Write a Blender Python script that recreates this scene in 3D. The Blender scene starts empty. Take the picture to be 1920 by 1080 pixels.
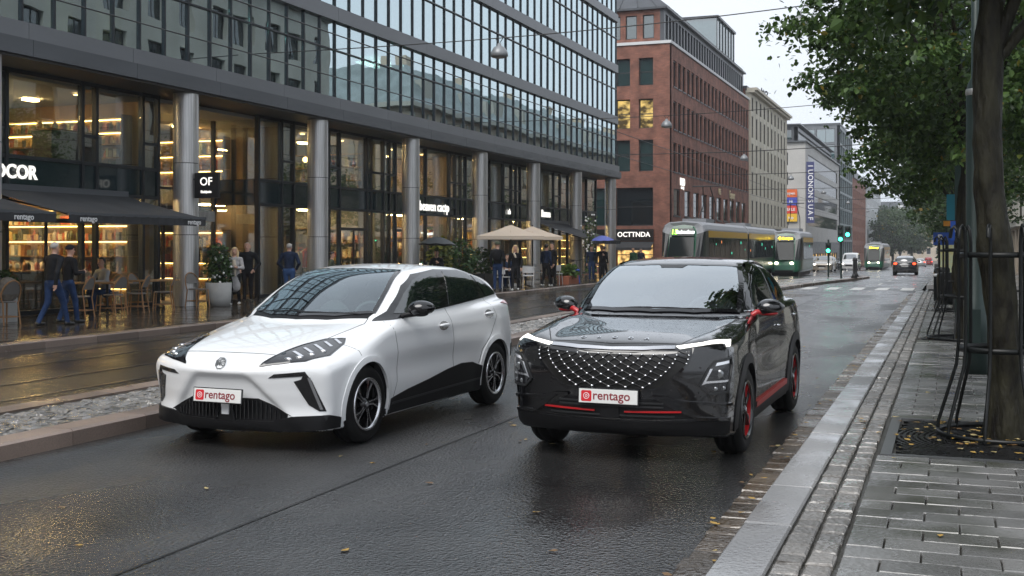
import bpy, bmesh, math, random
import numpy as np
from mathutils import Vector, Matrix, Euler
from mathutils.bvhtree import BVHTree
from mathutils.geometry import delaunay_2d_cdt

R_ = math.radians
rng = random.Random(7)
nrng = np.random.default_rng(11)
scene = bpy.context.scene
COL = scene.collection

# ------------------------------------------------------------------ camera
cam_d = bpy.data.cameras.new('camera')
cam = bpy.data.objects.new('camera', cam_d)
COL.objects.link(cam)
scene.camera = cam
cam_d.sensor_width = 36.0
cam_d.lens = 36.0 * 2180.0 / 1920.0
cam_d.shift_y = -78.0 / 1920.0
cam_d.clip_start = 0.1
cam_d.clip_end = 5000.0
cam.location = (0, 0, 1.69)
cam.rotation_euler = (R_(90), 0, R_(20.614))

# ------------------------------------------------------------------ world: overcast sky
world = bpy.data.worlds.new('World')
scene.world = world
world.use_nodes = True
nt = world.node_tree
nt.nodes.clear()
w_out = nt.nodes.new('ShaderNodeOutputWorld')
w_bg = nt.nodes.new('ShaderNodeBackground')
w_sky = nt.nodes.new('ShaderNodeTexSky')
w_sky.sky_type = 'NISHITA'
w_sky.sun_disc = False
w_sky.sun_elevation = R_(48)
w_sky.sun_rotation = R_(192)
w_sky.dust_density = 4.0
w_hsv = nt.nodes.new('ShaderNodeHueSaturation')
w_hsv.inputs['Saturation'].default_value = 0.12
w_tc = nt.nodes.new('ShaderNodeTexCoord')
w_map = nt.nodes.new('ShaderNodeMapping')
w_map.inputs['Scale'].default_value = (1.0, 1.0, 2.6)
w_noise = nt.nodes.new('ShaderNodeTexNoise')
w_noise.inputs['Scale'].default_value = 2.2
w_noise.inputs['Detail'].default_value = 5.0
w_ramp = nt.nodes.new('ShaderNodeValToRGB')
w_ramp.color_ramp.elements[0].position = 0.3
w_ramp.color_ramp.elements[0].color = (7.0, 7.6, 8.5, 1)
w_ramp.color_ramp.elements[1].position = 0.75
w_ramp.color_ramp.elements[1].color = (8.2, 8.7, 9.4, 1)
w_mix = nt.nodes.new('ShaderNodeMixRGB')
w_mix.inputs['Fac'].default_value = 0.86
L = nt.links.new
L(w_sky.outputs[0], w_hsv.inputs['Color'])
L(w_tc.outputs['Generated'], w_map.inputs[0])
L(w_map.outputs[0], w_noise.inputs['Vector'])
L(w_noise.outputs[0], w_ramp.inputs[0])
L(w_hsv.outputs[0], w_mix.inputs[1])
L(w_ramp.outputs[0], w_mix.inputs[2])
L(w_mix.outputs[0], w_bg.inputs['Color'])
w_bg.inputs['Strength'].default_value = 0.080
L(w_bg.outputs[0], w_out.inputs['Surface'])

# ------------------------------------------------------------------ sun behind the cloud
sun_d = bpy.data.lights.new('sun', 'SUN')
sun_d.energy = 1.5
sun_d.angle = R_(40)
sun_d.color = (1.0, 0.97, 0.93)
sun = bpy.data.objects.new('sun', sun_d)
COL.objects.link(sun)
sun.rotation_euler = (R_(40), 0, R_(-12))

scene.view_settings.view_transform = 'Standard'
scene.view_settings.look = 'None'
scene.view_settings.exposure = 0.82
scene.view_settings.gamma = 1.0
scene.view_settings.use_curve_mapping = False
cy = scene.cycles
cy.use_denoising = True
cy.max_bounces = 7
cy.diffuse_bounces = 2
cy.glossy_bounces = 4
cy.transmission_bounces = 4
cy.transparent_max_bounces = 10
cy.caustics_reflective = False
cy.caustics_refractive = False
cy.sample_clamp_indirect = 4.0

# ------------------------------------------------------------------ helpers
class MB:
    """collects faces into one mesh"""
    def __init__(self):
        self.v = []; self.f = []; self.m = []; self.sm = []
    def add(self, verts, faces, mi=0, smooth=False, M=None):
        n = len(self.v)
        if M is not None:
            verts = [tuple(M @ Vector(p)) for p in verts]
        self.v.extend([tuple(p) for p in verts])
        for f in faces:
            self.f.append(tuple(i + n for i in f)); self.m.append(mi); self.sm.append(smooth)
        return self
    def box(self, x0, x1, y0, y1, z0, z1, mi=0, M=None):
        return self.add([(x0,y0,z0),(x1,y0,z0),(x1,y1,z0),(x0,y1,z0),(x0,y0,z1),(x1,y0,z1),(x1,y1,z1),(x0,y1,z1)],
                 [(0,3,2,1),(4,5,6,7),(0,1,5,4),(1,2,6,5),(2,3,7,6),(3,0,4,7)], mi, False, M)
    def bbox(self, x0, x1, y0, y1, z0, z1, b=0.01, mi=0, M=None):
        """box with chamfered top edges and sides"""
        v = [(x0,y0,z0),(x1,y0,z0),(x1,y1,z0),(x0,y1,z0),(x0,y0,z1-b),(x1,y0,z1-b),(x1,y1,z1-b),(x0,y1,z1-b),
             (x0+b,y0+b,z1),(x1-b,y0+b,z1),(x1-b,y1-b,z1),(x0+b,y1-b,z1)]
        return self.add(v, [(0,3,2,1),(8,9,10,11),(0,1,5,4),(1,2,6,5),(2,3,7,6),(3,0,4,7),(4,5,9,8),(5,6,10,9),(6,7,11,10),(7,4,8,11)], mi, False, M)
    def quad(self, a, b, c, d, mi=0, smooth=False):
        return self.add([a,b,c,d], [(0,1,2,3)], mi, smooth)
    def tube(self, pts, rad, seg=8, mi=0, cap=True, smooth=True, M=None):
        pts = [Vector(p) for p in pts]; n = len(pts)
        if not hasattr(rad, '__len__'): rad = [rad]*n
        vs = []; fs = []; up = None
        for i, p in enumerate(pts):
            d = (pts[min(i+1,n-1)] - pts[max(i-1,0)])
            if d.length < 1e-9: d = Vector((0,0,1))
            d.normalize()
            if up is None:
                up = Vector((0,0,1)) if abs(d.z) < .9 else Vector((1,0,0))
            a = d.cross(up)
            if a.length < 1e-6: a = d.cross(Vector((0,1,0)))
            a.normalize(); b = a.cross(d); b.normalize(); up = b
            for k in range(seg):
                t = 2*math.pi*k/seg
                vs.append(p + (a*math.cos(t) + b*math.sin(t))*rad[i])
        for i in range(n-1):
            for k in range(seg):
                k2 = (k+1) % seg
                fs.append((i*seg+k, i*seg+k2, (i+1)*seg+k2, (i+1)*seg+k))
        self.add(vs, fs, mi, smooth, M)
        if cap:
            self.add(vs[:seg], [tuple(range(seg))], mi, False, M)
            self.add(vs[-seg:], [tuple(reversed(range(seg)))], mi, False, M)
        return self
    def lathe(self, prof, seg=24, mi=0, M=None, smooth=True, closed=False):
        """profile (r, z) turned about z"""
        vs = []; fs = []; n = len(prof)
        for k in range(seg):
            t = 2*math.pi*k/seg; ct, st = math.cos(t), math.sin(t)
            for r, z in prof: vs.append((r*ct, r*st, z))
        rgn = n if closed else n-1
        for k in range(seg):
            k2 = (k+1) % seg
            for i in range(rgn):
                j = (i+1) % n
                fs.append((k*n+i, k2*n+i, k2*n+j, k*n+j))
        return self.add(vs, fs, mi, smooth, M)
    def prism(self, poly, z0, z1, mi=0, M=None):
        n = len(poly)
        vs = [(x,y,z0) for x,y in poly] + [(x,y,z1) for x,y in poly]
        fs = [tuple(reversed(range(n))), tuple(range(n,2*n))] + [(i,(i+1)%n,n+(i+1)%n,n+i) for i in range(n)]
        return self.add(vs, fs, mi, False, M)
    def sphere(self, c, r, seg=12, rings=8, mi=0, M=None):
        rx, ry, rz = r if hasattr(r, '__len__') else (r, r, r)
        vs = [(c[0],c[1],c[2]-rz)]; fs = []
        for i in range(1, rings):
            a = math.pi*i/rings - math.pi/2
            for k in range(seg):
                t = 2*math.pi*k/seg
                vs.append((c[0]+rx*math.cos(a)*math.cos(t), c[1]+ry*math.cos(a)*math.sin(t), c[2]+rz*math.sin(a)))
        vs.append((c[0],c[1],c[2]+rz)); top = len(vs)-1
        for k in range(seg):
            k2=(k+1)%seg
            fs.append((0,1+k2,1+k)); fs.append((top,top-seg+k,top-seg+k2))
            for i in range(rings-2):
                a=1+i*seg
                fs.append((a+k,a+k2,a+seg+k2,a+seg+k))
        return self.add(vs, fs, mi, True, M)
    def mesh(self, name, mats):
        me = bpy.data.meshes.new(name)
        me.from_pydata(self.v, [], self.f)
        if not isinstance(mats, (list, tuple)): mats = [mats]
        for m in mats: me.materials.append(m)
        me.polygons.foreach_set('material_index', self.m)
        me.polygons.foreach_set('use_smooth', self.sm)
        me.update()
        return me
    def build(self, name, mats, parent=None, **kw):
        return ob(name, self.mesh(name, mats), parent, **kw)

def ob(name, data, parent=None, loc=None, rot=None, scale=None, label=None, cat=None, group=None, kind=None):
    o = bpy.data.objects.new(name, data)
    COL.objects.link(o)
    if parent is not None: o.parent = parent
    if loc is not None: o.location = loc
    if rot is not None: o.rotation_euler = rot
    if scale is not None: o.scale = scale
    if label: o['label'] = label
    if cat: o['category'] = cat
    if group: o['group'] = group
    if kind: o['kind'] = kind
    return o

def thing(name, label, cat, loc=(0,0,0), rz=0.0, group=None):
    return ob(name, None, None, loc, (0,0,rz), None, label, cat, group)

def copy_tree(o, parent=None):
    c = o.copy(); COL.objects.link(c); c.parent = parent
    for ch in o.children: copy_tree(ch, c)
    return c

def np_mesh(name, V, Q, mats, smooth=True, midx=None):
    """fast mesh from arrays; Q is (n,k) index array"""
    V = np.asarray(V, np.float32); Q = np.asarray(Q, np.int32)
    me = bpy.data.meshes.new(name)
    me.vertices.add(len(V)); me.vertices.foreach_set('co', V.ravel())
    k = Q.shape[1]
    me.loops.add(Q.size); me.loops.foreach_set('vertex_index', Q.ravel())
    me.polygons.add(len(Q))
    me.polygons.foreach_set('loop_start', np.arange(0, Q.size, k, dtype=np.int32))
    if not isinstance(mats, (list, tuple)): mats = [mats]
    for m in mats: me.materials.append(m)
    me.polygons.foreach_set('use_smooth', np.full(len(Q), smooth, bool))
    if midx is not None: me.polygons.foreach_set('material_index', np.asarray(midx, np.int32))
    me.update(calc_edges=True); me.validate()
    return me

_txt_cache = {}
def text_mesh(s, size, extrude, mat, align='CENTER', spacing=1.0, shear=0.0, bold=0.0):
    key = (s, size, extrude, mat.name, align, spacing, shear, bold)
    if key in _txt_cache: return _txt_cache[key]
    cu = bpy.data.curves.new('txt', 'FONT')
    cu.body = s; cu.size = size; cu.extrude = extrude; cu.align_x = align; cu.align_y = 'CENTER'
    cu.space_character = spacing; cu.shear = shear; cu.offset = bold; cu.resolution_u = 3
    o = bpy.data.objects.new('txt', cu)
    COL.objects.link(o)
    dg = bpy.context.evaluated_depsgraph_get()
    me = bpy.data.meshes.new_from_object(o.evaluated_get(dg))
    me.name = 'lettering'
    bpy.data.objects.remove(o); bpy.data.curves.remove(cu)
    me.materials.clear(); me.materials.append(mat)
    _txt_cache[key] = me
    return me

# ------------------------------------------------------------------ materials
def mat(name, col=(.5,.5,.5), rough=.5, metal=0.0, spec=.5, coat=0.0, emit=None, estr=0.0,
        var=0.0, vscale=3.0, vcol=None, bump=0.0, bscale=40.0, rvar=0.0, rscale=2.0, stretch=None, ior=None, obrand=0.0, detail=4.0):
    m = bpy.data.materials.new(name); m.use_nodes = True
    t = m.node_tree; b = t.nodes['Principled BSDF']
    b.inputs['Base Color'].default_value = (*col, 1)
    b.inputs['Roughness'].default_value = rough
    b.inputs['Metallic'].default_value = metal
    b.inputs['Specular IOR Level'].default_value = spec
    if ior: b.inputs['IOR'].default_value = ior
    if coat:
        b.inputs['Coat Weight'].default_value = coat
        b.inputs['Coat Roughness'].default_value = 0.03
    if emit:
        b.inputs['Emission Color'].default_value = (*emit, 1)
        b.inputs['Emission Strength'].default_value = estr
    vec = None
    if var or bump or rvar or vcol:
        tc = t.nodes.new('ShaderNodeTexCoord'); vec = tc.outputs['Object']
        if stretch:
            mp = t.nodes.new('ShaderNodeMapping'); mp.inputs['Scale'].default_value = stretch
            t.links.new(vec, mp.inputs[0]); vec = mp.outputs[0]
    def noise(sc, det=None):
        n = t.nodes.new('ShaderNodeTexNoise'); n.inputs['Scale'].default_value = sc
        n.inputs['Detail'].default_value = detail if det is None else det
        t.links.new(vec, n.inputs['Vector']); return n.outputs[0]
    colsock = None
    if var or vcol:
        rp = t.nodes.new('ShaderNodeValToRGB')
        c2 = vcol if vcol else tuple(min(1, c*(1+var)) for c in col)
        c1 = col if vcol else tuple(c*(1-var) for c in col)
        rp.color_ramp.elements[0].position = .32; rp.color_ramp.elements[0].color = (*c1, 1)
        rp.color_ramp.elements[1].position = .68; rp.color_ramp.elements[1].color = (*c2, 1)
        t.links.new(noise(vscale), rp.inputs[0]); colsock = rp.outputs[0]
    if obrand:
        oi = t.nodes.new('ShaderNodeObjectInfo')
        mr = t.nodes.new('ShaderNodeMapRange')
        mr.inputs[3].default_value = 1-obrand; mr.inputs[4].default_value = 1+obrand
        t.links.new(oi.outputs['Random'], mr.inputs[0])
        mx = t.nodes.new('ShaderNodeMixRGB'); mx.blend_type = 'MULTIPLY'; mx.inputs[0].default_value = 1
        mx.inputs[1].default_value = (*col, 1)
        if colsock: t.links.new(colsock, mx.inputs[1])
        t.links.new(mr.outputs[0], mx.inputs[2]); colsock = mx.outputs[0]
    if colsock: t.links.new(colsock, b.inputs['Base Color'])
    if rvar:
        mr = t.nodes.new('ShaderNodeMapRange')
        mr.inputs[1].default_value = .35; mr.inputs[2].default_value = .65
        mr.inputs[3].default_value = max(.02, rough-rvar); mr.inputs[4].default_value = rough+rvar
        t.links.new(noise(rscale), mr.inputs[0]); t.links.new(mr.outputs[0], b.inputs['Roughness'])
    if bump:
        bp = t.nodes.new('ShaderNodeBump'); bp.inputs['Strength'].default_value = min(1, bump)
        bp.inputs['Distance'].default_value = .01
        t.links.new(noise(bscale), bp.inputs['Height']); t.links.new(bp.outputs[0], b.inputs['Normal'])
    return m

def emat(name, col, strength):
    m = bpy.data.materials.new(name); m.use_nodes = True
    t = m.node_tree; t.nodes.clear()
    e = t.nodes.new('ShaderNodeEmission'); o = t.nodes.new('ShaderNodeOutputMaterial')
    e.inputs[0].default_value = (*col, 1); e.inputs[1].default_value = strength
    t.links.new(e.outputs[0], o.inputs[0]); return m

def glass(name, tint, refl, base_refl=0.08, rough=0.0, wav=0.0, wscale=.5):
    """thin pane: tinted see-through plus mirror reflection that grows at grazing angles"""
    m = bpy.data.materials.new(name); m.use_nodes = True
    t = m.node_tree; t.nodes.clear()
    o = t.nodes.new('ShaderNodeOutputMaterial'); tr = t.nodes.new('ShaderNodeBsdfTransparent')
    g = t.nodes.new('ShaderNodeBsdfGlossy'); mx = t.nodes.new('ShaderNodeMixShader')
    lw = t.nodes.new('ShaderNodeLayerWeight'); mr = t.nodes.new('ShaderNodeMapRange')
    lw.inputs[0].default_value = .5
    mr.inputs[3].default_value = base_refl; mr.inputs[4].default_value = 1.0
    pw = t.nodes.new('ShaderNodeMath'); pw.operation = 'POWER'; pw.inputs[1].default_value = 3.0
    t.links.new(lw.outputs['Facing'], pw.inputs[0]); t.links.new(pw.outputs[0], mr.inputs[0])
    tr.inputs[0].default_value = (*tint, 1); g.inputs[0].default_value = (*refl, 1); g.inputs['Roughness'].default_value = rough
    if wav:
        tc = t.nodes.new('ShaderNodeTexCoord'); n = t.nodes.new('ShaderNodeTexNoise'); n.inputs['Scale'].default_value = wscale
        n.inputs['Detail'].default_value = 1.0
        geo = t.nodes.new('ShaderNodeNewGeometry')
        t.links.new(geo.outputs['Position'], n.inputs['Vector'])
        bp = t.nodes.new('ShaderNodeBump'); bp.inputs['Distance'].default_value = wav; bp.inputs['Strength'].default_value = 1
        t.links.new(n.outputs[0], bp.inputs['Height']); t.links.new(bp.outputs[0], g.inputs['Normal'])
    t.links.new(mr.outputs[0], mx.inputs[0]); t.links.new(tr.outputs[0], mx.inputs[1]); t.links.new(g.outputs[0], mx.inputs[2])
    t.links.new(mx.outputs[0], o.inputs[0]); return m

M_black = mat('black_plastic', (.009,.009,.010), .45, spec=.22)
M_gloss = mat('gloss_black', (.006,.006,.007), .06, coat=.5)
M_tyre = mat('tyre_rubber', (.009,.009,.009), .6, spec=.2, bump=.2, bscale=60)
M_chrome = mat('chrome', (.75,.76,.78), .12, 1.0)
M_alloy = mat('alloy', (.62,.62,.64), .25, 1.0)
M_dark = mat('dark_metal', (.03,.031,.033), .4, .3)
M_white_paint = mat('white_car_paint', (.80,.81,.82), .22, coat=.6)
M_black_paint = mat('black_car_paint', (.004,.004,.005), .1, coat=1.0)
M_red = mat('red_trim', (.42,.012,.015), .3, coat=.3)
M_autoglass = mat('automotive_glass', (.006,.012,.014), .02, spec=1.0, ior=1.9)
M_plate = mat('plate_white', (.72,.72,.70), .35)
M_plate_red = mat('plate_red', (.62,.02,.03), .35)
M_plate_letter = mat('plate_lettering', (.22,.02,.03), .4)
M_white = mat('white_print', (.8,.8,.8), .4)
# ================================================================== cars
def curve(pts, n=400):
    """smooth curve through points (Catmull-Rom), returned as a lookup"""
    x = np.array([p[0] for p in pts], float); y = np.array([p[1] for p in pts], float)
    m = np.zeros_like(y); d = np.diff(y)/np.diff(x)
    m[1:-1] = np.where(d[:-1]*d[1:] > 0, 2*d[:-1]*d[1:]/(d[:-1]+d[1:]+1e-12), 0); m[0] = d[0]; m[-1] = d[-1]
    xs = np.linspace(x[0], x[-1], n); i = np.clip(np.searchsorted(x, xs)-1, 0, len(x)-2)
    h = x[i+1]-x[i]; t = (xs-x[i])/h
    ys = (2*t**3-3*t**2+1)*y[i] + (t**3-2*t**2+t)*h*m[i] + (-2*t**3+3*t**2)*y[i+1] + (t**3-t**2)*h*m[i+1]
    s0, s1 = m[0], m[-1]
    def f(q):
        r = np.interp(q, xs, ys)
        return r + np.where(q < xs[0], (q-xs[0])*s0, 0) + np.where(q > xs[-1], (q-xs[-1])*s1, 0)
    return f

def smax(a, b, k):
    h = np.clip(.5 + .5*(a-b)/k, 0, 1)
    return b + (a-b)*h + k*h*(1-h)
def smin(a, b, k): return -smax(-a, -b, k)

def surface_nets(F, org, h):
    s = F < 0
    nx, ny, nz = F.shape
    acc = np.zeros((nx-1, ny-1, nz-1, 3)); cnt = np.zeros((nx-1, ny-1, nz-1))
    sl = lambda o, n: slice(o, n-1+o)
    for ax in range(3):
        for o1 in (0,1):
            for o2 in (0,1):
                o = [0,0,0]; oth = [k for k in range(3) if k != ax]; o[oth[0]] = o1; o[oth[1]] = o2
                p = list(o); p[ax] = 1
                A = F[sl(o[0],nx), sl(o[1],ny), sl(o[2],nz)]; B = F[sl(p[0],nx), sl(p[1],ny), sl(p[2],nz)]
                ch = (A < 0) != (B < 0)
                t = np.where(ch, A/(A-B+1e-20), 0)
                for k in range(3):
                    acc[..., k] += np.where(ch, (t if k == ax else o[k]), 0)
                cnt += ch
    act = cnt > 0
    idx = -np.ones(act.shape, np.int64); idx[act] = np.arange(act.sum())
    ijk = np.argwhere(act)
    V = (ijk + acc[act]/cnt[act][:, None])*h + np.array(org)
    quads = []
    for ax in range(3):
        a, b = [(1,2),(2,0),(0,1)][ax]
        s0 = [slice(1,-1)]*3; s0[ax] = slice(0,-1); s1 = list(s0); s1[ax] = slice(1,None)
        S0 = s[tuple(s0)]; S1 = s[tuple(s1)]
        e = np.argwhere(S0 != S1)
        if len(e) == 0: continue
        off = np.array([1,1,1]); off[ax] = 0
        g = e + off
        inside = s[tuple(g.T)]
        def cell(da, db):
            c = g.copy(); c[:, a] += da; c[:, b] += db
            return idx[tuple(c.T)]
        q = np.stack([cell(-1,-1), cell(0,-1), cell(0,0), cell(-1,0)], 1)
        q[~inside] = q[~inside][:, ::-1]
        quads.append(q)
    Q = np.concatenate(quads); Q = Q[(Q >= 0).all(1)]
    return V, Q

def mesh_field(fn, lo, hi, h, refine=3):
    n = [int(math.ceil((hi[k]-lo[k])/h))+1 for k in range(3)]
    ax = [lo[k] + h*np.arange(n[k]) for k in range(3)]
    X, Y, Z = np.meshgrid(*ax, indexing='ij')
    V, Q = surface_nets(fn(X, Y, Z), lo, h)
    e = 1e-3
    for _ in range(refine):
        x, y, z = V.T
        f0 = fn(x, y, z)
        g = np.stack([fn(x+e,y,z)-fn(x-e,y,z), fn(x,y+e,z)-fn(x,y-e,z), fn(x,y,z+e)-fn(x,y,z-e)], 1)/(2*e)
        V = V - np.clip(f0/(np.sum(g*g,1)+1e-6), -h*.5, h*.5)[:, None]*g
    return V, Q

class Car:
    """body from profile curves; panels are laid on the body along a direction"""
    def __init__(s, P):
        s.P = P
        s.zt = curve(P['top']); s.hw = curve(P['plan']); s.sec = curve(P['section']); s.nose = curve(P['nose']); s.tail = curve(P['tail'])
        s.zc = curve(P['cabin']); s.cw = curve(P['cabin_w']); s.zb = curve(P['under'])
    def field(s, x, y, z, arches=True):
        P = s.P; x = np.abs(x)
        crown = P['crown']*np.clip((1.9-y)/1.2, 0.25, 1)
        f = (z - s.zt(y) + crown*(x/.85)**P.get('crown_pow',2) - P.get('fender', 0)*np.exp(-((x-.70)/.10)**2)*np.clip((1.6-y)/.8, 0, 1))*.95
        side = x - s.hw(y)*s.sec(z)
        for (yc, zc_, ry, rz, dep) in P.get('dents', []):
            side = side + dep*np.exp(-((y-yc)/ry)**2 - ((z-zc_)/rz)**2)
        for wy in P['wheels']:
            r = np.sqrt((y-wy)**2 + (z-P['wr'])**2)
            side = side - P['flare']*np.exp(-((r-P['wr']-.03)/.07)**2)
        f = smax(f, side*.97, P['round'])
        rec = 0
        if 'recess' in P:
            sg = lambda q: 1/(1+np.exp(-np.clip(q, -30, 30)))
            rec = P['recess']*sg((.285+(.60-z)*.93-x)/.016)*sg((.622-z)/.016)
            rec = rec - .012*np.exp(-((z-.665)/.03)**2)*np.clip(1-x/.9, 0, 1)
        f = smax(f, (s.nose(z) + P['nose_curve']*(x/.9)**2.6 + rec - y)*.9, .05)
        f = smax(f, (y - s.tail(z) + .10*(x/.9)**2.6)*.9, .06)
        f = smax(f, s.zb(y) - z, .03)
        q = (x/.7)**2
        ye = y - np.where(y < 2.6, P['ws_curve']*q*np.clip((2.6-y)/1.0, 0, 1), 0) + np.where(y > 3.2, .10*q*np.clip((y-3.2)/.8, 0, 1), 0)
        c = (z - s.zc(ye) + .045*q)*.8
        c = smax(c, (x - s.cw(z)*P['cab_plan'](y))*.95, P['cab_round'])
        c = smax(c, (.75 - z), .02)
        f = smin(f, c, P['blend'])
        if arches:
            for wy in P['wheels']:
                r = P['arch'] - np.sqrt((y-wy)**2 + (z-P['wr'])**2)
                f = np.maximum(f, np.minimum(r, x - .55))
        return f
    def in_outline(s, V, Q, pts, d, shrink=.965):
        """faces that lie under the outline pts, seen along d"""
        d = np.array(Vector(d).normalized()); up = np.array((0,0,1.0))
        r = np.cross(d, up); r /= np.linalg.norm(r); u = np.cross(r, d)
        P3 = np.array(pts, float); o = P3.mean(0); P3 = o + (P3-o)*shrink
        C = V[Q].mean(1); N = np.cross(V[Q[:,2]]-V[Q[:,0]], V[Q[:,3]]-V[Q[:,1]])
        px, py = (P3-o)@r, (P3-o)@u; cx, cy_ = (C-o)@r, (C-o)@u
        k = np.zeros(len(C), bool); j = len(px)-1
        for i in range(len(px)):
            c = (py[i] > cy_) != (py[j] > cy_)
            k ^= c & (cx < (px[j]-px[i])*(cy_-py[i])/(py[j]-py[i]+1e-12)+px[i]); j = i
        return k & (N@d < 0) & (np.abs((C-o)@d) < .5)
    def make_body(s, h, material, name, parent, cut=None):
        P = s.P
        V, Q = mesh_field(lambda x,y,z: s.field(x,y,z), (-1.1,-.15,.02), (1.1,P['len']+.15,P['h']+.1), h)
        if cut is not None: Q = Q[~s.in_outline(V, Q, *cut)]
        me = np_mesh(name, V, Q, material)
        V, Q = mesh_field(lambda x,y,z: s.field(x,y,z,False), (-1.1,-.15,.02), (1.1,P['len']+.15,P['h']+.1), h*1.5)
        s.bvh = BVHTree.FromPolygons([tuple(v) for v in V], [tuple(q) for q in Q])
        s.body = ob(name, me, parent)
        return s.body
    def cast(s, p, d):
        d = Vector(d).normalized(); p = Vector(p)
        hit = s.bvh.ray_cast(p - d*1.2, d)
        if hit[0] is None:
            hit = s.bvh.find_nearest(p)
        n = hit[1]
        if n.dot(d) > 0: n = -n
        return hit[0], n
    def panel(s, name, pts, d, material, parent, off=.004, thick=.012, step=.05, mirror=True, smooth=True, sub=None):
        """a thin shell laid on the body inside the outline pts (approximate 3-D points), seen along d"""
        d = Vector(d).normalized()
        up = Vector((0,0,1)) if abs(d.z) < .8 else Vector((0,1,0))
        r = d.cross(up).normalized(); u = r.cross(d).normalized()
        P3 = [Vector(p) for p in pts]; o = sum(P3, Vector())/len(P3)
        # resample outline
        out = []
        n = len(P3)
        for i in range(n):
            a, b = P3[i], P3[(i+1)%n]; k = max(1, int((b-a).length/step))
            for j in range(k): out.append(a.lerp(b, j/k))
        p2 = [Vector(((p-o).dot(r), (p-o).dot(u))) for p in out]
        nb = len(p2)
        xs = [p.x for p in p2]; ys = [p.y for p in p2]
        def inside(x, y):
            c = False; j = nb-1
            for i in range(nb):
                if (p2[i].y > y) != (p2[j].y > y) and x < (p2[j].x-p2[i].x)*(y-p2[i].y)/(p2[j].y-p2[i].y)+p2[i].x: c = not c
                j = i
            return c
        pts2 = list(p2); x = min(xs)+step*.5
        while x < max(xs):
            y = min(ys)+step*.5
            while y < max(ys):
                if inside(x, y) and min((x-p.x)**2+(y-p.y)**2 for p in p2) > (step*.4)**2: pts2.append(Vector((x, y)))
                y += step
            x += step
        v2, e2, f2, ov, oe, of = delaunay_2d_cdt(pts2, [(i,(i+1)%nb) for i in range(nb)], [], 1, 1e-5)
        vs = []; ns = []
        for v in v2:
            p = o + r*v.x + u*v.y
            q, nn = s.cast(p, d)
            vs.append(q); ns.append(nn)
        # relax the offsets a little so that the shell is smooth
        top = [v + nn*off for v, nn in zip(vs, ns)]
        mb = MB()
        faces = []
        for f in f2:
            a, b, c = [top[i] for i in f[:3]]
            faces.append(tuple(f) if (b-a).cross(c-a).dot(d) < 0 else tuple(reversed(f)))
        mb.add(top, faces, 0, smooth)
        ec = {}
        for f in faces:
            for i in range(len(f)):
                ec[(f[i], f[(i+1)%len(f)])] = 1
        for (a, b) in list(ec):
            if (b, a) not in ec:
                mb.add([top[a], top[b], vs[b]-ns[b]*thick, vs[a]-ns[a]*thick], [(1,0,3,2)], 0, False)
        me = mb.mesh(name, material)
        res = [ob(name, me, parent)]
        if mirror:
            m2 = MB(); m2.v = [(-x,y,z) for x,y,z in mb.v]; m2.f = [tuple(reversed(f)) for f in mb.f]; m2.m = mb.m; m2.sm = mb.sm
            res.append(ob(name, m2.mesh(name, material), parent))
        return res
    def line(s, name, pts, d, material, parent, w=.006, off=.0015, step=.04, mirror=True, h=0.0):
        """a narrow strip laid on the body along a polyline"""
        d = Vector(d).normalized()
        P3 = [Vector(p) for p in pts]; out = []
        for a, b in zip(P3[:-1], P3[1:]):
            k = max(1, int((b-a).length/step))
            for j in range(k): out.append(a.lerp(b, j/k))
        out.append(P3[-1])
        hits = [s.cast(p, d) for p in out]
        vs = []; fs = []
        for i, (q, n) in enumerate(hits):
            t = (hits[min(i+1,len(hits)-1)][0] - hits[max(0,i-1)][0]).normalized()
            b = n.cross(t).normalized()*w*.5
            if h:
                vs += [q-b-n*.002, q-b+n*h, q+b+n*h, q+b-n*.002]
            else:
                vs += [q-b+n*off, q+b+n*off]
        k = 4 if h else 2
        for i in range(len(hits)-1):
            for j in range(k-1): fs.append((i*k+j, (i+1)*k+j, (i+1)*k+j+1, i*k+j+1))
        mb = MB().add(vs, fs, 0, not h)
        res = [mb.build(name, material, parent)]
        if mirror:
            m2 = MB(); m2.v = [(-x,y,z) for x,y,z in mb.v]; m2.f = [tuple(reversed(f)) for f in mb.f]; m2.m = mb.m; m2.sm = mb.sm
            res.append(m2.build(name, material, parent))
        return res

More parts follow.
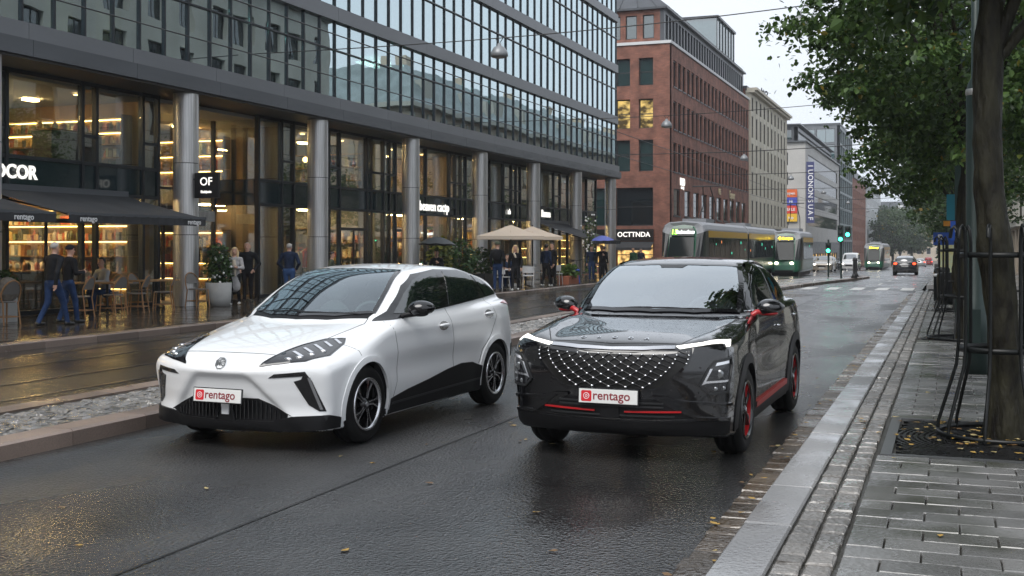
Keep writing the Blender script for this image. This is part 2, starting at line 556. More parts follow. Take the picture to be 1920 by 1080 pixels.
WHITE = dict(recess=.034, len=4.287, h=1.504, wheels=(.86, 3.545), wr=.335, arch=.372, round=.07, flare=.018, crown=.11, fender=0, crown_pow=4,
    nose_curve=.27, ws_curve=.16, cab_round=.10, blend=.035,
    top=[(-.1,.60),(0,.70),(.08,.77),(.25,.835),(.6,.915),(1.0,.985),(1.35,1.03),(1.8,1.04),(2.6,1.06),(3.4,1.10),(4.0,1.12),(4.35,1.10)],
    plan=[(-.1,.60),(0,.72),(.1,.82),(.25,.885),(.5,.912),(.85,.918),(1.4,.900),(2.2,.895),(3.0,.905),(3.545,.918),(3.95,.89),(4.2,.80),(4.35,.66)],
    section=[(.1,.93),(.25,.96),(.4,.98),(.55,.995),(.7,1.0),(.85,.985),(1.0,.955),(1.15,.91)],
    nose=[(.1,.12),(.22,.05),(.35,.06),(.5,.03),(.66,.0),(.74,.015),(.8,.09),(.9,.3),(1.2,1.4)],
    tail=[(.1,4.15),(.3,4.24),(.5,4.28),(.8,4.287),(1.05,4.25),(1.2,4.2),(1.4,4.15)],
    under=[(0,.20),(.3,.17),(1.3,.17),(3.2,.19),(4.0,.26),(4.3,.33)],
    cabin=[(.6,.72),(1.0,.955),(1.3,1.125),(1.7,1.325),(2.0,1.435),(2.3,1.49),(2.7,1.515),(3.2,1.495),(3.7,1.42),(4.02,1.355),(4.12,1.27),(4.22,1.05)],
    cabin_w=[(.7,.87),(.95,.85),(1.05,.825),(1.2,.765),(1.35,.69),(1.45,.63),(1.55,.57)],
    cab_plan=curve([(.8,.96),(1.5,1.0),(2.6,1.0),(3.4,.97),(4.2,.86)]),
    dents=[(2.1,.60,.9,.12,.030),(2.3,.93,1.3,.05,-.010)])
BLACK = dict(len=4.4, h=1.588, wheels=(.90, 3.53), wr=.355, arch=.39, round=.075, flare=.012, crown=.05, fender=.03,
    nose_curve=.24, ws_curve=.16, cab_round=.10, blend=.03,
    top=[(-.1,.80),(0,.89),(.08,.935),(.3,.985),(.7,1.03),(1.2,1.08),(1.6,1.09),(2.5,1.11),(3.3,1.14),(4.0,1.16),(4.45,1.10)],
    plan=[(-.1,.66),(0,.755),(.1,.83),(.25,.88),(.5,.91),(.9,.915),(1.5,.895),(2.3,.893),(3.0,.90),(3.53,.915),(4.0,.89),(4.3,.80),(4.45,.68)],
    section=[(.1,.93),(.25,.965),(.45,.985),(.7,1.0),(.9,.99),(1.05,.96),(1.2,.91)],
    nose=[(.1,.16),(.22,.09),(.35,.03),(.5,.015),(.7,.0),(.85,.015),(.95,.08),(1.05,.35),(1.3,1.5)],
    tail=[(.1,4.25),(.3,4.34),(.6,4.39),(.9,4.40),(1.1,4.36),(1.3,4.3),(1.5,4.2)],
    under=[(0,.26),(.3,.21),(1.3,.20),(3.2,.22),(4.0,.28),(4.4,.36)],
    cabin=[(.8,.78),(1.2,1.045),(1.5,1.235),(1.85,1.425),(2.1,1.52),(2.4,1.573),(2.75,1.588),(3.2,1.56),(3.7,1.46),(4.1,1.32),(4.35,1.14)],
    cabin_w=[(.7,.88),(1.0,.855),(1.1,.83),(1.25,.77),(1.42,.695),(1.52,.63),(1.65,.55)],
    cab_plan=curve([(.8,.97),(1.5,1.0),(2.6,1.0),(3.4,.96),(4.4,.84)]),
    dents=[(2.2,.72,.9,.16,.028)])
WHITE_POSE = ((-5.62, 8.10), R_(-2.7))
BLACK_POSE = ((-2.47, 8.70), R_(-1.3))
# ------------------------------------------------------------------ car details
def wet_paint(name, col, rough, drop):
    m = mat(name, col, rough, coat=1.0)
    t = m.node_tree; b = t.nodes['Principled BSDF']
    tc = t.nodes.new('ShaderNodeTexCoord')
    v = t.nodes.new('ShaderNodeTexVoronoi'); v.inputs['Scale'].default_value = 22
    mr = t.nodes.new('ShaderNodeMapRange'); mr.inputs[1].default_value = .06; mr.inputs[2].default_value = .20
    mr.inputs[3].default_value = 1; mr.inputs[4].default_value = 0
    bp = t.nodes.new('ShaderNodeBump'); bp.inputs['Strength'].default_value = drop; bp.inputs['Distance'].default_value = .004
    t.links.new(tc.outputs['Object'], v.inputs['Vector']); t.links.new(v.outputs['Distance'], mr.inputs[0])
    t.links.new(mr.outputs[0], bp.inputs['Height'])
    t.links.new(bp.outputs[0], b.inputs['Coat Normal'])
    t.links.new(bp.outputs[0], b.inputs['Normal'])
    return m
M_white_paint = wet_paint('white_car_paint', (.86,.87,.88), .30, .03)
M_black_paint = wet_paint('black_car_paint', (.004,.004,.005), .10, .35)
M_screen = mat('windscreen_glass', (.012,.022,.026), .02, spec=1.0, ior=2.4)
M_side_glass = mat('side_window_glass', (.006,.01,.01), .02, spec=1.0, ior=1.75)
M_lamp_glass = mat('lamp_cover', (.014,.014,.016), .03, ior=1.6, coat=.5)
M_reflector = mat('lamp_reflector', (.8,.8,.82), .15, .9)
M_drl = emat('running_light', (1,.98,.92), 1.6)
M_red_lamp = mat('tail_lamp_red', (.35,.01,.015), .1, coat=1)
M_lens = mat('lamp_lens', (.18,.19,.2), .08, .6, coat=1)
M_gap = mat('panel_gap_dark', (.01,.01,.01), .8)

def body_split(car, arch_mat):
    """wheel housings and underside are black"""
    me = car.body.data; P = car.P
    me.materials.append(arch_mat)
    n = len(me.polygons)
    C = np.empty(n*3, np.float32); me.polygons.foreach_get('center', C); C = C.reshape(-1,3)
    N = np.empty(n*3, np.float32); me.polygons.foreach_get('normal', N); N = N.reshape(-1,3)
    k = np.zeros(n, bool)
    for wy in P['wheels']:
        r = np.sqrt((C[:,1]-wy)**2 + (C[:,2]-P['wr'])**2)
        k |= (r < P['arch']+.006)
    k |= (N[:,2] < -.6) & (C[:,2] < .28)
    me.polygons.foreach_set('material_index', k.astype(np.int32))

def arch_lips(car, w, material, a0=-14, a1=194, off=.008, thick=.02):
    P = car.P
    for wy in P['wheels']:
        outer = []; inner = []
        for i in range(29):
            t = R_(a0 + (a1-a0)*i/28)
            outer.append((.9, wy + (P['arch']+w)*math.cos(t), P['wr'] + (P['arch']+w)*math.sin(t)))
            inner.append((.9, wy + (P['arch']-.006)*math.cos(t), P['wr'] + (P['arch']-.006)*math.sin(t)))
        outer = [p for p in outer if p[2] > .2]; inner = [p for p in inner if p[2] > .2]
        if w > .05:   # stay on the body at the very front
            outer = [(x, max(y, .30), z) for x, y, z in outer]
        car.panel('wheel_arch', outer + inner[::-1], (-1,0,0), material, car.root, off=off, thick=thick, step=.04)

def wheel_mesh_parts(r, rim_r, width, style):
    Mx = Matrix.Rotation(R_(90), 4, 'Y')     # lathe axis -> x
    hw = width/2
    ty = MB().lathe([(rim_r-.005,-hw+.01),(rim_r+.03,-hw),(r-.05,-hw-.006),(r-.018,-hw+.012),(r,-hw+.04),(r,-.05),(r-.008,-.045),(r-.008,-.035),(r,-.03),(r,.03),(r-.008,.035),(r-.008,.045),(r,.05),
                     (r,hw-.04),(r-.018,hw-.012),(r-.05,hw+.006),(rim_r+.03,hw),(rim_r-.005,hw-.01)], 40, 0, Mx)
    rim = MB()
    rim.lathe([(rim_r+.004,hw-.004),(rim_r+.002,hw+.006),(rim_r-.014,hw+.006),(rim_r-.022,hw-.012)], 40, 1 if style == 'white' else 0, Mx)
    rim.lathe([(rim_r-.022,hw-.012),(rim_r-.03,-hw*.3),(rim_r-.05,-hw+.02)], 40, 0 if style == 'white' else 2, Mx)
    rim.lathe([(0,-hw*.35),(rim_r-.03,-hw*.35)], 32, 0, Mx)
    rim.lathe([(.0,-.02),(rim_r*.62,-.02),(rim_r*.62,-.005),(0,-.005)], 24, 4, Mx)   # brake disc
    x1 = hw-.012
    rim.lathe([(0,x1+.004),(.028,x1+.004),(.034,x1-.004),(.055,x1-.012),(.06,x1-.05)], 20, 0, Mx)
    rim.lathe([(0,x1+.006),(.020,x1+.006),(.022,x1+.002)], 16, 1, Mx)
    for k in range(5):
        A = 2*math.pi*k/5 + .3
        def P2(rad, ang): return (rad*math.cos(A+ang), rad*math.sin(A+ang))
        R1 = rim_r-.016
        def slab(poly, d0, d1, mi):
            n = len(poly)
            vs = [(d0,y,z) for y,z in poly] + [(d1,y,z) for y,z in poly]
            fs = [tuple(range(n,2*n)), tuple(reversed(range(n)))] + [(i,(i+1)%n,n+(i+1)%n,n+i) for i in range(n)]
            rim.add(vs, fs, mi)
        if style == 'white':
            slab([P2(.045,-.35),P2(R1*.55,-.16),P2(R1,-.30),P2(R1,-.12),P2(R1*.6,-.04),P2(.05,.2)], x1-.055, x1-.006, 0)
            slab([P2(.05,-.30),P2(R1*.55,-.155),P2(R1,-.30),P2(R1,-.23),P2(R1*.58,-.10),P2(.052,-.05)], x1-.012, x1-.002, 1)
            slab([P2(.05,.15),P2(R1*.6,.10),P2(R1,.02),P2(R1,.17),P2(R1*.6,.17),P2(.05,.4)], x1-.055, x1-.006, 0)
            slab([P2(.052,.2),P2(R1*.6,.125),P2(R1*.86,.09),P2(R1,.04),P2(R1,.26),P2(R1*.84,.17),P2(R1*.6,.165),P2(.052,.4)], x1-.012, x1-.002, 1)
        else:
            slab([P2(.045,-.5),P2(R1*.5,-.20),P2(R1,-.16),P2(R1,-.05),P2(R1*.5,-.06),P2(.05,0)], x1-.06, x1-.004, 0)
            slab([P2(.045,0),P2(R1*.5,.06),P2(R1,.05),P2(R1,.16),P2(R1*.5,.20),P2(.05,.5)], x1-.06, x1-.004, 0)
            slab([P2(R1*.2,-.12),P2(R1*.62,-.15),P2(R1*.95,-.14),P2(R1*.95,-.10),P2(R1*.6,-.10)], x1-.02, x1, 3)
            slab([P2(R1*.55,.21),P2(R1*.96,.17),P2(R1*.96,.33),P2(R1*.85,.30)], x1-.05, x1-.01, 2)
    return ty, rim

def add_wheels(car, style, rim_r, width=.22, tread=.80):
    P = car.P
    ty, rim = wheel_mesh_parts(P['wr'], rim_r, width, style)
    mt = ty.mesh('tyre', M_tyre)
    mr = rim.mesh('rim', [M_gloss, M_alloy, M_red, M_dark, M_dark])
    for wy in P['wheels']:
        for sx in (1, -1):
            wh = ob('wheel', mt, car.root, (sx*tread, wy, P['wr']), (rng.uniform(0,3), 0, 0 if sx > 0 else math.pi))
            wh.name = 'wheel'
            ob('rim', mr, wh)

def number_plate(root, c, tilt=0, rz=0):
    Mt = Euler((tilt, 0, rz))
    p = ob('number_plate', MB().bbox(-.245,.245,-.062,.062,0,.012,.004).mesh('number_plate', M_gloss), root, c, (R_(90)+tilt, 0, rz))
    ob('plate_face', MB().bbox(-.236,.236,-.054,.054,.012,.0145,.002).mesh('plate_face', M_plate), p)
    em = MB()
    poly = []
    for (cx, cy, a0) in ((.03,.03,0),(-.03,.03,90),(-.03,-.03,180),(.03,-.03,270)):
        for i in range(5):
            t = R_(a0 + i*22.5); poly.append((-.175+cx+.012*math.cos(t), cy+.012*math.sin(t)))
    em.prism(poly, .0147, .0158)
    em.lathe([(.020,.0159),(.020,.0168),(.025,.0168),(.025,.0159)], 20, 1, Matrix.Translation((-.175,0,0)))
    em.lathe([(.006,.0159),(.006,.0168),(.0105,.0168),(.0105,.0159)], 14, 1, Matrix.Translation((-.175,0,0)))
    ob('plate_emblem', em.mesh('plate_emblem', [M_plate_red, M_white]), p)
    ob('lettering', text_mesh('rentago', .098, .0006, M_plate_letter, 'LEFT', 1.0, 0, .0012), p, (-.125, .004, .0156))
    return p

def mirror_housing(car, c, size, material, under, stalk, sides=(1, -1)):
    for sx in sides:
        m = MB()
        vs = []; fs = []
        seg, rings = 18, 10
        m.sphere((0,0,0), 1, seg, rings)
        vv = []
        for x, y, z in m.v:   # blunt towards the back, pointed towards the outside-bottom
            y2 = y*.62 if y > 0 else y
            z2 = z*(.82 if z < 0 else 1.0)*(1 - .18*x)
            vv.append((sx*(c[0] + x*size[0]), c[1] + y2*size[1] + .25*x*size[1], c[2] + z2*size[2] + .1*x*size[2]))
        m.v = vv
        if sx < 0: m.f = [tuple(reversed(f)) for f in m.f]
        mo = m.build('door_mirror', material, car.root)
        s = MB()
        s.tube([(sx*stalk[0], stalk[1], stalk[2]), (sx*(stalk[0]+.05), stalk[1]-.01, stalk[2]+.035), (sx*(c[0]-size[0]*.35), c[1], c[2]-size[2]*.55)], [.026,.024,.03], 8)
        s.sphere((sx*(c[0]-.02), c[1]-.01, c[2]-size[2]*.62), (size[0]*.72,size[1]*.6,size[2]*.32), 12, 8)
        s.build('mirror_stalk', under, mo)
        g = MB()
        g.lathe([(0,0),(1,0)], 16, 0, Matrix.Translation((sx*c[0], c[1]+size[1]*.63, c[2])) @ Matrix.Rotation(R_(-90),4,'X') @ Matrix.Diagonal((size[0]*.8,size[2]*.7,1,1)))
        g.build('mirror_glass', M_side_glass, mo)

M_cabin = mat('cabin_lining', (.016,.016,.017), .8, spec=.2)
M_seat = mat('seat_fabric', (.11,.11,.115), .8, spec=.2)
M_seat_lt = mat('dashboard', (.13,.13,.135), .7, spec=.2)
M_clear_white = glass('windscreen_clear', (.55,.68,.66), (.86,.95,1.0), .16)
M_clear_black = glass('windscreen_reflective', (.6,.68,.68), (.92,.97,1.0), .44)
def cabin(car, root, scr, d, dz):
    P = car.P
    V, Q = mesh_field(lambda x,y,z: car.field(x,y,z,False)+.035, (-1.0,.9,.25), (1.0,P['len']-.05,P['h']+.1), .045, 2)
    Q = Q[~car.in_outline(V, Q, scr, d, .99)][:, ::-1]
    C = V[Q].mean(1); Q = Q[C[:,1] > 1.0]
    ob('cabin_lining', np_mesh('cabin_lining', V, Q, M_cabin), root)
    MB().bbox(-.70,.70,1.28,1.72,.70+dz,.985+dz,.06).build('dashboard', M_seat_lt, root)
    MB().bbox(-.16,.16,1.66,1.74,.92+dz,1.09+dz,.01).build('centre_screen', M_gloss, root)
    w = MB(); w.lathe([(.165,-.014),(.19,-.014),(.19,.014),(.165,.014)], 28, 0, None, True, True); w.box(-.17,.17,-.03,.03,-.012,.012); w.box(-.03,.03,-.17,0,-.012,.012)
    w.build('steering_wheel', M_seat_lt, root, loc=(.36,1.80,.99+dz), rot=(R_(68),0,0))
    for x, y in ((-.36,2.28),(.36,2.28),(-.40,3.12),(.40,3.12)):
        st = MB().sphere((0,0,0), (.25,.10,.36), 14, 10).build('seat_back', M_seat, root, loc=(x,y,.80+dz), rot=(R_(-14),0,0))
        MB().sphere((0,.02,.44), (.13,.06,.10), 12, 8).build('headrest', M_seat, st)
        MB().sphere((x,y-.28,.52+dz), (.26,.30,.10), 12, 8).build('seat_cushion', M_seat, root)

WSCR = [(-.655,1.43,1.075),(-.60,1.75,1.275),(-.49,2.19,1.46),(-.25,2.12,1.485),(0,2.10,1.49),(.25,2.12,1.485),(.49,2.19,1.46),(.60,1.75,1.275),(.655,1.43,1.075),(.35,1.24,1.062),(0,1.18,1.058),(-.35,1.24,1.062)]
def white_car():
    root = thing('parked_car', 'white electric hatchback with black mirrors and dark lower sills on the wet road', 'car', (*WHITE_POSE[0], 0), WHITE_POSE[1])
    car = Car(WHITE); car.root = root
    F, S = (0,1,0), (-1,0,0)
    scr = [(x*.97, y, z) for x, y, z in WSCR]
    car.make_body(.017, M_white_paint, 'body', root, (scr, (0,.55,-.83))); body_split(car, M_black)
    cabin(car, root, scr, (0,.55,-.83), 0)
    arch_lips(car, .045, M_white_paint, off=.006)
    ws = car.panel('windscreen', scr, (0,.55,-.83), M_clear_white, root, off=.007, step=.06, mirror=False)[0]
    car.line('windscreen_surround', scr + [scr[0]], (0,.55,-.83), M_gloss, root, w=.04, off=.0105, mirror=False)
    for pts in ([(-.58,1.36,1.08),(-.30,1.26,1.09),(.02,1.22,1.10)], [(-.05,1.21,1.09),(.25,1.24,1.085),(.55,1.33,1.08)]):
        car.line('wiper', pts, (0,.55,-.83), M_black, root, w=.012, h=.012, mirror=False)
    car.panel('cowl', [(-.62,1.33,1.02),(-.3,1.16,1.02),(0,1.12,1.02),(.3,1.16,1.02),(.62,1.33,1.02),(.645,1.46,1.085),(.35,1.27,1.078),(0,1.215,1.072),(-.35,1.27,1.078),(-.645,1.46,1.085)], (0,.35,-.93), M_black, root, off=.004, step=.05, mirror=False)
    # side glazing
    dlo = [(.74,1.31,1.015),(.73,1.50,1.092),(.64,1.89,1.315),(.60,2.17,1.415),(.56,2.66,1.455),(.57,3.2,1.44),(.60,3.5,1.395),(.64,3.76,1.31),(.72,4.0,1.165),(.78,3.14,1.12),(.82,2.17,1.065),(.79,1.43,1.02)]
    car.panel('window_surround', dlo, S, M_gloss, root, off=.007, step=.03)
    for g in ([(0,1.53,1.07),(0,1.81,1.235),(0,2.08,1.355),(0,2.33,1.41),(0,2.63,1.43),(0,2.42,1.095),(0,1.80,1.062)],
              [(0,2.80,1.43),(0,3.2,1.425),(0,3.38,1.39),(0,3.38,1.15),(0,2.60,1.105)],
              [(0,3.46,1.375),(0,3.68,1.315),(0,3.93,1.17),(0,3.60,1.155)]):
        car.panel('side_window', [(.7,y,z) for _,y,z in g], S, M_side_glass, root, off=.012, step=.045)
    # lamps
    hd = [(.37,.04,.715),(.46,.19,.797),(.53,.42,.858),(.61,.66,.895),(.72,.79,.895),(.76,.70,.862),(.80,.41,.785),(.71,.19,.755),(.54,.10,.735)]
    d = (-.45,.62,-.64)
    hl = car.panel('headlight', hd, d, M_lamp_glass, root, off=.005, step=.04)
    car.line('headlight_trim', hd + [hd[0]], d, M_gloss, root, w=.014, off=.007)
    for i in range(5):
        k = i/4.0
        a = Vector((.53,.27,.80)).lerp(Vector((.66,.70,.885)), k); b = a + Vector((.10-.03*k,-.03,-.05))
        for o in car.panel('lamp_element', [tuple(a), tuple(a+Vector((.014,.020,.006))), tuple(b+Vector((.018,.022,.006))), tuple(b)], d, M_reflector, hl[0] , off=.009, thick=.004, step=.03, mirror=False): pass
        for o in car.panel('lamp_element', [(-a.x,a.y,a.z), (-a.x-.014,a.y+.02,a.z+.006), (-b.x-.018,b.y+.022,b.z+.006), (-b.x,b.y,b.z)], (.45,.62,-.64), M_reflector, hl[1], off=.009, thick=.004, step=.03, mirror=False): pass
    for sx, h_ in ((1, hl[0]), (-1, hl[1])):
        for q in ((.56,.16,.757),(.63,.21,.772),(.69,.30,.795),(.725,.42,.82)):
            MB().sphere((0,0,0), (.040,.016,.017), 10, 6).build('lamp_lens', M_reflector, h_, loc=car.cast((sx*q[0],q[1],q[2]), (-sx*.45,.62,-.64))[0])
    # front air curtain
    car.panel('air_curtain', [(.45,.05,.622),(.50,.06,.655),(.73,.17,.675),(.775,.21,.60),(.845,.32,.345),(.80,.27,.345),(.73,.22,.40),(.645,.13,.595),(.70,.16,.612),(.712,.16,.638)], F, M_gloss, root, off=.005, step=.03)
    car.panel('curtain_blade', [(.745,.19,.625),(.765,.2,.63),(.825,.3,.36),(.805,.28,.36)], F, M_alloy, root, off=.010, step=.03)
    # lower grille and lip
    gr = car.panel('lower_grille', [(-.60,.17,.31),(-.45,.11,.39),(-.32,.07,.445),(.32,.07,.445),(.45,.11,.39),(.60,.17,.31),(.45,.1,.255),(0,.05,.245),(-.45,.1,.255)], F, M_black, root, off=.002, step=.05, mirror=False)[0]
    for i in range(27):
        x = -.50 + i*.0385
        if abs(x) < .075: continue
        top = .43 - max(0, abs(x)-.34)*.62
        q0 = car.cast((x,.05,.275), F)[0]; q1 = car.cast((x,.05,top), F)[0]
        MB().tube([q0+Vector((0,-.008,0)), q1+Vector((0,-.008,0))], .007, 6).build('grille_slat', M_gloss, gr)
    car.panel('tow_cover', [(-.035,.04,.30),(.035,.04,.30),(.04,.04,.40),(-.04,.04,.40)], F, M_white_paint, gr, off=.014, step=.04, mirror=False)
    for sx in (-1,1):
        MB().tube([car.cast((sx*.10,.04,.235), F)[0]+Vector((0,-.012,0)), car.cast((sx*.06,.04,.40), F)[0]+Vector((0,-.012,0))], .011, 6).build('grille_strut', M_black, gr)
    car.panel('front_lip', [(-.885,.45,.285),(-.86,.36,.312),(-.60,.16,.305),(-.45,.1,.262),(0,.05,.252),(.45,.1,.262),(.60,.16,.305),(.86,.36,.312),(.885,.45,.285),(.87,.43,.20),(.45,.09,.19),(0,.05,.185),(-.45,.09,.19),(-.87,.43,.20)], F, M_black, root, off=.022, thick=.03, step=.05, mirror=False)
    number_plate(root, (0, -.012, .465), R_(-6))
    # badge
    q, n = car.cast((0,.04,.725), F)
    b = MB(); oct_ = [(.055*math.cos(R_(22.5+45*i)), .055*math.sin(R_(22.5+45*i))) for i in range(8)]
    inn = [(.046*math.cos(R_(22.5+45*i)), .046*math.sin(R_(22.5+45*i))) for i in range(8)]
    vs = [(x,y,.008) for x,y in oct_] + [(x,y,.008) for x,y in inn] + [(x*1.06,y*1.06,-.01) for x,y in oct_] + [(x,y,-.002) for x,y in inn]
    b.add(vs, [(i,(i+1)%8,8+(i+1)%8,8+i) for i in range(8)] + [(16+i,16+(i+1)%8,(i+1)%8,i) for i in range(8)] + [(8+i,8+(i+1)%8,24+(i+1)%8,24+i) for i in range(8)])
    bo = b.build('badge', M_chrome, root, loc=q + Vector((0,-.006,0)), rot=(R_(62), 0, 0))
    ob('lettering', text_mesh('MG', .062, .003, M_chrome, 'CENTER', .85, 0, .001), bo, (0, -.002, .003))
    # shut lines
    car.line('panel_gap', [(-.47,.17,.795),(-.3,.165,.80),(0,.16,.805),(.3,.165,.80),(.47,.17,.795)], (0,.6,-.8), M_gap, root, w=.007, mirror=False)
    car.line('panel_gap', [(.47,.17,.79),(.53,.44,.86),(.61,.68,.905),(.64,.99,.965),(.655,1.22,1.01),(.62,1.36,1.05)], (0,.1,-1), M_gap, root, w=.007)
    car.line('panel_gap', [(.8,1.37,1.01),(.88,1.38,.92),(.89,1.41,.73),(.88,1.41,.47),(.88,1.35,.34)], S, M_gap, root, w=.006)
    car.line('panel_gap', [(.82,2.50,1.08),(.88,2.55,.87),(.88,2.57,.59),(.87,2.58,.22)], S, M_gap, root, w=.006)
    car.line('panel_gap', [(.8,3.52,1.14),(.88,3.60,.95),(.89,3.42,.78),(.88,3.20,.62),(.88,3.12,.48)], S, M_gap, root, w=.006)
    car.line('panel_gap', [(.79,.66,.868),(.87,.74,.80),(.91,.74,.76)], S, M_gap, root, w=.006)
    # lower cladding
    car.panel('sill_cladding', [(.88,1.28,.325),(.88,1.62,.38),(.88,2.06,.43),(.88,2.45,.485),(.89,2.75,.515),(.89,2.98,.505),(.9,3.18,.45),(.9,3.155,.30),(.87,3.19,.205),(.86,1.26,.195)], S, M_black, root, off=.009, thick=.02, step=.06)
    car.line('sill_crease', [(.88,1.30,.285),(.88,2.2,.30),(.88,3.15,.32)], S, M_dark, root, w=.02, h=.014)
    for hy, hz in ((2.36,.915),(3.42,.975)):
        car.panel('handle_recess', [(.88, hy+.10*math.cos(R_(a)), hz+.045*math.sin(R_(a))) for a in range(0,360,30)], S, M_alloy, root, off=.002, thick=.004, step=.04)
        for sx in (1,-1):
            q = car.cast((sx*.9,hy,hz), (-sx,0,0))[0]
            MB().sphere((0,0,0), (.022,.11,.018), 14, 8).build('door_handle', M_white_paint, root, loc=q + Vector((sx*.012,0,.006)))
    mirror_housing(car, (.985,1.70,1.115), (.125,.10,.078), M_gloss, M_black, (.79,1.62,1.02), (1,))
    # tail lamps
    for sx in (1,-1):
        car.panel('tail_light', [(sx*.84,3.86,1.075),(sx*.82,4.05,1.09),(sx*.70,4.22,1.08),(sx*.70,4.22,1.0),(sx*.82,4.07,1.04)], (-sx*.8,-.6,0), M_red_lamp, root, off=.01, step=.04, mirror=False)
    car.panel('rear_reflector', [(.86,4.0,.62),(.83,4.16,.62),(.82,4.17,.5),(.86,4.0,.48)], (-.9,-.4,0), M_black, root, off=.006, step=.04)
    add_wheels(car, 'white', .225, .215, .795)
    return root

BSCR = [(-.705,1.54,1.125),(-.67,1.86,1.34),(-.585,2.2,1.50),(-.3,2.10,1.53),(0,2.07,1.535),(.3,2.10,1.53),(.585,2.2,1.50),(.67,1.86,1.34),(.705,1.54,1.125),(.35,1.37,1.12),(0,1.32,1.115),(-.35,1.37,1.12)]
def black_car():
    root = thing('parked_car', 'black crossover with studded mesh grille and red wheel accents beside the kerb', 'car', (*BLACK_POSE[0], 0), BLACK_POSE[1])
    car = Car(BLACK); car.root = root
    F, S = (0,1,0), (-1,0,0)
    scr = BSCR; dw = (0,.5,-.86)
    car.make_body(.017, M_black_paint, 'body', root, (scr, dw)); body_split(car, M_black)
    cabin(car, root, scr, dw, .07)
    arch_lips(car, .075, M_black, off=.008)
    dw = (0,.5,-.86)
    ws = car.panel('windscreen', scr, dw, M_clear_black, root, off=.007, step=.06, mirror=False)[0]
    car.line('windscreen_surround', scr + [scr[0]], dw, M_gloss, root, w=.045, off=.0105, mirror=False)
    car.panel('camera_housing', [(-.10,1.98,1.51),(.10,1.98,1.51),(.13,2.05,1.525),(-.13,2.05,1.525)], dw, M_dark, root, off=.010, thick=.006, step=.04, mirror=False)
    for pts in ([(-.62,1.46,1.135),(-.30,1.38,1.14),(-.02,1.355,1.15)], [(-.10,1.35,1.14),(.25,1.38,1.135),(.55,1.47,1.13)]):
        car.line('wiper', pts, dw, M_black, root, w=.012, h=.010, mirror=False)
    dlo = [(.78,1.58,1.12),(.74,1.82,1.28),(.68,2.22,1.44),(.64,2.6,1.50),(.65,3.15,1.465),(.68,3.55,1.37),(.72,3.92,1.215),(.74,3.90,1.175),(.78,3.41,1.155),(.82,2.1,1.125)]
    car.panel('window_surround', dlo, S, M_gloss, root, off=.007, step=.03)
    car.line('window_chrome', [dlo[7], dlo[8], dlo[9], dlo[0]], S, M_chrome, root, w=.012, h=.008)
    for g in ([(0,1.70,1.15),(0,1.98,1.33),(0,2.25,1.425),(0,2.55,1.475),(0,2.74,1.475),(0,2.70,1.16)],
              [(0,2.83,1.475),(0,3.13,1.445),(0,3.42,1.375),(0,3.42,1.185),(0,2.79,1.17)],
              [(0,3.48,1.355),(0,3.62,1.315),(0,3.84,1.21),(0,3.48,1.19)]):
        car.panel('side_window', [(.75,y,z) for _,y,z in g], S, M_side_glass, root, off=.012, step=.045)
    # upper light bar
    d = (-.3,.8,-.4)
    car.panel('running_light', [(.50,.13,.915),(.68,.22,.938),(.83,.41,.958),(.852,.47,.958),(.866,.36,.91),(.85,.30,.912),(.838,.33,.940),(.68,.20,.919),(.53,.12,.897)], d, M_drl, root, off=.008, step=.03)
    car.panel('chrome_strip', [(-.50,.13,.918),(-.25,.08,.905),(0,.06,.90),(.25,.08,.905),(.50,.13,.918),(.50,.11,.893),(.25,.06,.880),(0,.05,.876),(-.25,.06,.880),(-.50,.11,.893)], (0,.9,-.4), M_alloy, root, off=.010, step=.04, mirror=False)
    # grille
    gp = [(-.63,.14,.905),(-.45,.08,.885),(0,.04,.872),(.45,.08,.885),(.63,.14,.905),(.60,.09,.79),(.48,.05,.67),(.39,.03,.60),(.30,.02,.59),(-.30,.02,.59),(-.39,.03,.60),(-.48,.05,.67),(-.60,.09,.79)]
    gr = car.panel('grille', gp, F, M_grille_hole, root, off=.001, step=.04, mirror=False)[0]
    g2 = [(p[0], p[2]) for p in gp]
    def ins(x, z):
        c = False; j = len(g2)-1
        for i in range(len(g2)):
            if (g2[i][1] > z) != (g2[j][1] > z) and x < (g2[j][0]-g2[i][0])*(z-g2[i][1])/(g2[j][1]-g2[i][1])+g2[i][0]: c = not c
            j = i
        return c
    dz = .0315; z0 = .608
    lat = MB(); studs = []
    for r in range(9):
        sp = .135 - .006*r           # cells get narrower towards the top
        z = z0 + r*dz
        n = int(.75/sp)+1
        xs = [(i + (.5 if r % 2 else 0))*sp for i in range(-n, n+1)]
        sp2 = .135 - .006*(r+1); z2 = z + dz
        for i, x in zip(range(-n, n+1), xs):
            if ins(x, z): studs.append((x, z))
            for dx in (0, 1) if r % 2 else (-1, 0):
                j = i + dx
                x2 = (j + (.5 if (r+1) % 2 else 0))*sp2
                if ins(x, z) and ins(x2, z2):
                    a, na = car.cast((x,.03,z), F); b, nb_ = car.cast((x2,.03,z2), F)
                    a2, n2 = car.cast((x + (x2-x)*.18,.03,z+.002), F)
                    lat.tube([a-Vector((0,.010,0)), b-Vector((0,.010,0))], .0048, 4)
    lat.build('grille_lattice', M_lattice, gr)
    sm = MB().sphere((0,0,0), (.0125,.009,.008), 8, 6).mesh('stud', M_chrome)
    for x, z in studs:
        q = car.cast((x,.03,z), F)[0]
        s_ = .75 + .45*(.87-z)/.27
        ob('grille_stud', sm, gr, q + Vector((0,-.018,0)), scale=(s_,s_,s_))
    car.line('grille_frame', [gp[4],gp[5],gp[6],gp[7],gp[8],gp[9],gp[10],gp[11],gp[12],gp[0]], F, M_gloss, root, w=.018, h=.012, mirror=False)
    # head lamps
    lp = [(.685,.12,.625),(.75,.15,.76),(.79,.18,.81),(.88,.30,.835),(.885,.31,.78),(.86,.24,.575),(.75,.16,.565)]
    dl = (-.45,.89,0)
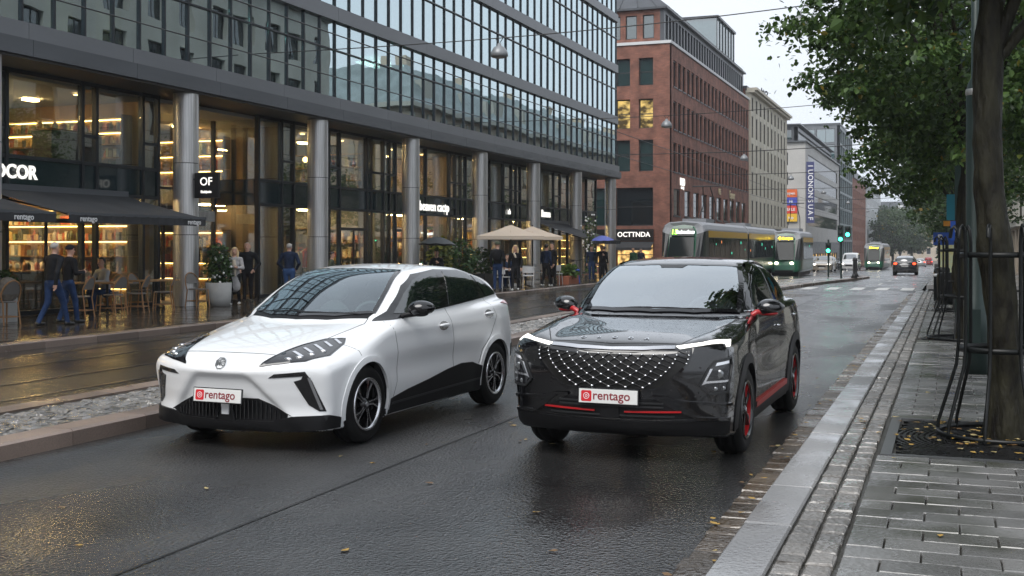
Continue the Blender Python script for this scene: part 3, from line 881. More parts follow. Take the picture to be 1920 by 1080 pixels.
    hl = car.panel('headlight', lp, dl, M_lamp_glass, root, off=.006, step=.04)
    car.line('headlight_trim', lp + [lp[0]], dl, M_dark, root, w=.016, h=.016)
    for sx, h_ in ((1, hl[0]), (-1, hl[1])):
        dd = (-sx*.45,.89,0)
        car.panel('lamp_element', [(sx*.70,.12,.63),(sx*.71,.13,.66),(sx*.87,.27,.67),(sx*.87,.27,.655),(sx*.73,.14,.645)], dd, M_reflector, h_, off=.010, thick=.004, step=.03, mirror=False)
        car.panel('lamp_element', [(sx*.70,.12,.65),(sx*.755,.15,.755),(sx*.775,.16,.755),(sx*.725,.13,.65)], dd, M_reflector, h_, off=.011, thick=.004, step=.03, mirror=False)
        car.panel('lamp_element', [(sx*.79,.18,.775),(sx*.80,.19,.80),(sx*.865,.28,.815),(sx*.865,.28,.795)], dd, M_reflector, h_, off=.010, thick=.004, step=.03, mirror=False)
        for q, r in (((.815,.2,.715),.036),((.79,.18,.60),.022),((.84,.23,.605),.020)):
            MB().sphere((0,0,0), (r,.012,r), 12, 6).build('lamp_lens', M_lens, h_, loc=car.cast((sx*q[0],q[1],q[2]), dd)[0])
    # lower bumper
    car.panel('lower_intake', [(-.64,.1,.375),(-.52,.07,.43),(-.36,.03,.515),(.36,.03,.515),(.52,.07,.43),(.64,.1,.375),(.3,.03,.355),(-.3,.03,.355)], F, M_black, root, off=.002, step=.05, mirror=False)
    for z in (.385,.455,.485):
        car.line('intake_slat', [(-.50 if z<.43 else -.42,.05,z),(0,.02,z),(.50 if z<.43 else .42,.05,z)], F, M_dark, root, w=.012, h=.012, mirror=False)
    for sx in (1,-1):
        car.line('red_blade', [(sx*.55,.08,.425),(sx*.35,.04,.42),(sx*.12,.02,.415)], F, M_red, root, w=.011, h=.018, mirror=False)
    car.panel('tow_cover', [(-.08,.02,.36),(.08,.02,.36),(.075,.02,.45),(-.075,.02,.45)], F, M_black, root, off=.016, step=.04, mirror=False)
    car.line('bumper_trim', [(.88,.35,.475),(.70,.14,.49),(.56,.08,.50),(.45,.05,.53),(.34,.03,.535)], F, M_gloss, root, w=.022, h=.02)
    car.line('bumper_trim', [(.45,.05,.52),(.56,.08,.44),(.66,.12,.375),(.87,.34,.365)], F, M_gloss, root, w=.022, h=.02)
    car.panel('front_skid', [(-.87,.38,.35),(-.6,.12,.352),(-.3,.04,.345),(0,.03,.342),(.3,.04,.345),(.6,.12,.352),(.87,.38,.35),(.86,.38,.25),(.4,.09,.235),(0,.07,.23),(-.4,.09,.235),(-.86,.38,.25)], F, M_black, root, off=.014, thick=.03, step=.05, mirror=False)
    number_plate(root, (0, -.014, .528), R_(-3))
    # bonnet letters
    for ch, x in zip('OMODA', (-.27,-.14,-.01,.12,.25)):
        q, n = car.cast((x,.20,.97), (0,.2,-1))
        if ch == 'M': ch = 'n'
        if ch == 'A': ch = '\u039b'
        ob('lettering', text_mesh(ch, .058, .003, M_chrome, 'CENTER', 1, 0, .0012), root, q + n*.004, (R_(16), 0, 0), (1.0, .95, 1))
    # shut lines
    car.line('panel_gap', [(.54,.17,.945),(.68,.52,1.012),(.745,.95,1.045),(.77,1.4,1.09)], (0,.1,-1), M_gap, root, w=.007)
    car.line('panel_gap', [(-.5,.155,.935),(0,.09,.925),(.5,.155,.935)], (0,.6,-.8), M_gap, root, w=.007, mirror=False)
    car.line('panel_gap', [(.8,1.45,1.08),(.89,1.42,.9),(.88,1.48,.65),(.88,1.44,.36)], S, M_gap, root, w=.007)
    car.line('panel_gap', [(.8,2.76,1.14),(.88,2.76,.9),(.88,2.74,.36)], S, M_gap, root, w=.007)
    car.line('panel_gap', [(.8,3.45,1.15),(.88,3.55,.95),(.89,3.32,.75),(.88,3.10,.55),(.88,3.05,.4)], S, M_gap, root, w=.007)
    car.panel('sill_cladding', [(.88,1.33,.36),(.88,2.2,.355),(.88,3.08,.36),(.88,3.1,.23),(.87,1.31,.215)], S, M_black, root, off=.010, thick=.02, step=.06)
    car.line('red_sill_strip', [(.88,1.40,.335),(.88,2.2,.345),(.88,3.03,.365)], S, M_red, root, w=.05, h=.02)
    for hy, hz in ((2.60,.945),(3.52,1.0)):
        for sx in (1,-1):
            q = car.cast((sx*.9,hy,hz), (-sx,0,0))[0]
            MB().sphere((0,0,0), (.02,.10,.017), 14, 8).build('door_handle', M_chrome, root, loc=q + Vector((sx*.010,0,0)))
    mirror_housing(car, (.955,1.72,1.15), (.125,.10,.078), M_black_paint, M_red, (.80,1.64,1.08))
    for sx in (1,-1):
        car.panel('tail_light', [(sx*.84,4.02,1.05),(sx*.80,4.22,1.06),(sx*.6,4.36,1.05),(sx*.6,4.36,1.0),(sx*.80,4.24,1.0)], (-sx*.7,-.7,0), M_red_lamp, root, off=.008, step=.04, mirror=False)
    car.line('roof_rail', [(.60,2.35,1.54),(.585,2.8,1.55),(.57,3.3,1.52),(.56,3.6,1.45)], (0,0,-1), M_gloss, root, w=.025, h=.018)
    add_wheels(car, 'black', .24, .225, .79)
    return root

M_screen_pale = mat('windscreen_glass_coated', (.05,.06,.065), .03, spec=1.0, ior=3.0)
M_grille_hole = mat('grille_recess', (.003,.003,.003), .5)
M_lattice = mat('grille_lattice', (.02,.02,.022), .12, coat=.5)
white_car_o = white_car()
black_car_o = black_car()
# ================================================================== ground, road, pavements
def gz(y):
    """the street falls gently away beyond the crossing"""
    t = max(0.0, y-40.0)
    if t < 20: return -0.0115*t*t/40.0
    return -0.0115*(min(t, 290.0)-10.0)

YS = [-40,-20,-10,0,4,8,12,16,20,25,30,35,40,43.8,46,48,50,52,54,56,58,60,63,66,70,75,78,82,88,95,105,120,140,160,190,220,260,300,330,360,430]
def sheet(mb, xl, xr, dz, ys=YS, mi=0, nx=1):
    """strip between two edge functions, following the fall of the street"""
    fl = xl if callable(xl) else (lambda y: xl); fr = xr if callable(xr) else (lambda y: xr)
    for a, b in zip(ys[:-1], ys[1:]):
        mb.quad((fl(a),a,gz(a)+dz),(fr(a),a,gz(a)+dz),(fr(b),b,gz(b)+dz),(fl(b),b,gz(b)+dz), mi)
    return mb

def ground_mat(name, c1, c2, rlo, rhi, bump, bscale, big=.35, specks=None, dist=.01, spec=.5, big_stretch=(1,1,1), stone_var=0.0, moss=0.0):
    """wet mineral surface: colour grain, patches of smoother standing water, aggregate relief"""
    m = bpy.data.materials.new(name); m.use_nodes = True
    t = m.node_tree; b = t.nodes['Principled BSDF']; lk = t.links.new
    tc = t.nodes.new('ShaderNodeTexCoord')
    def nz(sc, det=4, vec=None):
        n = t.nodes.new('ShaderNodeTexNoise'); n.inputs['Scale'].default_value = sc; n.inputs['Detail'].default_value = det
        lk(vec or tc.outputs['Object'], n.inputs['Vector']); return n.outputs[0]
    mp = t.nodes.new('ShaderNodeMapping'); mp.inputs['Scale'].default_value = big_stretch; lk(tc.outputs['Object'], mp.inputs[0])
    rp = t.nodes.new('ShaderNodeValToRGB')
    rp.color_ramp.elements[0].position = .35; rp.color_ramp.elements[0].color = (*c1,1)
    rp.color_ramp.elements[1].position = .65; rp.color_ramp.elements[1].color = (*c2,1)
    mixn = t.nodes.new('ShaderNodeMath'); mixn.operation = 'MULTIPLY_ADD'; mixn.inputs[1].default_value = .5
    sc2 = t.nodes.new('ShaderNodeMath'); sc2.operation = 'MULTIPLY'; sc2.inputs[1].default_value = .5
    lk(nz(120,2), mixn.inputs[0]); lk(nz(1.2), sc2.inputs[0]); lk(sc2.outputs[0], mixn.inputs[2])
    lk(mixn.outputs[0], rp.inputs[0])
    oi = t.nodes.new('ShaderNodeObjectInfo'); gi = t.nodes.new('ShaderNodeNewGeometry')
    av = t.nodes.new('ShaderNodeMath'); lk(oi.outputs['Random'], av.inputs[0]); lk(gi.outputs['Random Per Island'], av.inputs[1])
    fr = t.nodes.new('ShaderNodeMath'); fr.operation = 'FRACT'; lk(av.outputs[0], fr.inputs[0])
    sm = t.nodes.new('ShaderNodeMapRange'); sm.inputs[3].default_value = 1-stone_var; sm.inputs[4].default_value = 1+stone_var; lk(fr.outputs[0], sm.inputs[0])
    mu = t.nodes.new('ShaderNodeMixRGB'); mu.blend_type = 'MULTIPLY'; mu.inputs[0].default_value = 1; lk(rp.outputs[0], mu.inputs[1]); lk(sm.outputs[0], mu.inputs[2])
    last = mu.outputs[0]
    if moss:
        mm_ = t.nodes.new('ShaderNodeMapRange'); mm_.inputs[1].default_value = .50; mm_.inputs[2].default_value = .66; mm_.inputs[4].default_value = moss
        lk(nz(1.4, 6), mm_.inputs[0])
        mg = t.nodes.new('ShaderNodeMixRGB'); mg.inputs[2].default_value = (.030,.034,.018,1); lk(mm_.outputs[0], mg.inputs[0]); lk(last, mg.inputs[1]); last = mg.outputs[0]
    lk(last, b.inputs['Base Color'])
    big_n = nz(big, 5, mp.outputs[0])
    mr = t.nodes.new('ShaderNodeMapRange'); mr.inputs[1].default_value = .38; mr.inputs[2].default_value = .62
    mr.inputs[3].default_value = rlo; mr.inputs[4].default_value = rhi
    lk(big_n, mr.inputs[0]); lk(mr.outputs[0], b.inputs['Roughness'])
    b.inputs['Specular IOR Level'].default_value = spec
    mr2 = t.nodes.new('ShaderNodeMapRange'); mr2.inputs[1].default_value = .36; mr2.inputs[2].default_value = .58
    mr2.inputs[3].default_value = bump*.25; mr2.inputs[4].default_value = bump
    lk(big_n, mr2.inputs[0])
    vo = t.nodes.new('ShaderNodeTexVoronoi'); vo.inputs['Scale'].default_value = bscale; lk(tc.outputs['Object'], vo.inputs['Vector'])
    ad = t.nodes.new('ShaderNodeMath'); ad.operation = 'ADD'
    lk(vo.outputs['Distance'], ad.inputs[0]); lk(nz(bscale*.7, 7), ad.inputs[1])
    bp = t.nodes.new('ShaderNodeBump'); bp.inputs['Distance'].default_value = dist
    lk(mr2.outputs[0], bp.inputs['Strength']); lk(ad.outputs[0], bp.inputs['Height']); lk(bp.outputs[0], b.inputs['Normal'])
    return m

M_asphalt = ground_mat('wet_asphalt', (.009,.009,.0095), (.042,.0415,.041), .08, .40, 1.0, 46, .5, dist=.009, spec=1.0, big_stretch=(1,.4,1))
M_tramroad = ground_mat('wet_tram_asphalt', (.014,.013,.012), (.036,.033,.030), .05, .22, .6, 40, .5, dist=.007, spec=1.0, big_stretch=(1,.3,1))
M_granite = ground_mat('wet_granite', (.15,.152,.156), (.27,.265,.262), .08, .36, .4, 35, 1.3, dist=.005, spec=.9, stone_var=.28)
M_granite_pink = ground_mat('wet_pink_granite', (.13,.10,.085), (.22,.165,.135), .25, .48, .4, 60, .9, dist=.004, stone_var=.28)
M_paver = ground_mat('wet_concrete_paver', (.10,.10,.098), (.20,.198,.194), .06, .36, .45, 32, 1.1, dist=.006, moss=.75, spec=.9, stone_var=.28)
M_gutter = ground_mat('wet_gutter_stone', (.04,.03,.021), (.10,.075,.052), .12, .42, .7, 30, 1.8, dist=.012, spec=.9, stone_var=.28)
M_joint = ground_mat('wet_joint_sand', (.02,.018,.014), (.04,.036,.028), .3, .6, .6, 60, 1.0)
M_left_pave = ground_mat('wet_dark_slab', (.035,.029,.024), (.065,.055,.045), .05, .20, .35, 25, .6, dist=.006, spec=1.0, big_stretch=(1,.4,1))
M_cobble = ground_mat('wet_cobble', (.10,.096,.090), (.22,.205,.19), .12, .42, .7, 30, 1.6, dist=.012, spec=.9, stone_var=.28)
M_marking = mat('road_paint', (.5,.5,.48), .4, var=.15, vscale=8)
M_rail = mat('rail_steel', (.35,.35,.36), .22, 1.0)
M_groove = mat('rail_groove', (.006,.006,.006), .5)

g = MB(); sheet(g, -500, 500, -.16, [-300,-100,0,40,60,100,200,330,430,3000])
g.build('ground', M_asphalt, kind='structure')
road_o = sheet(MB(), -14.3, -1.0, 0).build('road', M_asphalt, kind='structure')
tram_o = sheet(MB(), -14.25, -8.5, .004).build('tramway', M_tramroad, kind='structure')
def track_shift(y):
    t = min(1, max(0, (y-60)/80)); return 3.0*t*t*(3-2*t)
for xr in (-9.65, -10.75, -12.2, -13.3):
    m = MB(); sheet(m, lambda y: xr-.035+track_shift(y), lambda y: xr+.035+track_shift(y), .010)
    r = m.build('rail', M_rail, tram_o)
    m = MB(); sheet(m, lambda y: xr+.035+track_shift(y), lambda y: xr+.075+track_shift(y), .008)
    m.build('rail_groove', M_groove, tram_o)
m = MB(); sheet(m, -4.02, -3.998, .004, [3,6,9,12,16,20,25,30,35,40]); m.build('tar_seam', M_groove, road_o)
for i in range(5):
    x = -5.6 + i*.95
    MB().quad((x,47.2,gz(47.2)+.006),(x+.48,47.2,gz(47.2)+.006),(x+.48,50.4,gz(50.4)+.006),(x,50.4,gz(50.4)+.006)).build('zebra_stripe', M_marking, road_o)
for i in range(5):
    y = 56 + i*9
    MB().quad((-3.1,y,gz(y)+.006),(-2.98,y,gz(y)+.006),(-2.98,y+3,gz(y+3)+.006),(-3.1,y+3,gz(y+3)+.006)).build('lane_dash', M_marking, road_o)

def stone(x0, x1, y0, y1, z0, z1, b=.012, j=.006):
    """one hewn stone with a worn, uneven top"""
    r = lambda: rng.uniform(-j, j)
    v = [(x0,y0,z0),(x1,y0,z0),(x1,y1,z0),(x0,y1,z0)]
    t = [(x0+r(),y0+r(),z1-b),(x1+r(),y0+r(),z1-b),(x1+r(),y1+r(),z1-b),(x0+r(),y1+r(),z1-b)]
    u = [(x0+b+r(),y0+b+r(),z1+r()*.6),(x1-b+r(),y0+b+r(),z1+r()*.6),(x1-b+r(),y1-b+r(),z1+r()*.6),(x0+b+r(),y1-b+r(),z1+r()*.6)]
    return v+t+u, [(0,3,2,1),(8,9,10,11),(0,1,5,4),(1,2,6,5),(2,3,7,6),(3,0,4,7),(4,5,9,8),(5,6,10,9),(6,7,11,10),(7,4,8,11)]

# ---------------- right pavement
pv = MB()
ysr = [y for y in YS if y < 43.8] + [43.8]
sheet(pv, -1.06, 4.6, .095, ysr)
pave_o = pv.build('pavement', M_joint, kind='structure')
pv = MB(); sheet(pv, -.9, 4.6, .10, [51.9,54,56,58,60,63,66,70,75,82,95,120,160,220,300,360])
pv.quad((-.9,51.9,-.1),(4.6,51.9,-.1),(4.6,51.9,gz(51.9)+.10),(-.9,51.9,gz(51.9)+.10))
for a, b in zip([51.9,60,75,95,160,220,300],[60,75,95,160,220,300,360]):
    pv.quad((-.9,b,gz(b)-.05),(-.9,a,gz(a)-.05),(-.9,a,gz(a)+.10),(-.9,b,gz(b)+.10))
pv.build('pavement', M_granite, kind='structure')
y = 2.2
while y < 43.6:
    l = min(rng.uniform(1.0,1.25), 43.8-y)
    v, f = stone(-1.10, -.83, y+.004, y+l-.004, -.04, .12+rng.uniform(-.003,.003), .012, .002)
    MB().add(v, f).build('kerb_stone', M_granite, pave_o); y += l
gut = 0
rest = MB()
y = 2.5
while y < 43:
    l = rng.uniform(.16,.26)
    v, f = stone(-1.34+rng.uniform(-.012,.012), -1.108, y+.01, y+l-.008, -.05, .010+rng.uniform(-.005,.006), .012, .005)
    if y < 26: MB().add(v, f).build('gutter_stone', M_gutter, road_o)
    else: rest.add(v, f)
    y += l
rest.build('gutter_stone', M_gutter, road_o, kind='stuff')
rest = MB()
for row in range(2):
    y = 2.4 + row*.1; x0 = -.822 + row*.148
    while y < 43.6:
        l = rng.uniform(.17,.27)
        v, f = stone(x0+.008, x0+.138, y+.013, y+l-.013, .04, .120+rng.uniform(-.005,.005), .011, .005)
        if 4.5 < y < 34: MB().add(v, f).build('cobble', M_cobble, pave_o)
        else: rest.add(v, f)
        y += l
rest.build('cobble', M_cobble, pave_o, kind='stuff')
rest = MB(); npv = 0
y = 2.6; row = 0
while y < 43.6:
    d = .235
    x = -.515 - (0 if row % 2 else .19)
    while x < 4.5:
        w = .38; xa = max(x, -.515); xb = min(x+w, 4.55)
        if xb-xa > .06 and not (-.47 < (xa+xb)/2 < 1.35 and 9.12 < y+d/2 < 11.3) and not ((xa+xb)/2-.25)**2 + (y+d/2-21.2)**2 < .5 and not ((xa+xb)/2-.25)**2 + (y+d/2-30.6)**2 < .5:
            v, f = stone(xa+.005, xb-.005, y+.005, y+d-.005, .05, .116+rng.uniform(-.003,.003), .005, .002)
            inframe = y > 5.2 and (xa*.9361+y*.3518)/max(.1,(-xa*.3518+y*.9361)) < .46
            if inframe and npv < 292: MB().add(v, f).build('paver', M_paver, pave_o); npv += 1
            else: rest.add(v, f)
        x += w
    y += d; row += 1
rest.build('paver', M_paver, pave_o, kind='stuff')

# ---------------- median island between road and tramway
def med_r(y):
    return float(np.interp(y, [-40,25,38,47,62,74,78], [-6.97,-6.97,-6.55,-5.95,-5.05,-4.55,-5.2]))
def med_l(y):
    return float(np.interp(y, [-40,45,62,74,78], [-8.62,-8.62,-7.7,-6.2,-5.6]))
ysm = [-10,0,4,8,12,16,20,25,28,31,34,38,41,44,47,50,54,58,62,66,70,74,76,78]
md = MB(); sheet(md, lambda y: med_l(y)+.1, lambda y: med_r(y)-.1, .115, ysm)
med_o = md.build('traffic_island', M_joint, kind='structure')
for side in (0, 1):
    y = -4.0
    while y < 77.4:
        l = min(rng.uniform(.95,1.2), 78-y)
        e = med_r if side else med_l
        sg = -1 if side else 1
        a, b = e(y+.005), e(y+l-.005)
        za, zb = gz(y), gz(y+l)
        w = .31
        bot = .12
        v = [(a,y,za-.05),(a+sg*w,y,za-.05),(b+sg*w,y+l-.008,zb-.05),(b,y+l-.008,zb-.05),
             (a,y,za+bot),(a+sg*w,y,za+.135),(b+sg*w,y+l-.008,zb+.135),(b,y+l-.008,zb+bot),
             (a+sg*.025,y,za+.138),(b+sg*.025,y+l-.008,zb+.138)]
        f = [(0,1,5,8,4),(1,2,6,5),(2,3,7,9,6),(3,0,4,7),(4,8,9,7),(8,5,6,9)]
        MB().add(v, f).build('kerb_stone', M_granite_pink, med_o); y += l
cb = MB(); y = 2.0; row = 0
while y < 46:
    x = med_l(y)+.33 + (.06 if row % 2 else 0)
    while x < med_r(y)-.40:
        w = rng.uniform(.10,.15)
        v, f = stone(x+.005, x+w-.006, y+.006, y+.125, .06, .128+rng.uniform(-.012,.010), .016, .012)
        cb.add(v, f); x += w
    y += .13; row += 1
cb.build('cobble', M_cobble, med_o, kind='stuff')
ic = MB(); sheet(ic, lambda y: med_l(y)+.3, lambda y: med_r(y)-.3, .128, [46,50,54,58,62,66,70,73])
ic.build('island_paving', M_granite, med_o)

# ---------------- left pavement in front of the shops
lp = MB(); sheet(lp, -30, -14.2, .112, [y for y in YS if y < 360])
left_o = lp.build('pavement', M_left_pave, kind='structure')
y = 6.0
while y < 80:
    l = rng.uniform(1.0,1.3)
    z = gz(y)
    v, f = stone(-14.36, -14.06, y+.005, y+l-.005, z-.1, z+.125, .015, .003)
    MB().add(v, f).build('kerb_stone', M_granite_pink, left_o); y += l
slab = MB(); y = 8; row = 0
while y < 62:
    x = -14.37 - (.3 if row % 2 else 0)
    while x > -18.6:
        xb = max(x-.6, -18.6)
        slab.box(xb+.004, x-.004, y+.004, y+.396, .08, .118+rng.uniform(-.002,.002))
        x -= .6
    y += .4; row += 1
slab.build('paving_slab', M_left_pave, left_o, kind='stuff')

# fallen leaves
lf = MB()
for i in range(420):
    if i < 170: x, y = rng.gauss(.35,.5), rng.gauss(10.4,.45); z = .128
    elif i < 290: x, y = rng.uniform(-1.38,-1.12), rng.uniform(4,42); z = .02
    elif i < 330: x, y = rng.uniform(-.5,3), rng.uniform(5,40); z = .122
    else: x, y = rng.uniform(-6.9,-1.4), rng.uniform(4.5,25); z = .006
    a = rng.uniform(0,6.28); s_ = rng.uniform(.018,.035)
    p = [(x+s_*math.cos(a+k)*q, y+s_*math.sin(a+k)*q, z+rng.uniform(0,.008)) for k, q in ((0,1.2),(1.2,.7),(2.4,.6),(3.14,1.1),(3.9,.6),(5.1,.7))]
    lf.add(p, [tuple(range(6))], rng.choice((0,0,1,2)))
lf.build('fallen_leaves', [mat('leaf_yellow',(.36,.22,.04),.5), mat('leaf_brown',(.14,.075,.025),.5), mat('leaf_pale',(.4,.32,.14),.5)], kind='stuff')
# ================================================================== buildings
def rebase(root, base):
    """put the thing's Empty at its base without moving its parts"""
    root.location = base
    b = Vector(base)
    for c in root.children: c.location = Vector(c.location) - b
    return root

_unit = {}
def unit_box(material):
    if material.name not in _unit:
        _unit[material.name] = MB().box(0,1,0,1,0,1).mesh('panel', material)
    return _unit[material.name]
def ubox(name, x0, x1, y0, y1, z0, z1, material, parent=None, **kw):
    """box that shares its mesh with every other of the same material"""
    return ob(name, unit_box(material), parent, (x0,y0,z0), None, (x1-x0,y1-y0,z1-z0), **kw)

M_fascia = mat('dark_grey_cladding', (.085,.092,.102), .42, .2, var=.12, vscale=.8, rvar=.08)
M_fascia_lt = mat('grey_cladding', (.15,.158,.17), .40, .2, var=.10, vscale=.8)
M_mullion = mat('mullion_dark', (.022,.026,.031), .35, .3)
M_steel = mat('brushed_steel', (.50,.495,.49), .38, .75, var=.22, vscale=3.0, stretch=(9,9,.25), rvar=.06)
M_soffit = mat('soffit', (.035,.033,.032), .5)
M_teal_panel = mat('teal_spandrel_glass', (.010,.022,.026), .10, coat=.4)
M_pane = glass('office_glass', (.30,.42,.42), (.80,.93,.97), .58, 0.0, .0025, .9)
M_shopglass = glass('shop_glass', (.86,.9,.88), (.9,.95,.95), .17, 0.0, .003, .8)
M_office_in = mat('office_wall', (.20,.21,.20), .8)
M_office_ceil = mat('office_ceiling', (.42,.43,.42), .8)
M_blind = mat('blind_fabric', (.50,.56,.54), .8, var=.1, vscale=6, stretch=(1,8,.2))
M_warm_wall = mat('warm_plaster', (.34,.22,.11), .7, var=.35, vscale=1.2)
M_dark_wall = mat('dark_panelling', (.05,.038,.028), .6, var=.3, vscale=2)
M_wood = mat('oak_boards', (.30,.18,.08), .5, var=.3, vscale=4, stretch=(1,8,1))
M_darkwood = mat('dark_shelf', (.035,.025,.018), .5)
M_shopfloor = mat('shop_floor', (.16,.12,.08), .35)
M_lamp_warm = emat('warm_lamp', (1.0,.62,.25), 62.0)
M_lamp_soft = emat('warm_globe', (1.0,.60,.22), 7.0)
M_shelf_light = emat('shelf_strip_light', (1.0,.64,.2), 9.0)
M_lamp_cool = emat('office_lamp', (1.0,.93,.78), 9.0)
M_sign_white = emat('lit_letters', (1.0,.97,.9), .85)
M_sign_gold = emat('lit_letters_gold', (1.0,.62,.2), 1.1)
M_goods = [mat('goods_%d' % i, c, .45) for i, c in enumerate([(.55,.38,.16),(.62,.56,.42),(.30,.14,.06),(.12,.13,.12),(.48,.12,.06),(.66,.62,.55),(.20,.22,.12)])]

PITCH = 6.83
COLY = [25.64 + PITCH*k for k in range(-2, 7)]
FX = -18.72
office = thing('office_building', 'glass and grey steel office block with lit shops under a row of round columns', 'building')
# upper storeys
floors = [(6.5,9.0),(9.46,12.08),(12.55,15.12),(15.57,18.2)]
NB = 57; S_ = PITCH/7; Y1 = 67.55
pane_mesh = {}
for fi, (z0, z1) in enumerate(floors):
    pm = MB().box(-.006,.006,-S_/2+.02,S_/2-.02,-(z1-z0)/2,(z1-z0)/2).mesh('pane', M_pane)
    mm = MB().box(-.05,.012,-.020,.020,-(z1-z0)/2,(z1-z0)/2).mesh('mullion', M_mullion)
    for i in range(NB):
        yc = Y1 - (i+.5)*S_
        ob('pane', pm, office, (FX-.03, yc, (z0+z1)/2), (0, R_(rng.gauss(0,.10)), R_(rng.gauss(0,.16))))
    for i in range(NB+1):
        ob('mullion', mm, office, (FX+.02, Y1-i*S_, (z0+z1)/2))
    zt_ = z1 - (z1-z0)*.37
    ubox('transom', FX-.02, FX+.04, Y1-NB*S_, Y1, zt_-.02, zt_+.02, M_mullion, office)
    # interior
    ubox('back_wall', -25.0, -24.8, 11.5, Y1, z0-.2, z1+.2, M_office_in, office)
    ubox('floor_slab', -24.8, FX-.25, 11.5, Y1, z0-.42, z0-.05, M_office_ceil, office)
    for i in range(NB):
        yc = Y1 - (i+.5)*S_
        if rng.random() < .42:
            h = rng.choice((1.0, .95, .6, .45))*(z1-z0)
            w = rng.uniform(.25,.47)
            ubox('blind', FX-.42, FX-.40, yc-w, yc+w, z1-.06-h+.06, z1-.02, M_blind, office)
for (ya, yb, z) in ((25.2,27.0,8.75),(40.0,41.6,8.8),(30.0,31.6,11.9)):
    ubox('ceiling_lamp', -21.5, -20.2, ya, yb, z, z+.05, M_lamp_cool, office)
ubox('warm_room_wall', -22.6, -22.5, 24.6, 27.6, 6.5, 8.95, M_warm_wall, office)
for i, k in enumerate(range(9)):
    ya, yb = Y1-(k+1)*PITCH, Y1-k*PITCH
    for (za, zb) in ((9.0,9.46),(12.08,12.55),(15.12,15.57),(18.2,18.9)):
        ubox('spandrel_panel', FX-.25, FX+.13, ya+.006, yb-.006, za, zb, M_fascia_lt, office)
    for h in (0, 1):
        a, b = ya + h*PITCH/2, ya + (h+1)*PITCH/2
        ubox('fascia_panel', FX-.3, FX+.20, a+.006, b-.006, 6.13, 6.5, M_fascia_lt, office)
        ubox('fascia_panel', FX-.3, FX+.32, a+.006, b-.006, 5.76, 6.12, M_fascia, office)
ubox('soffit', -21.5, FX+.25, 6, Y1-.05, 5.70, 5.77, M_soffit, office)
ubox('roof_slab', -30, FX, 6, Y1, 18.92, 19.3, M_fascia, office)
ubox('end_wall', -30, FX-.05, Y1-.02, Y1+.12, 5.8, 18.9, M_fascia, office)
ubox('rear_wall', -30.2, -30, 6, Y1, .1, 18.9, M_fascia, office)
ubox('end_wall', -30, FX-.05, 5.8, 6, .1, 18.9, M_fascia, office)
# columns
cm = MB().lathe([(.33,0),(.33,1.86)], 32).mesh('column_drum', M_steel)
cj = MB().lathe([(.318,0),(.318,5.64)], 24).mesh('column', M_dark)
for yc in COLY:
    co = ob('column', cj, office, (-18.82, yc, .12))
    for k in range(3): ob('column_drum', cm, co, (0,0,.004+k*1.878))

# shop fronts
GX = -19.75
def shopfront(ya, yb, gx, parts, doors=(), spandrel=True):
    """glazed bay between two columns: parts are pane widths (fractions)"""
    tot = sum(parts); y = ya
    ubox('frame', gx-.06, gx+.06, ya, yb, .118, .22, M_mullion, office)
    ubox('frame', gx-.06, gx+.07, ya, yb, 2.93, 3.02, M_mullion, office)
    ubox('frame', gx-.06, gx+.07, ya, yb, 3.68, 3.76, M_mullion, office)
    ubox('frame', gx-.06, gx+.06, ya, yb, 5.60, 5.70, M_mullion, office)
    for i, p in enumerate(parts):
        w = (yb-ya)*p/tot
        ubox('frame', gx-.06, gx+.08, y-.045, y+.045, .12, 5.70, M_mullion, office)
        if w > .25:
            ubox('shop_window', gx-.01, gx+.01, y+.045, y+w-.045, .22, 2.93, M_shopglass, office)
            ubox('shop_window', gx-.01, gx+.01, y+.045, y+w-.045, 3.76, 5.60, M_shopglass, office)
            ubox('spandrel_panel', gx-.03, gx+.03, y+.045, y+w-.045, 3.02, 3.68, M_teal_panel, office)
            if i in doors:
                ubox('door_frame', gx+.02, gx+.07, y+.05, y+w-.05, 2.25, 2.35, M_mullion, office)
                ubox('door_frame', gx+.02, gx+.07, y+w/2-.03, y+w/2+.03, .2, 2.25, M_mullion, office)
            if w < 1.1:
                ubox('transom', gx-.05, gx+.07, y, y+w, 4.35, 4.42, M_mullion, office)
        y += w
    ubox('frame', gx-.06, gx+.08, yb-.045, yb+.045, .12, 5.70, M_mullion, office)

def shelf_unit(x, y, w_, z0, n, dz, label, seed, depth=.4, fill=.9, rz=R_(-90), light=True):
    r = random.Random(seed)
    t = thing('shop_shelf', label, 'shelf', (x, y, z0), rz)
    hw = w_/2
    ubox('back_panel', -.03, 0, -hw, hw, 0, n*dz+.1, M_warm_wall, t)
    for k in range(n+1): ubox('shelf_board', 0, depth, -hw, hw, k*dz+.02, k*dz+.05, M_wood, t)
    for yy in (-hw, hw-.04): ubox('side_panel', 0, depth, yy, yy+.04, .05, n*dz+.1, M_darkwood, t)
    for k in range(n):
        if light and r.random() < .75: ubox('shelf_light', .03, .06, -hw+.1, hw-.1, (k+1)*dz-.01, (k+1)*dz+.012, M_shelf_light, t)
    gd = MB()
    for k in range(n):
        y = -hw+.06
        while y < hw-.1:
            w = r.uniform(.06,.16); h = r.uniform(.35,.8)*dz
            if r.random() < fill:
                if r.random() < .4: gd.lathe([(0,0),(w*.42,0),(w*.42,h*.65),(w*.18,h*.8),(w*.16,h),(0,h)], 7, r.randrange(7), Matrix.Translation((depth*.6,y+w/2,k*dz+.05)))
                else: gd.box(depth*.25, depth*.8, y+.008, y+w-.008, k*dz+.05, k*dz+.05+h, r.randrange(7))
            y += w
    gd.build('goods', M_goods, t, kind='stuff')
    return t

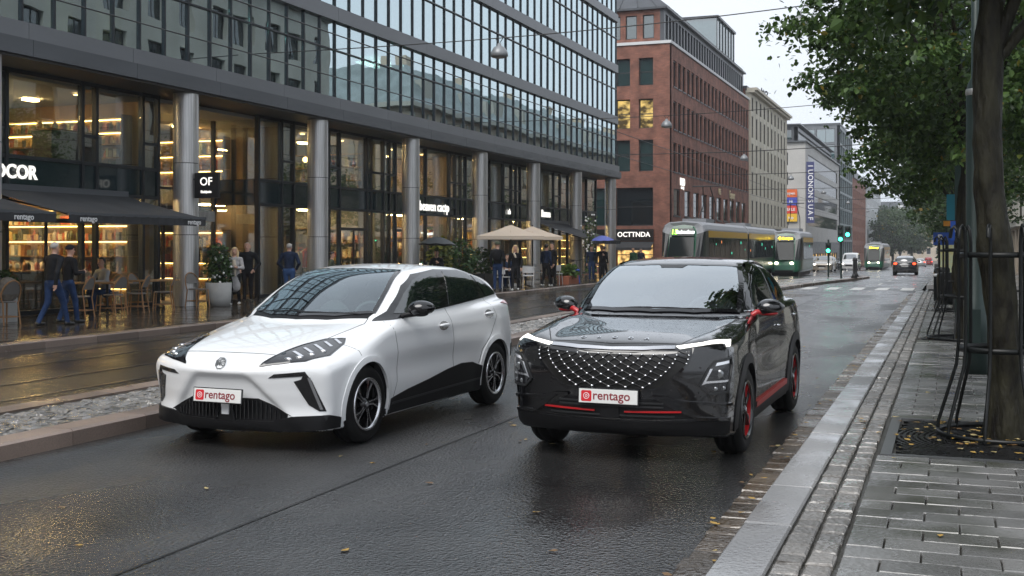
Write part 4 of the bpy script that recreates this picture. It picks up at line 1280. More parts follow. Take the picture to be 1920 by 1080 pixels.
def lamp_strip(x0, x1, y0, y1, z, m=None):
    n = max(2, int((y1-y0)/1.1))
    for k in range(n):
        y = y0 + (y1-y0)*(k+.5)/n
        ubox('ceiling_lamp', x0, x1, y-.2, y+.2, z, z+.04, m or M_lamp_warm, office)

bays = [(COLY[k], COLY[k+1]) for k in range(len(COLY)-1)]
bays.insert(0, (6.2, COLY[0]))
# common interior shell
ubox('interior_wall', -26.2, -26.05, 6, Y1-.2, .12, 5.7, M_dark_wall, office)
ubox('shop_floor', -26.05, GX-.07, 6, Y1-.2, .119, .125, M_shopfloor, office)
ubox('shop_ceiling', -26.05, GX-.12, 6, Y1-.2, 5.56, 5.66, M_office_ceil, office)
for i, (ya, yb) in enumerate(bays):
    if i > 0: ubox('party_wall', -26.05, GX-.15, ya-.12, ya+.12, .125, 5.55, (M_warm_wall, M_dark_wall, M_office_in)[i % 3], office)
    if i == 3: continue
    ubox('mezzanine_floor', -26.05, GX-.12, ya+.12, yb-.12, 3.05, 3.62, M_office_ceil, office)
    lamp_strip(-22.2, -21.95, ya+.6, yb-.6, 2.99); lamp_strip(-24.6, -24.35, ya+.6, yb-.6, 2.99)
    if i in (1,2,4,5): lamp_strip(-22.6, -22.4, ya+1.0, yb-1.0, 5.50)
    elif i in (6,7,8): lamp_strip(-23.6, -23.5, ya+2.0, yb-2.0, 5.50)
divs = {0:[2,1,2,2], 1:[1.2,.5,2.6,.6,2.2,.6], 2:[1.2,.6,2.9,.6,2.1,.75], 4:[2.3,.75,2.0,.35,1.0,.5], 5:[.5,1.4,1.3,2.3,.6,.6], 6:[.5,2.1,.5,1.6,1.0,.6], 7:[.5,1.6,.8,1.8,.9], 8:[1.0,1.6,1.0,1.4]}
for i, (ya, yb) in enumerate(bays):
    if i == 3: continue
    shopfront(ya, yb, GX, divs[i], doors={5:(1,), 4:(2,), 2:(2,)}.get(i, ()))
# recessed entrance bay (third)
ya, yb = bays[3]
ex = -21.3
ub = lambda n, *a: ubox(n, *a, office)
for y in (ya+.1, ya+1.35, ya+3.1, ya+3.75, ya+4.75): ub('frame', ex-.06, ex+.06, y-.05, y+.05, .12, 5.7, M_mullion)
for (p, q) in ((ya+.15,ya+1.3),(ya+1.4,ya+3.05),(ya+3.15,ya+3.7),(ya+3.8,ya+4.7)):
    ub('shop_window', ex-.01, ex+.01, p, q, 2.75, 3.35, M_shopglass); ub('shop_window', ex-.01, ex+.01, p, q, 3.42, 5.6, M_shopglass)
    if p > ya+2: ub('shop_window', ex-.01, ex+.01, p, q, .2, 2.7, M_shopglass)
    ub('frame', ex-.05, ex+.05, p, q, 3.35, 3.42, M_mullion)
ub('entrance_canopy', ex-.2, ex+1.0, ya+.15, ya+3.4, 2.42, 2.72, M_steel)
for y in (ya+.35, ya+1.0, ya+1.65, ya+2.3, ya+3.0):
    ub('door_frame', ex-.04, ex+.04, y-.04, y+.04, .12, 2.42, M_darkwood)
for y in (ya+.4, ya+1.05, ya+1.7, ya+2.35): ub('door_glass', ex-.008, ex+.008, y, y+.57, .16, 2.40, M_shopglass)
# return glazing on the far side of the entrance and the corner shop with lit rooms
ry = ya+4.8
ub('shop_window', ex, GX-.1, ry-.01, ry+.01, .2, 2.93, M_shopglass); ub('shop_window', ex, GX-.1, ry-.01, ry+.01, 3.76, 5.6, M_shopglass)
ub('spandrel_panel', ex, GX-.1, ry-.03, ry+.03, 2.95, 3.74, M_teal_panel)
shopfront(ry, yb, GX, [1.3,.7], ())
ub('mezzanine_floor', -26.05, GX-.12, ry+.1, yb-.12, 3.05, 3.62, M_office_ceil)
lamp_strip(-22.2, -22.0, ry+.3, yb-.3, 2.99); lamp_strip(-23.2, -23.0, ry+.3, yb-.3, 5.5)
lamp_strip(-23.6, -23.4, ya+.6, ya+3.0, 5.0); lamp_strip(-23.6, -23.4, ya+.6, ya+3.2, 2.9)
ub('inner_partition', -24.4, -24.2, ya+.2, ya+4.6, .12, 5.5, M_warm_wall)
for k in range(5): ub('wall_fin', -24.15, -23.95, ya+.5+k*.9, ya+.75+k*.9, .13, 5.4, M_wood)
# soffit down-lights
dm = MB().lathe([(0,0),(.07,0),(.085,.02)], 14).mesh('down_light', M_lamp_soft)
for k, yc in enumerate(COLY[:-1]):
    for f in (.3,.7): ob('down_light', dm, office, (-20.6, yc+PITCH*f, 5.50 if k != 2 else 5.66))
rebase(office, (-19.0, 36.0, .1))

# shop fittings behind the glass
shelf_unit(-22.9, 25.45, 5.4, .13, 6, .42, 'tall lit shelf of jars behind the cafe window under the second awning', 1)
shelf_unit(-22.6, 25.45, 4.4, 3.64, 4, .36, 'shelf of rows of bottles in the room above the second awning', 2)
shelf_unit(-23.2, 18.62, 5.0, .13, 6, .42, 'lit shelf of boxes behind the doorway under the first awning', 3)
shelf_unit(-23.2, 18.62, 4.6, 3.64, 4, .36, 'dim shelf in the upper room above the first awning', 4, fill=.5, light=False)
shelf_unit(-23.0, 39.25, 5.0, .13, 4, .55, 'low lit shelf in the clothes shop beside the entrance', 5, fill=.7)
shelf_unit(-22.6, 39.25, 4.0, 3.64, 3, .5, 'lit shelf in the upper room above the clothes shop', 6, fill=.6)
shelf_unit(-23.0, 46.08, 5.0, .13, 5, .48, 'lit shelf behind the shop window with the round outline emblem', 7, fill=.8)
shelf_unit(-23.0, 52.9, 5.0, .13, 5, .48, 'lit shelf behind the cream parasols', 8)
shelf_unit(-23.0, 59.7, 5.0, .13, 5, .48, 'lit shelf behind the shop with the far grey awning', 9)
shelf_unit(-23.0, 66.6, 5.0, .13, 5, .48, 'lit shelf in the shop at the end of the office block', 10)
shelf_unit(-23.6, 32.2, 3.4, .13, 4, .5, 'lit shelf in the corner room beside the recessed entrance', 11)
shelf_unit(-23.6, 32.2, 3.4, 3.64, 3, .5, 'lit shelf in the upper corner room beside the recessed entrance', 12, fill=.6)
def counter(x, y, l, label, z=.125, m=None):
    t = thing('shop_counter', label, 'counter', (x, y, z))
    MB().bbox(-.3,.3,-l/2,l/2,0,.92,.02).build('carcass', m or M_darkwood, t); MB().bbox(-.34,.34,-l/2-.04,l/2+.04,.925,.965,.01).build('top', M_wood, t)
    g = MB()
    for k in range(int(l*4)): g.lathe([(0,0),(.06,0),(.07,.12),(.03,.2),(0,.2)], 8, k % 7, Matrix.Translation((rng.uniform(-.2,.2),-l/2+.1+k*.25,.966)))
    g.build('goods', M_goods, t, kind='stuff')
counter(-21.6, 23.4, 2.6, 'dark wood cafe counter behind the lit window'); counter(-21.6, 16.6, 2.2, 'dark counter inside the cafe doorway')
counter(-21.4, 37.2, 2.0, 'display counter in the clothes shop'); counter(-21.4, 43.8, 2.4, 'display counter behind the outline emblem window'); counter(-21.2, 50.0, 2.6, 'bar counter behind the cream parasols')
counter(-20.9, 23.6, 1.8, 'dark sideboard in the upper room above the second awning', 3.63); counter(-20.9, 17.2, 2.2, 'dark sideboard in the upper room above the first awning', 3.63); counter(-20.8, 36.6, 1.6, 'low unit in the upper room above the clothes shop', 3.63)

def clothes_rail(x, y, label, seed):
    r = random.Random(seed)
    t = thing('clothes_rail', label, 'clothes rail', (x, y, .125))
    for dy in (-.7,.7): MB().tube([(0,dy,0),(0,dy,1.45)], .015, 6).build('post', M_dark, t)
    MB().tube([(0,-.7,1.45),(0,.7,1.45)], .015, 6).build('bar', M_dark, t)
    for k in range(8):
        yy = -.6 + k*.17; w = r.uniform(.2,.26); h = r.uniform(.75,1.0)
        m = MB(); m.add([(-.05,yy-.03,1.40),(.05,yy+.03,1.40),(w,yy+.05,1.30),(w*.95,yy+.06,1.40-h),(-w*.95,yy-.02,1.40-h),(-w,yy-.03,1.30),
                         (-.05,yy-.0,1.40),(.05,yy+.06,1.40),(w,yy+.09,1.30),(w*.95,yy+.1,1.40-h),(-w*.95,yy+.02,1.40-h),(-w,yy+.01,1.30)],
                        [(0,1,2,3,4,5),(11,10,9,8,7,6),(0,6,7,1),(1,7,8,2),(2,8,9,3),(3,9,10,4),(4,10,11,5),(5,11,6,0)])
        m.build('garment', r.choice(M_clothes), t)
M_clothes = [mat('garment_%d' % i, c, .8) for i, c in enumerate([(.20,.19,.18),(.05,.05,.06),(.34,.30,.24),(.12,.13,.16)])]
clothes_rail(-21.0, 31.2, 'rail of grey coats in the corner window beside the second column', 1)
clothes_rail(-21.6, 35.8, 'rail of clothes in the shop window behind the red coat', 2)
clothes_rail(-21.4, 42.4, 'rail of clothes behind the shop window under the outline emblem', 3)

def globe_lamp(x, y, z, r, label):
    t = thing('pendant_lamp', label, 'lamp', (x, y, z))
    MB().sphere((0,0,0), r, 14, 10).build('globe', M_lamp_soft, t)
    MB().tube([(0,0,r),(0,0,r+.5)], .008, 5).build('cord', M_black, t)
globe_lamp(-22.6, 18.0, 2.35, .26, 'large glowing globe lamp inside the cafe doorway')
globe_lamp(-21.4, 41.2, 2.45, .22, 'glowing amber pendant behind the shop window under the outline emblem')
globe_lamp(-21.6, 34.4, 5.0, .10, 'small pendant lamp in the room above the clothes shop')
globe_lamp(-21.6, 36.4, 4.8, .10, 'pendant lamp hanging lower in the room above the clothes shop')
globe_lamp(-21.3, 21.0, 5.05, .08, 'small lamp in the upper room above the second awning')

# ---------------- signs on the shop band
def lit_sign(name, label, s, size, x, y, z, m=None, rz=R_(90), bold=.004, spacing=1.0):
    t = thing(name, label, 'sign', (x, y, z), rz)
    ob('lettering', text_mesh(s, size, .015, m or M_sign_white, 'CENTER', spacing, 0, bold), t, (0,0,0), (R_(90),0,0))
    ubox('mounting_rail', -.32*size*len(s), .32*size*len(s), .02, .035, -.02, .02, M_dark, t)
    return t
lit_sign('shop_sign', 'large white lit letters OCOR on the dark band above the first awning', 'OCOR', .44, GX+.09, 20.55, 3.36, bold=.008)
lit_sign('shop_sign', 'white lit letters beaven cactp beside the round outline emblem', 'beaven cactp', .56, GX+.09, 43.3, 3.30, bold=.002)
lit_sign('shop_sign', 'short white lit name beside a gold round emblem over the far grey awning', 'Banana', .5, GX+.09, 57.3, 3.38, bold=.014)
lit_sign('shop_sign', 'white lit word cafe over the corner shop', 'cafe', .42, GX+.09, 62.6, 3.42, bold=.014)
lit_sign('shop_sign', 'small square lit letters beside the fourth column', 'nh', .34, GX+.09, 51.9, 3.34, bold=.012)
t = thing('shop_emblem', 'round white outline emblem of stacked rings on the shop band', 'sign', (GX+.12, 40.95, 3.42), R_(90))
e = MB()
for (cx, cz, r1, r2) in ((0,-.05,.30,.26),(0,.20,.16,.13)):
    e.lathe([(r2,-.01),(r2,.01),(r1,.01),(r1,-.01)], 24, 0, Matrix.Translation((cx,0,cz)) @ Matrix.Rotation(R_(90),4,'X'), False, True)
e.box(-.10,.10,-.01,.01,-.10,-.07); e.box(-.10,-.07,-.01,.01,-.25,-.07); e.box(.07,.10,-.01,.01,-.25,-.07); e.box(-.10,.10,-.01,.01,-.26,-.23)
e.build('outline', M_sign_white, t)
ubox('mounting_rail', -.2, .2, .02, .035, -.02, .02, M_dark, t)
t = thing('shop_emblem', 'gold lit ring emblem over the far grey awning', 'sign', (GX+.12, 55.5, 3.4), R_(90))
e = MB(); e.lathe([(.14,-.01),(.14,.01),(.28,.01),(.28,-.01)], 20, 0, Matrix.Rotation(R_(90),4,'X'), False, True); e.box(-.05,.05,-.01,.01,-.4,-.2)
e.build('ring', M_sign_gold, t)
# projecting board OF
t = thing('hanging_sign', 'square black projecting sign reading OF beside the first column', 'sign', (-18.35, 25.55, 2.95))
MB().bbox(-.10,.62,-.05,.05,0,.66,.01).build('board', mat('sign_black', (.008,.008,.009), .35), t)
ob('lettering', text_mesh('OF', .30, .004, M_sign_white, 'CENTER', 1.0, 0, .002), t, (.26,-.055,.42), (R_(90),0,0))
ob('lettering', text_mesh('Etabjasie', .095, .004, M_sign_white, 'CENTER', 1.0, 0, .002), t, (.26,-.055,.16), (R_(90),0,0))
MB().tube([(-.25,0,.5),(-.10,0,.5)], .02, 6).build('bracket', M_dark, t)

# ---------------- awnings
M_awning = mat('awning_cloth', (.028,.029,.032), .75, var=.15, vscale=2, bump=.1, bscale=200)
def awning(name_label, y0, y1, xw, xo, zt, zo, val, texts, cat='awning'):
    t = thing('awning', name_label, cat, (xw, (y0+y1)/2, zt))
    hw = (y1-y0)/2; dx = xo-xw; dz = zo-zt
    m = MB(); n = 8; k = max(2, int((y1-y0)/1.1))
    vs = []; fs = []
    for i in range(n+1):
        for j in range(k*4+1):
            u = i/n; sag = -.05*math.sin(math.pi*u)*(1 if j % 4 else .55)
            vs.append((dx*u, -hw + 2*hw*j/(k*4), dz*u + sag))
    w = k*4+1
    for i in range(n):
        for j in range(w-1): fs.append((i*w+j, (i+1)*w+j, (i+1)*w+j+1, i*w+j+1))
    m.add(vs, fs, 0, True)
    m.build('canopy_cloth', M_awning, t)
    ubox('front_bar', dx-.02, dx+.04, -hw, hw, dz-.03, dz+.03, M_fascia, t)
    ubox('wall_box', -.05, .12, -hw, hw, -.06, .10, M_fascia, t)
    v = MB(); nv = int((y1-y0)/.12)
    for j in range(nv):
        a, b = -hw + 2*hw*j/nv, -hw + 2*hw*(j+1)/nv
        ja, jb = .012*math.sin(j*1.9), .012*math.sin((j+1)*1.9)
        v.quad((dx+.035+ja,a,dz-.02),(dx+.035+jb,b,dz-.02),(dx+.025+jb,b,dz-.02-val),(dx+.025+ja,a,dz-.02-val), 0, True)
    v.build('valance', M_awning, t)
    for s_ in (-1, 1):
        MB().tube([(0,s_*(hw-.15),-.15),(dx*.5,s_*(hw-.5),dz*.5-.12),(dx-.05,s_*(hw-.15),dz-.03)], .022, 6).build('folding_arm', M_dark, t)
    for (s, yy, size) in texts:
        ob('lettering', text_mesh(s, size, .002, M_white, 'CENTER', 1, 0, .002), t, (dx+.052, yy-(y0+y1)/2, dz-.02-val*.5), (R_(90),0,R_(90)))
    return t
awning('dark awning with rentago on its valance over the cafe door', 12.5, 19.05, -19.62, -17.2, 2.98, 2.38, .17, [('rentago', 18.15, .17)])
awning('dark awning with two rentago marks beside the first column', 19.42, 24.2, -19.62, -17.2, 2.98, 2.38, .17, [('rentago', 20.0, .17), ('rentago', 23.7, .17)])
awning('steep dark awning without lettering beyond the cream parasols', 55.3, 60.6, -19.62, -16.6, 2.95, 2.0, .16, [])

# ================================================================== facade builder for the other buildings
def facade(root, org, ang, length, rows, ztop, wall, z0=-3.0, depth=.30, frame=None, pane=None, thick=.5, cross=(1,1), lite=None, proud=0.0, sill=None):
    """wall with real window openings; rows = [(za, zb, [(a,b),...])] along the facade. ang: heading of the facade line"""
    M = Matrix.Translation(org) @ Matrix.Rotation(ang, 4, 'Z')
    w = MB(); prev = z0
    for (za, zb, ops) in rows:
        if za > prev: w.box(0, length, 0, thick, prev, za, 0, M)
        a = 0
        for (p, q) in ops:
            if p > a: w.box(a, p, 0, thick, za, zb, 0, M)
            a = q
        if a < length: w.box(a, length, 0, thick, za, zb, 0, M)
        prev = zb
    if ztop > prev: w.box(0, length, 0, thick, prev, ztop, 0, M)
    w.build('wall', wall, root)
    for ri, (za, zb, ops) in enumerate(rows):
        for oi, (p, q) in enumerate(ops):
            W, H = q-p, zb-za
            key = (round(W,2), round(H,2), frame.name, cross)
            if key not in _unit:
                m = MB(); t_ = .07
                m.box(0,W,0,.07,0,t_); m.box(0,W,0,.07,H-t_,H); m.box(0,t_,0,.07,t_,H-t_); m.box(W-t_,W,0,.07,t_,H-t_)
                for k in range(1, cross[0]): m.box(W*k/cross[0]-.03, W*k/cross[0]+.03, .005,.065, t_, H-t_)
                for k in range(1, cross[1]): m.box(t_, W-t_, .01,.06, H*k/cross[1]-.03, H*k/cross[1]+.03)
                _unit[key] = m.mesh('window', frame)
            wo = ob('window', _unit[key], root, M @ Vector((p, depth, za)), (0,0,ang))
            pm = pane
            if lite and (ri, oi) in lite: pm = lite[(ri, oi)]
            k2 = (round(W,2), round(H,2), pm.name, 'p')
            if k2 not in _unit: _unit[k2] = MB().box(.02,W-.02,.03,.045,.02,H-.02).mesh('pane', pm)
            ob('pane', _unit[k2], wo)
            if sill:
                ks = (round(W,2), 'sill', sill.name)
                if ks not in _unit: _unit[ks] = MB().box(-.06,W+.06,-depth-.06,.0,-.10,-.003).mesh('sill', sill)
                ob('sill', _unit[ks], wo)

def brick_mat(name, c1, c2, mortar, bw=.28, bh=.085):
    m = bpy.data.materials.new(name); m.use_nodes = True
    t = m.node_tree; b = t.nodes['Principled BSDF']; lk = t.links.new
    geo = t.nodes.new('ShaderNodeNewGeometry'); sp = t.nodes.new('ShaderNodeSeparateXYZ'); lk(geo.outputs['Position'], sp.inputs[0])
    ad = t.nodes.new('ShaderNodeMath'); lk(sp.outputs[0], ad.inputs[0]); lk(sp.outputs[1], ad.inputs[1])
    cb = t.nodes.new('ShaderNodeCombineXYZ'); lk(ad.outputs[0], cb.inputs[0]); lk(sp.outputs[2], cb.inputs[1])
    br = t.nodes.new('ShaderNodeTexBrick'); lk(cb.outputs[0], br.inputs['Vector'])
    br.inputs['Color1'].default_value = (*c1,1); br.inputs['Color2'].default_value = (*c2,1); br.inputs['Mortar'].default_value = (*mortar,1)
    br.inputs['Scale'].default_value = 1; br.inputs['Brick Width'].default_value = bw; br.inputs['Row Height'].default_value = bh; br.inputs['Mortar Size'].default_value = .010
    n = t.nodes.new('ShaderNodeTexNoise'); n.inputs['Scale'].default_value = 1.3; n.inputs['Detail'].default_value = 6; lk(geo.outputs['Position'], n.inputs['Vector'])
    mr = t.nodes.new('ShaderNodeMapRange'); mr.inputs[1].default_value = .3; mr.inputs[2].default_value = .7; mr.inputs[3].default_value = .62; mr.inputs[4].default_value = 1.3
    lk(n.outputs[0], mr.inputs[0])
    mx = t.nodes.new('ShaderNodeMixRGB'); mx.blend_type = 'MULTIPLY'; mx.inputs[0].default_value = 1; lk(br.outputs[0], mx.inputs[1]); lk(mr.outputs[0], mx.inputs[2])
    lk(mx.outputs[0], b.inputs['Base Color']); b.inputs['Roughness'].default_value = .8
    bp = t.nodes.new('ShaderNodeBump'); bp.inputs['Strength'].default_value = .5; bp.inputs['Distance'].default_value = .01; lk(br.outputs['Fac'], bp.inputs['Height']); bp.invert = True
    lk(bp.outputs[0], b.inputs['Normal']); return m

M_brick = brick_mat('red_brown_brick', (.27,.105,.068), (.20,.075,.05), (.16,.10,.08))
M_brick2 = brick_mat('orange_red_brick', (.29,.10,.055), (.24,.08,.045), (.2,.12,.09))
M_cream = mat('cream_render', (.56,.52,.43), .75, var=.08, vscale=.6)
M_greystone = mat('grey_stone_cladding', (.42,.41,.39), .7, var=.07, vscale=.5)
M_whitestone = mat('white_render', (.60,.61,.62), .75, var=.08, vscale=.5)
M_beige = mat('beige_stone', (.44,.37,.29), .75, var=.10, vscale=.5)
M_stone = mat('pale_stone', (.36,.355,.32), .75, var=.12, vscale=.5)
M_roofmetal = mat('dark_sheet_roof', (.075,.08,.088), .4, .4, var=.12, vscale=1)
M_copper = mat('green_grey_roof', (.19,.225,.23), .5, .2, var=.2, vscale=1)
M_frame_dk = mat('window_frame_dark', (.03,.03,.032), .45)
M_frame_lt = mat('window_frame_white', (.5,.5,.48), .5)
M_winglass = mat('dark_window_glass', (.012,.016,.019), .03, spec=.8, ior=1.7)
M_winglass_g = mat('green_window_glass', (.02,.045,.045), .03, spec=.9, ior=2.0)
M_win_lit = mat('lit_window', (.05,.04,.02), .1, emit=(1.0,.72,.25), estr=.32, var=.4, vscale=2)
M_shop_lit = mat('lit_shop_window', (.08,.05,.02), .08, emit=(1.0,.62,.22), estr=.9, var=.5, vscale=1.5)
def lit_mat(name, c1, c2, strength, sc, st):
    m = mat(name, (.04,.03,.02), .06); t = m.node_tree; b = t.nodes['Principled BSDF']
    geo = t.nodes.new('ShaderNodeNewGeometry'); mp = t.nodes.new('ShaderNodeMapping'); mp.inputs['Scale'].default_value = st
    n = t.nodes.new('ShaderNodeTexNoise'); n.inputs['Scale'].default_value = sc; n.inputs['Detail'].default_value = 3
    rp = t.nodes.new('ShaderNodeValToRGB'); rp.color_ramp.elements[0].position = .40; rp.color_ramp.elements[0].color = (*c1,1); rp.color_ramp.elements[1].position = .62; rp.color_ramp.elements[1].color = (*c2,1)
    t.links.new(geo.outputs['Position'], mp.inputs[0]); t.links.new(mp.outputs[0], n.inputs['Vector']); t.links.new(n.outputs[0], rp.inputs[0])
    t.links.new(rp.outputs[0], b.inputs['Emission Color']); b.inputs['Emission Strength'].default_value = strength
    return m
M_win_lit = lit_mat('lit_office_window', (.05,.035,.01), (1.0,.70,.22), .55, 1.6, (1,1,1.6))
M_shop_lit = lit_mat('lit_far_shop', (.03,.02,.01), (1.0,.60,.2), 1.1, 1.8, (1,1,1))
M_tower_glass = mat('teal_tower_glass', (.06,.12,.13), .04, spec=1, ior=2.2)

BX = -19.0
# ---------------- red brick block
bk = thing('brick_building', 'red brick corner block with tall paired windows and a dark glazed attic', 'building')
side = []
for u0, n in ((84.17,3),): 
    side += [(1.10,2.25),(2.72,3.85),(4.32,5.3)]
a = 5.95
for k in range(9):
    side += [(a, a+1.15), (a+1.62, a+2.72)]; a += 3.28
side = [(p, q) for p, q in side if q < 35]
grd = [(1.2,3.4)] + [(5.0+k*3.28, 5.0+k*3.28+2.2) for k in range(9)]
grd = [(p, q) for p, q in grd if q < 35.2]
rows = [(-.9,2.6,grd),(3.97,5.98,grd),(7.2,9.36,side),(10.34,12.43,side),(13.49,15.42,side)]
lit = {(0,i): M_shop_lit for i in range(0,11,2)}
# facade looking +x: runs along y, inward is -x  (heading 90 deg: local x -> +y, local y -> -x)
facade(bk, (BX, 83.1, 0), R_(90), 35.4, rows, 16.45, M_brick, frame=M_frame_dk, pane=M_winglass, lite=lit, depth=.10, sill=M_frame_dk)
fr = [(1.0,3.4),(5.0,7.0),(8.6,10.6),(12.2,14.2)]
L_ = 16.0
# end facade looking -y: runs along x, inward is +y ; local x -> world x
fx0 = BX - L_
ops = [(L_-3.20, L_-1.0-.55), (L_-6.55, L_-4.9), (L_-10.6, L_-9.0), (L_-14,L_-12.4)]
ops = [(L_-4.05,L_-2.98),(L_-2.32,L_-1.25)]
ops = [(L_-5.9,L_-4.75)] + ops
sh = [(L_-5.9,L_-4.75),(L_-4.05,L_-1.25)]
rowsf = [(.1,2.05,sh),(3.2,6.0,sh),(7.2,9.5,ops),(10.34,12.5,ops),(13.49,15.5,ops)]
facade(bk, (fx0, 83.08, 0), 0, L_, rowsf, 16.45, M_brick, frame=M_frame_dk, pane=M_winglass_g, cross=(1,2), depth=.25, thick=.5,
       lite={(0,0):M_shop_lit,(0,1):M_shop_lit,(3,0):M_win_lit,(3,1):M_win_lit,(3,2):M_win_lit,(1,1):M_winglass})
ubox('cornice', fx0, BX+.12, 82.98, 118.6, 16.47, 16.68, M_whitestone, bk)
# attic storey, set back
att = [(.5+k*1.1, .5+k*1.1+.78) for k in range(31)]
facade(bk, (BX-.55, 83.6, 0), R_(90), 35.0, [(17.0,18.8,att)], 19.1, M_roofmetal, z0=16.7, frame=M_frame_dk, pane=M_winglass_g, depth=.12, thick=.3)
facade(bk, (fx0, 83.6, 0), 0, L_-.85, [(17.0,18.75,[(L_-4.75,L_-3.85),(L_-3.45,L_-2.6),(L_-2.15,L_-1.3)])], 19.1, M_brick, z0=16.7, frame=M_frame_dk, pane=M_winglass_g, depth=.12, thick=.3)
rf = MB()
x0, x1, y0, y1 = fx0, BX-.25, 83.3, 118.5
rf.add([(x0,y0,19.1),(x1,y0,19.1),(x1,y1,19.1),(x0,y1,19.1),(x0,y0,19.25),(x1,y0,19.25),(x1,y1,19.25),(x0,y1,19.25),(x0+3,y0+3.2,21.9),(x1-3.2,y0+3.2,21.9),(x1-3.2,y1,21.9),(x0+3,y1,21.9)],
       [(0,3,2,1),(0,1,5,4),(1,2,6,5),(2,3,7,6),(3,0,4,7),(4,5,9,8),(5,6,10,9),(6,7,11,10),(7,4,8,11),(8,9,10,11)])
ro = rf.build('roof', M_roofmetal, bk)
for k in range(24): 
    y = 84.2+k*1.4
    MB().tube([(x1,y,19.28),(x1-3.2,max(y,86.5),21.93)], .03, 4).build('roof_seam', M_roofmetal, ro)
for k in range(9):
    x = x1-.8-k*1.4
    MB().tube([(x,y0,19.28),(min(x,x1-3.2),y0+3.2,21.93)], .03, 4).build('roof_seam', M_roofmetal, ro)
ubox('roof_lantern', BX-5.0, BX-.9, 106, 115, 19.3, 22.6, M_tower_glass, bk)
for k in range(7): ubox('lantern_mullion', BX-.9, BX-.84, 106+k*1.5-.05, 106+k*1.5+.05, 19.3, 22.6, M_frame_dk, bk)
ubox('lantern_roof', BX-5.2, BX-.7, 105.8, 115.2, 22.6, 22.8, M_roofmetal, bk)
ubox('shop_band', BX-4.1, BX-1.2, 82.9, 83.05, 2.10, 2.95, mat('shop_band_black', (.01,.01,.011), .4), bk)
ubox('shop_band', BX-6.0, BX-4.7, 82.9, 83.05, 2.10, 2.95, M_black, bk)
rebase(bk, (BX-8, 100, -.4))
lit_sign('shop_sign', 'white lit letters OCTTNDA on the black band of the brick block', 'OCTTNDA', .50, BX-2.65, 82.86, 2.55, rz=0, bold=.008)
t = thing('awning', 'small black awning under the OCTTNDA sign on the brick block', 'awning', (BX-2.65, 83.0, 2.05))
MB().add([(-1.5,0,0),(1.5,0,0),(1.5,-1.0,-.45),(-1.5,-1.0,-.45),(1.5,-1.0,-.65),(-1.5,-1.0,-.65)], [(0,3,2,1),(3,5,4,2)], 0).build('canopy_cloth', M_awning, t)
for sx in (-1.4,1.4): MB().tube([(sx,0,-.45),(sx,-.98,-.5)], .03, 5).build('arm', M_dark, t)
for (s, y, z, sz, lab) in (('M&D', 87.2, 6.55, .8, 'white letters M and D on the brick wall above the ground floor'), ('mannuty', 87.2, 6.15, .3, 'small white letters under the M and D sign on the brick wall'),
                          ('REE', 102.5, 6.5, .7, 'gold letters REE on the brick wall above the tram'), ('Espoxr', 108.8, 6.45, 1.0, 'long gold name on the brick wall beyond the REE letters')):
    lit_sign('wall_sign', lab, s, sz, BX+.04, y, z, M_sign_white if y < 90 else mat('gold_letters', (.62,.5,.28), .4, .3), rz=R_(90), bold=.02)

# ---------------- cream block
cr = thing('cream_building', 'cream rendered block with tall narrow windows and a projecting cornice', 'building')
ops = [(.7+k*2.75, .7+k*2.75+1.15) for k in range(10)]
facade(cr, (BX+.15, 118.75, 0), R_(90), 27.7, [(-.5,2.2,[(.8+k*3.0,.8+k*3.0+2.0) for k in range(9)]),(4.0,6.4,ops),(7.0,9.3,ops),(9.9,12.2,ops),(12.8,15.0,ops),(15.5,16.9,ops)], 17.5, M_cream, frame=M_frame_dk, pane=M_winglass, depth=.07, cross=(1,2))
ubox('base_band', BX+.15, BX+.30, 118.75, 146.4, 2.4, 3.7, mat('dark_base_stone', (.09,.085,.08), .6), cr)
ubox('cornice', BX-.2, BX+.85, 118.5, 146.7, 17.5, 17.75, M_cream, cr)
ubox('cornice', BX-.2, BX+.60, 118.5, 146.7, 17.28, 17.49, M_cream, cr)
for k in range(11): ubox('pilaster', BX+.15, BX+.19, 118.8+k*2.75+.02, 118.8+k*2.75+.38, 3.8, 17.26, M_cream, cr)
ubox('party_wall', BX-12, BX-.35, 118.62, 118.74, 15, 17.7, M_brick, cr)
ubox('party_wall', BX-12, BX-.35, 146.38, 146.5, -2, 17.5, M_cream, cr)
ubox('roof', BX-12, BX-.2, 118.7, 146.4, 17.52, 18.0, M_roofmetal, cr)
rebase(cr, (BX-6, 132, -1.1))
lit_sign('roof_sign', 'dark standing letters on the roof edge of the cream block', 'Aalto', 1.1, BX-.2, 128, 18.5, M_frame_dk, R_(60), .03)

# ---------------- grey strip-window block
gb = thing('grey_office', 'pale grey block with long dark strip windows and an upright blue banner', 'building')
st = [(3.2,50.0)]
facade(gb, (BX, 168, 0), R_(90), 53, [(4.6,6.5,st),(7.4,9.3,st),(10.2,12.1,st),(13.0,14.9,st)], 16.4, M_greystone, frame=M_frame_dk, pane=M_winglass, depth=.10, cross=(30,1), z0=2.4)
facade(gb, (BX-16, 168, 0), 0, 15.5, [(4.8,6.6,[(1,3.4),(11.6,13.6)]),(7.6,9.4,[(1,3.4),(11.6,13.6)]),(10.4,12.2,[(1,3.4),(11.6,13.6)]),(13.2,15,[(1,3.4),(11.6,13.6)])], 16.4, M_greystone, frame=M_frame_dk, pane=M_winglass, depth=.10, cross=(2,1))
facade(gb, (BX-16, 169, 0), 0, 14.8, [(16.9,18.4,[(10,14)])], 18.9, M_roofmetal, z0=16.4, frame=M_frame_dk, pane=M_winglass_g, depth=.2, cross=(4,1))
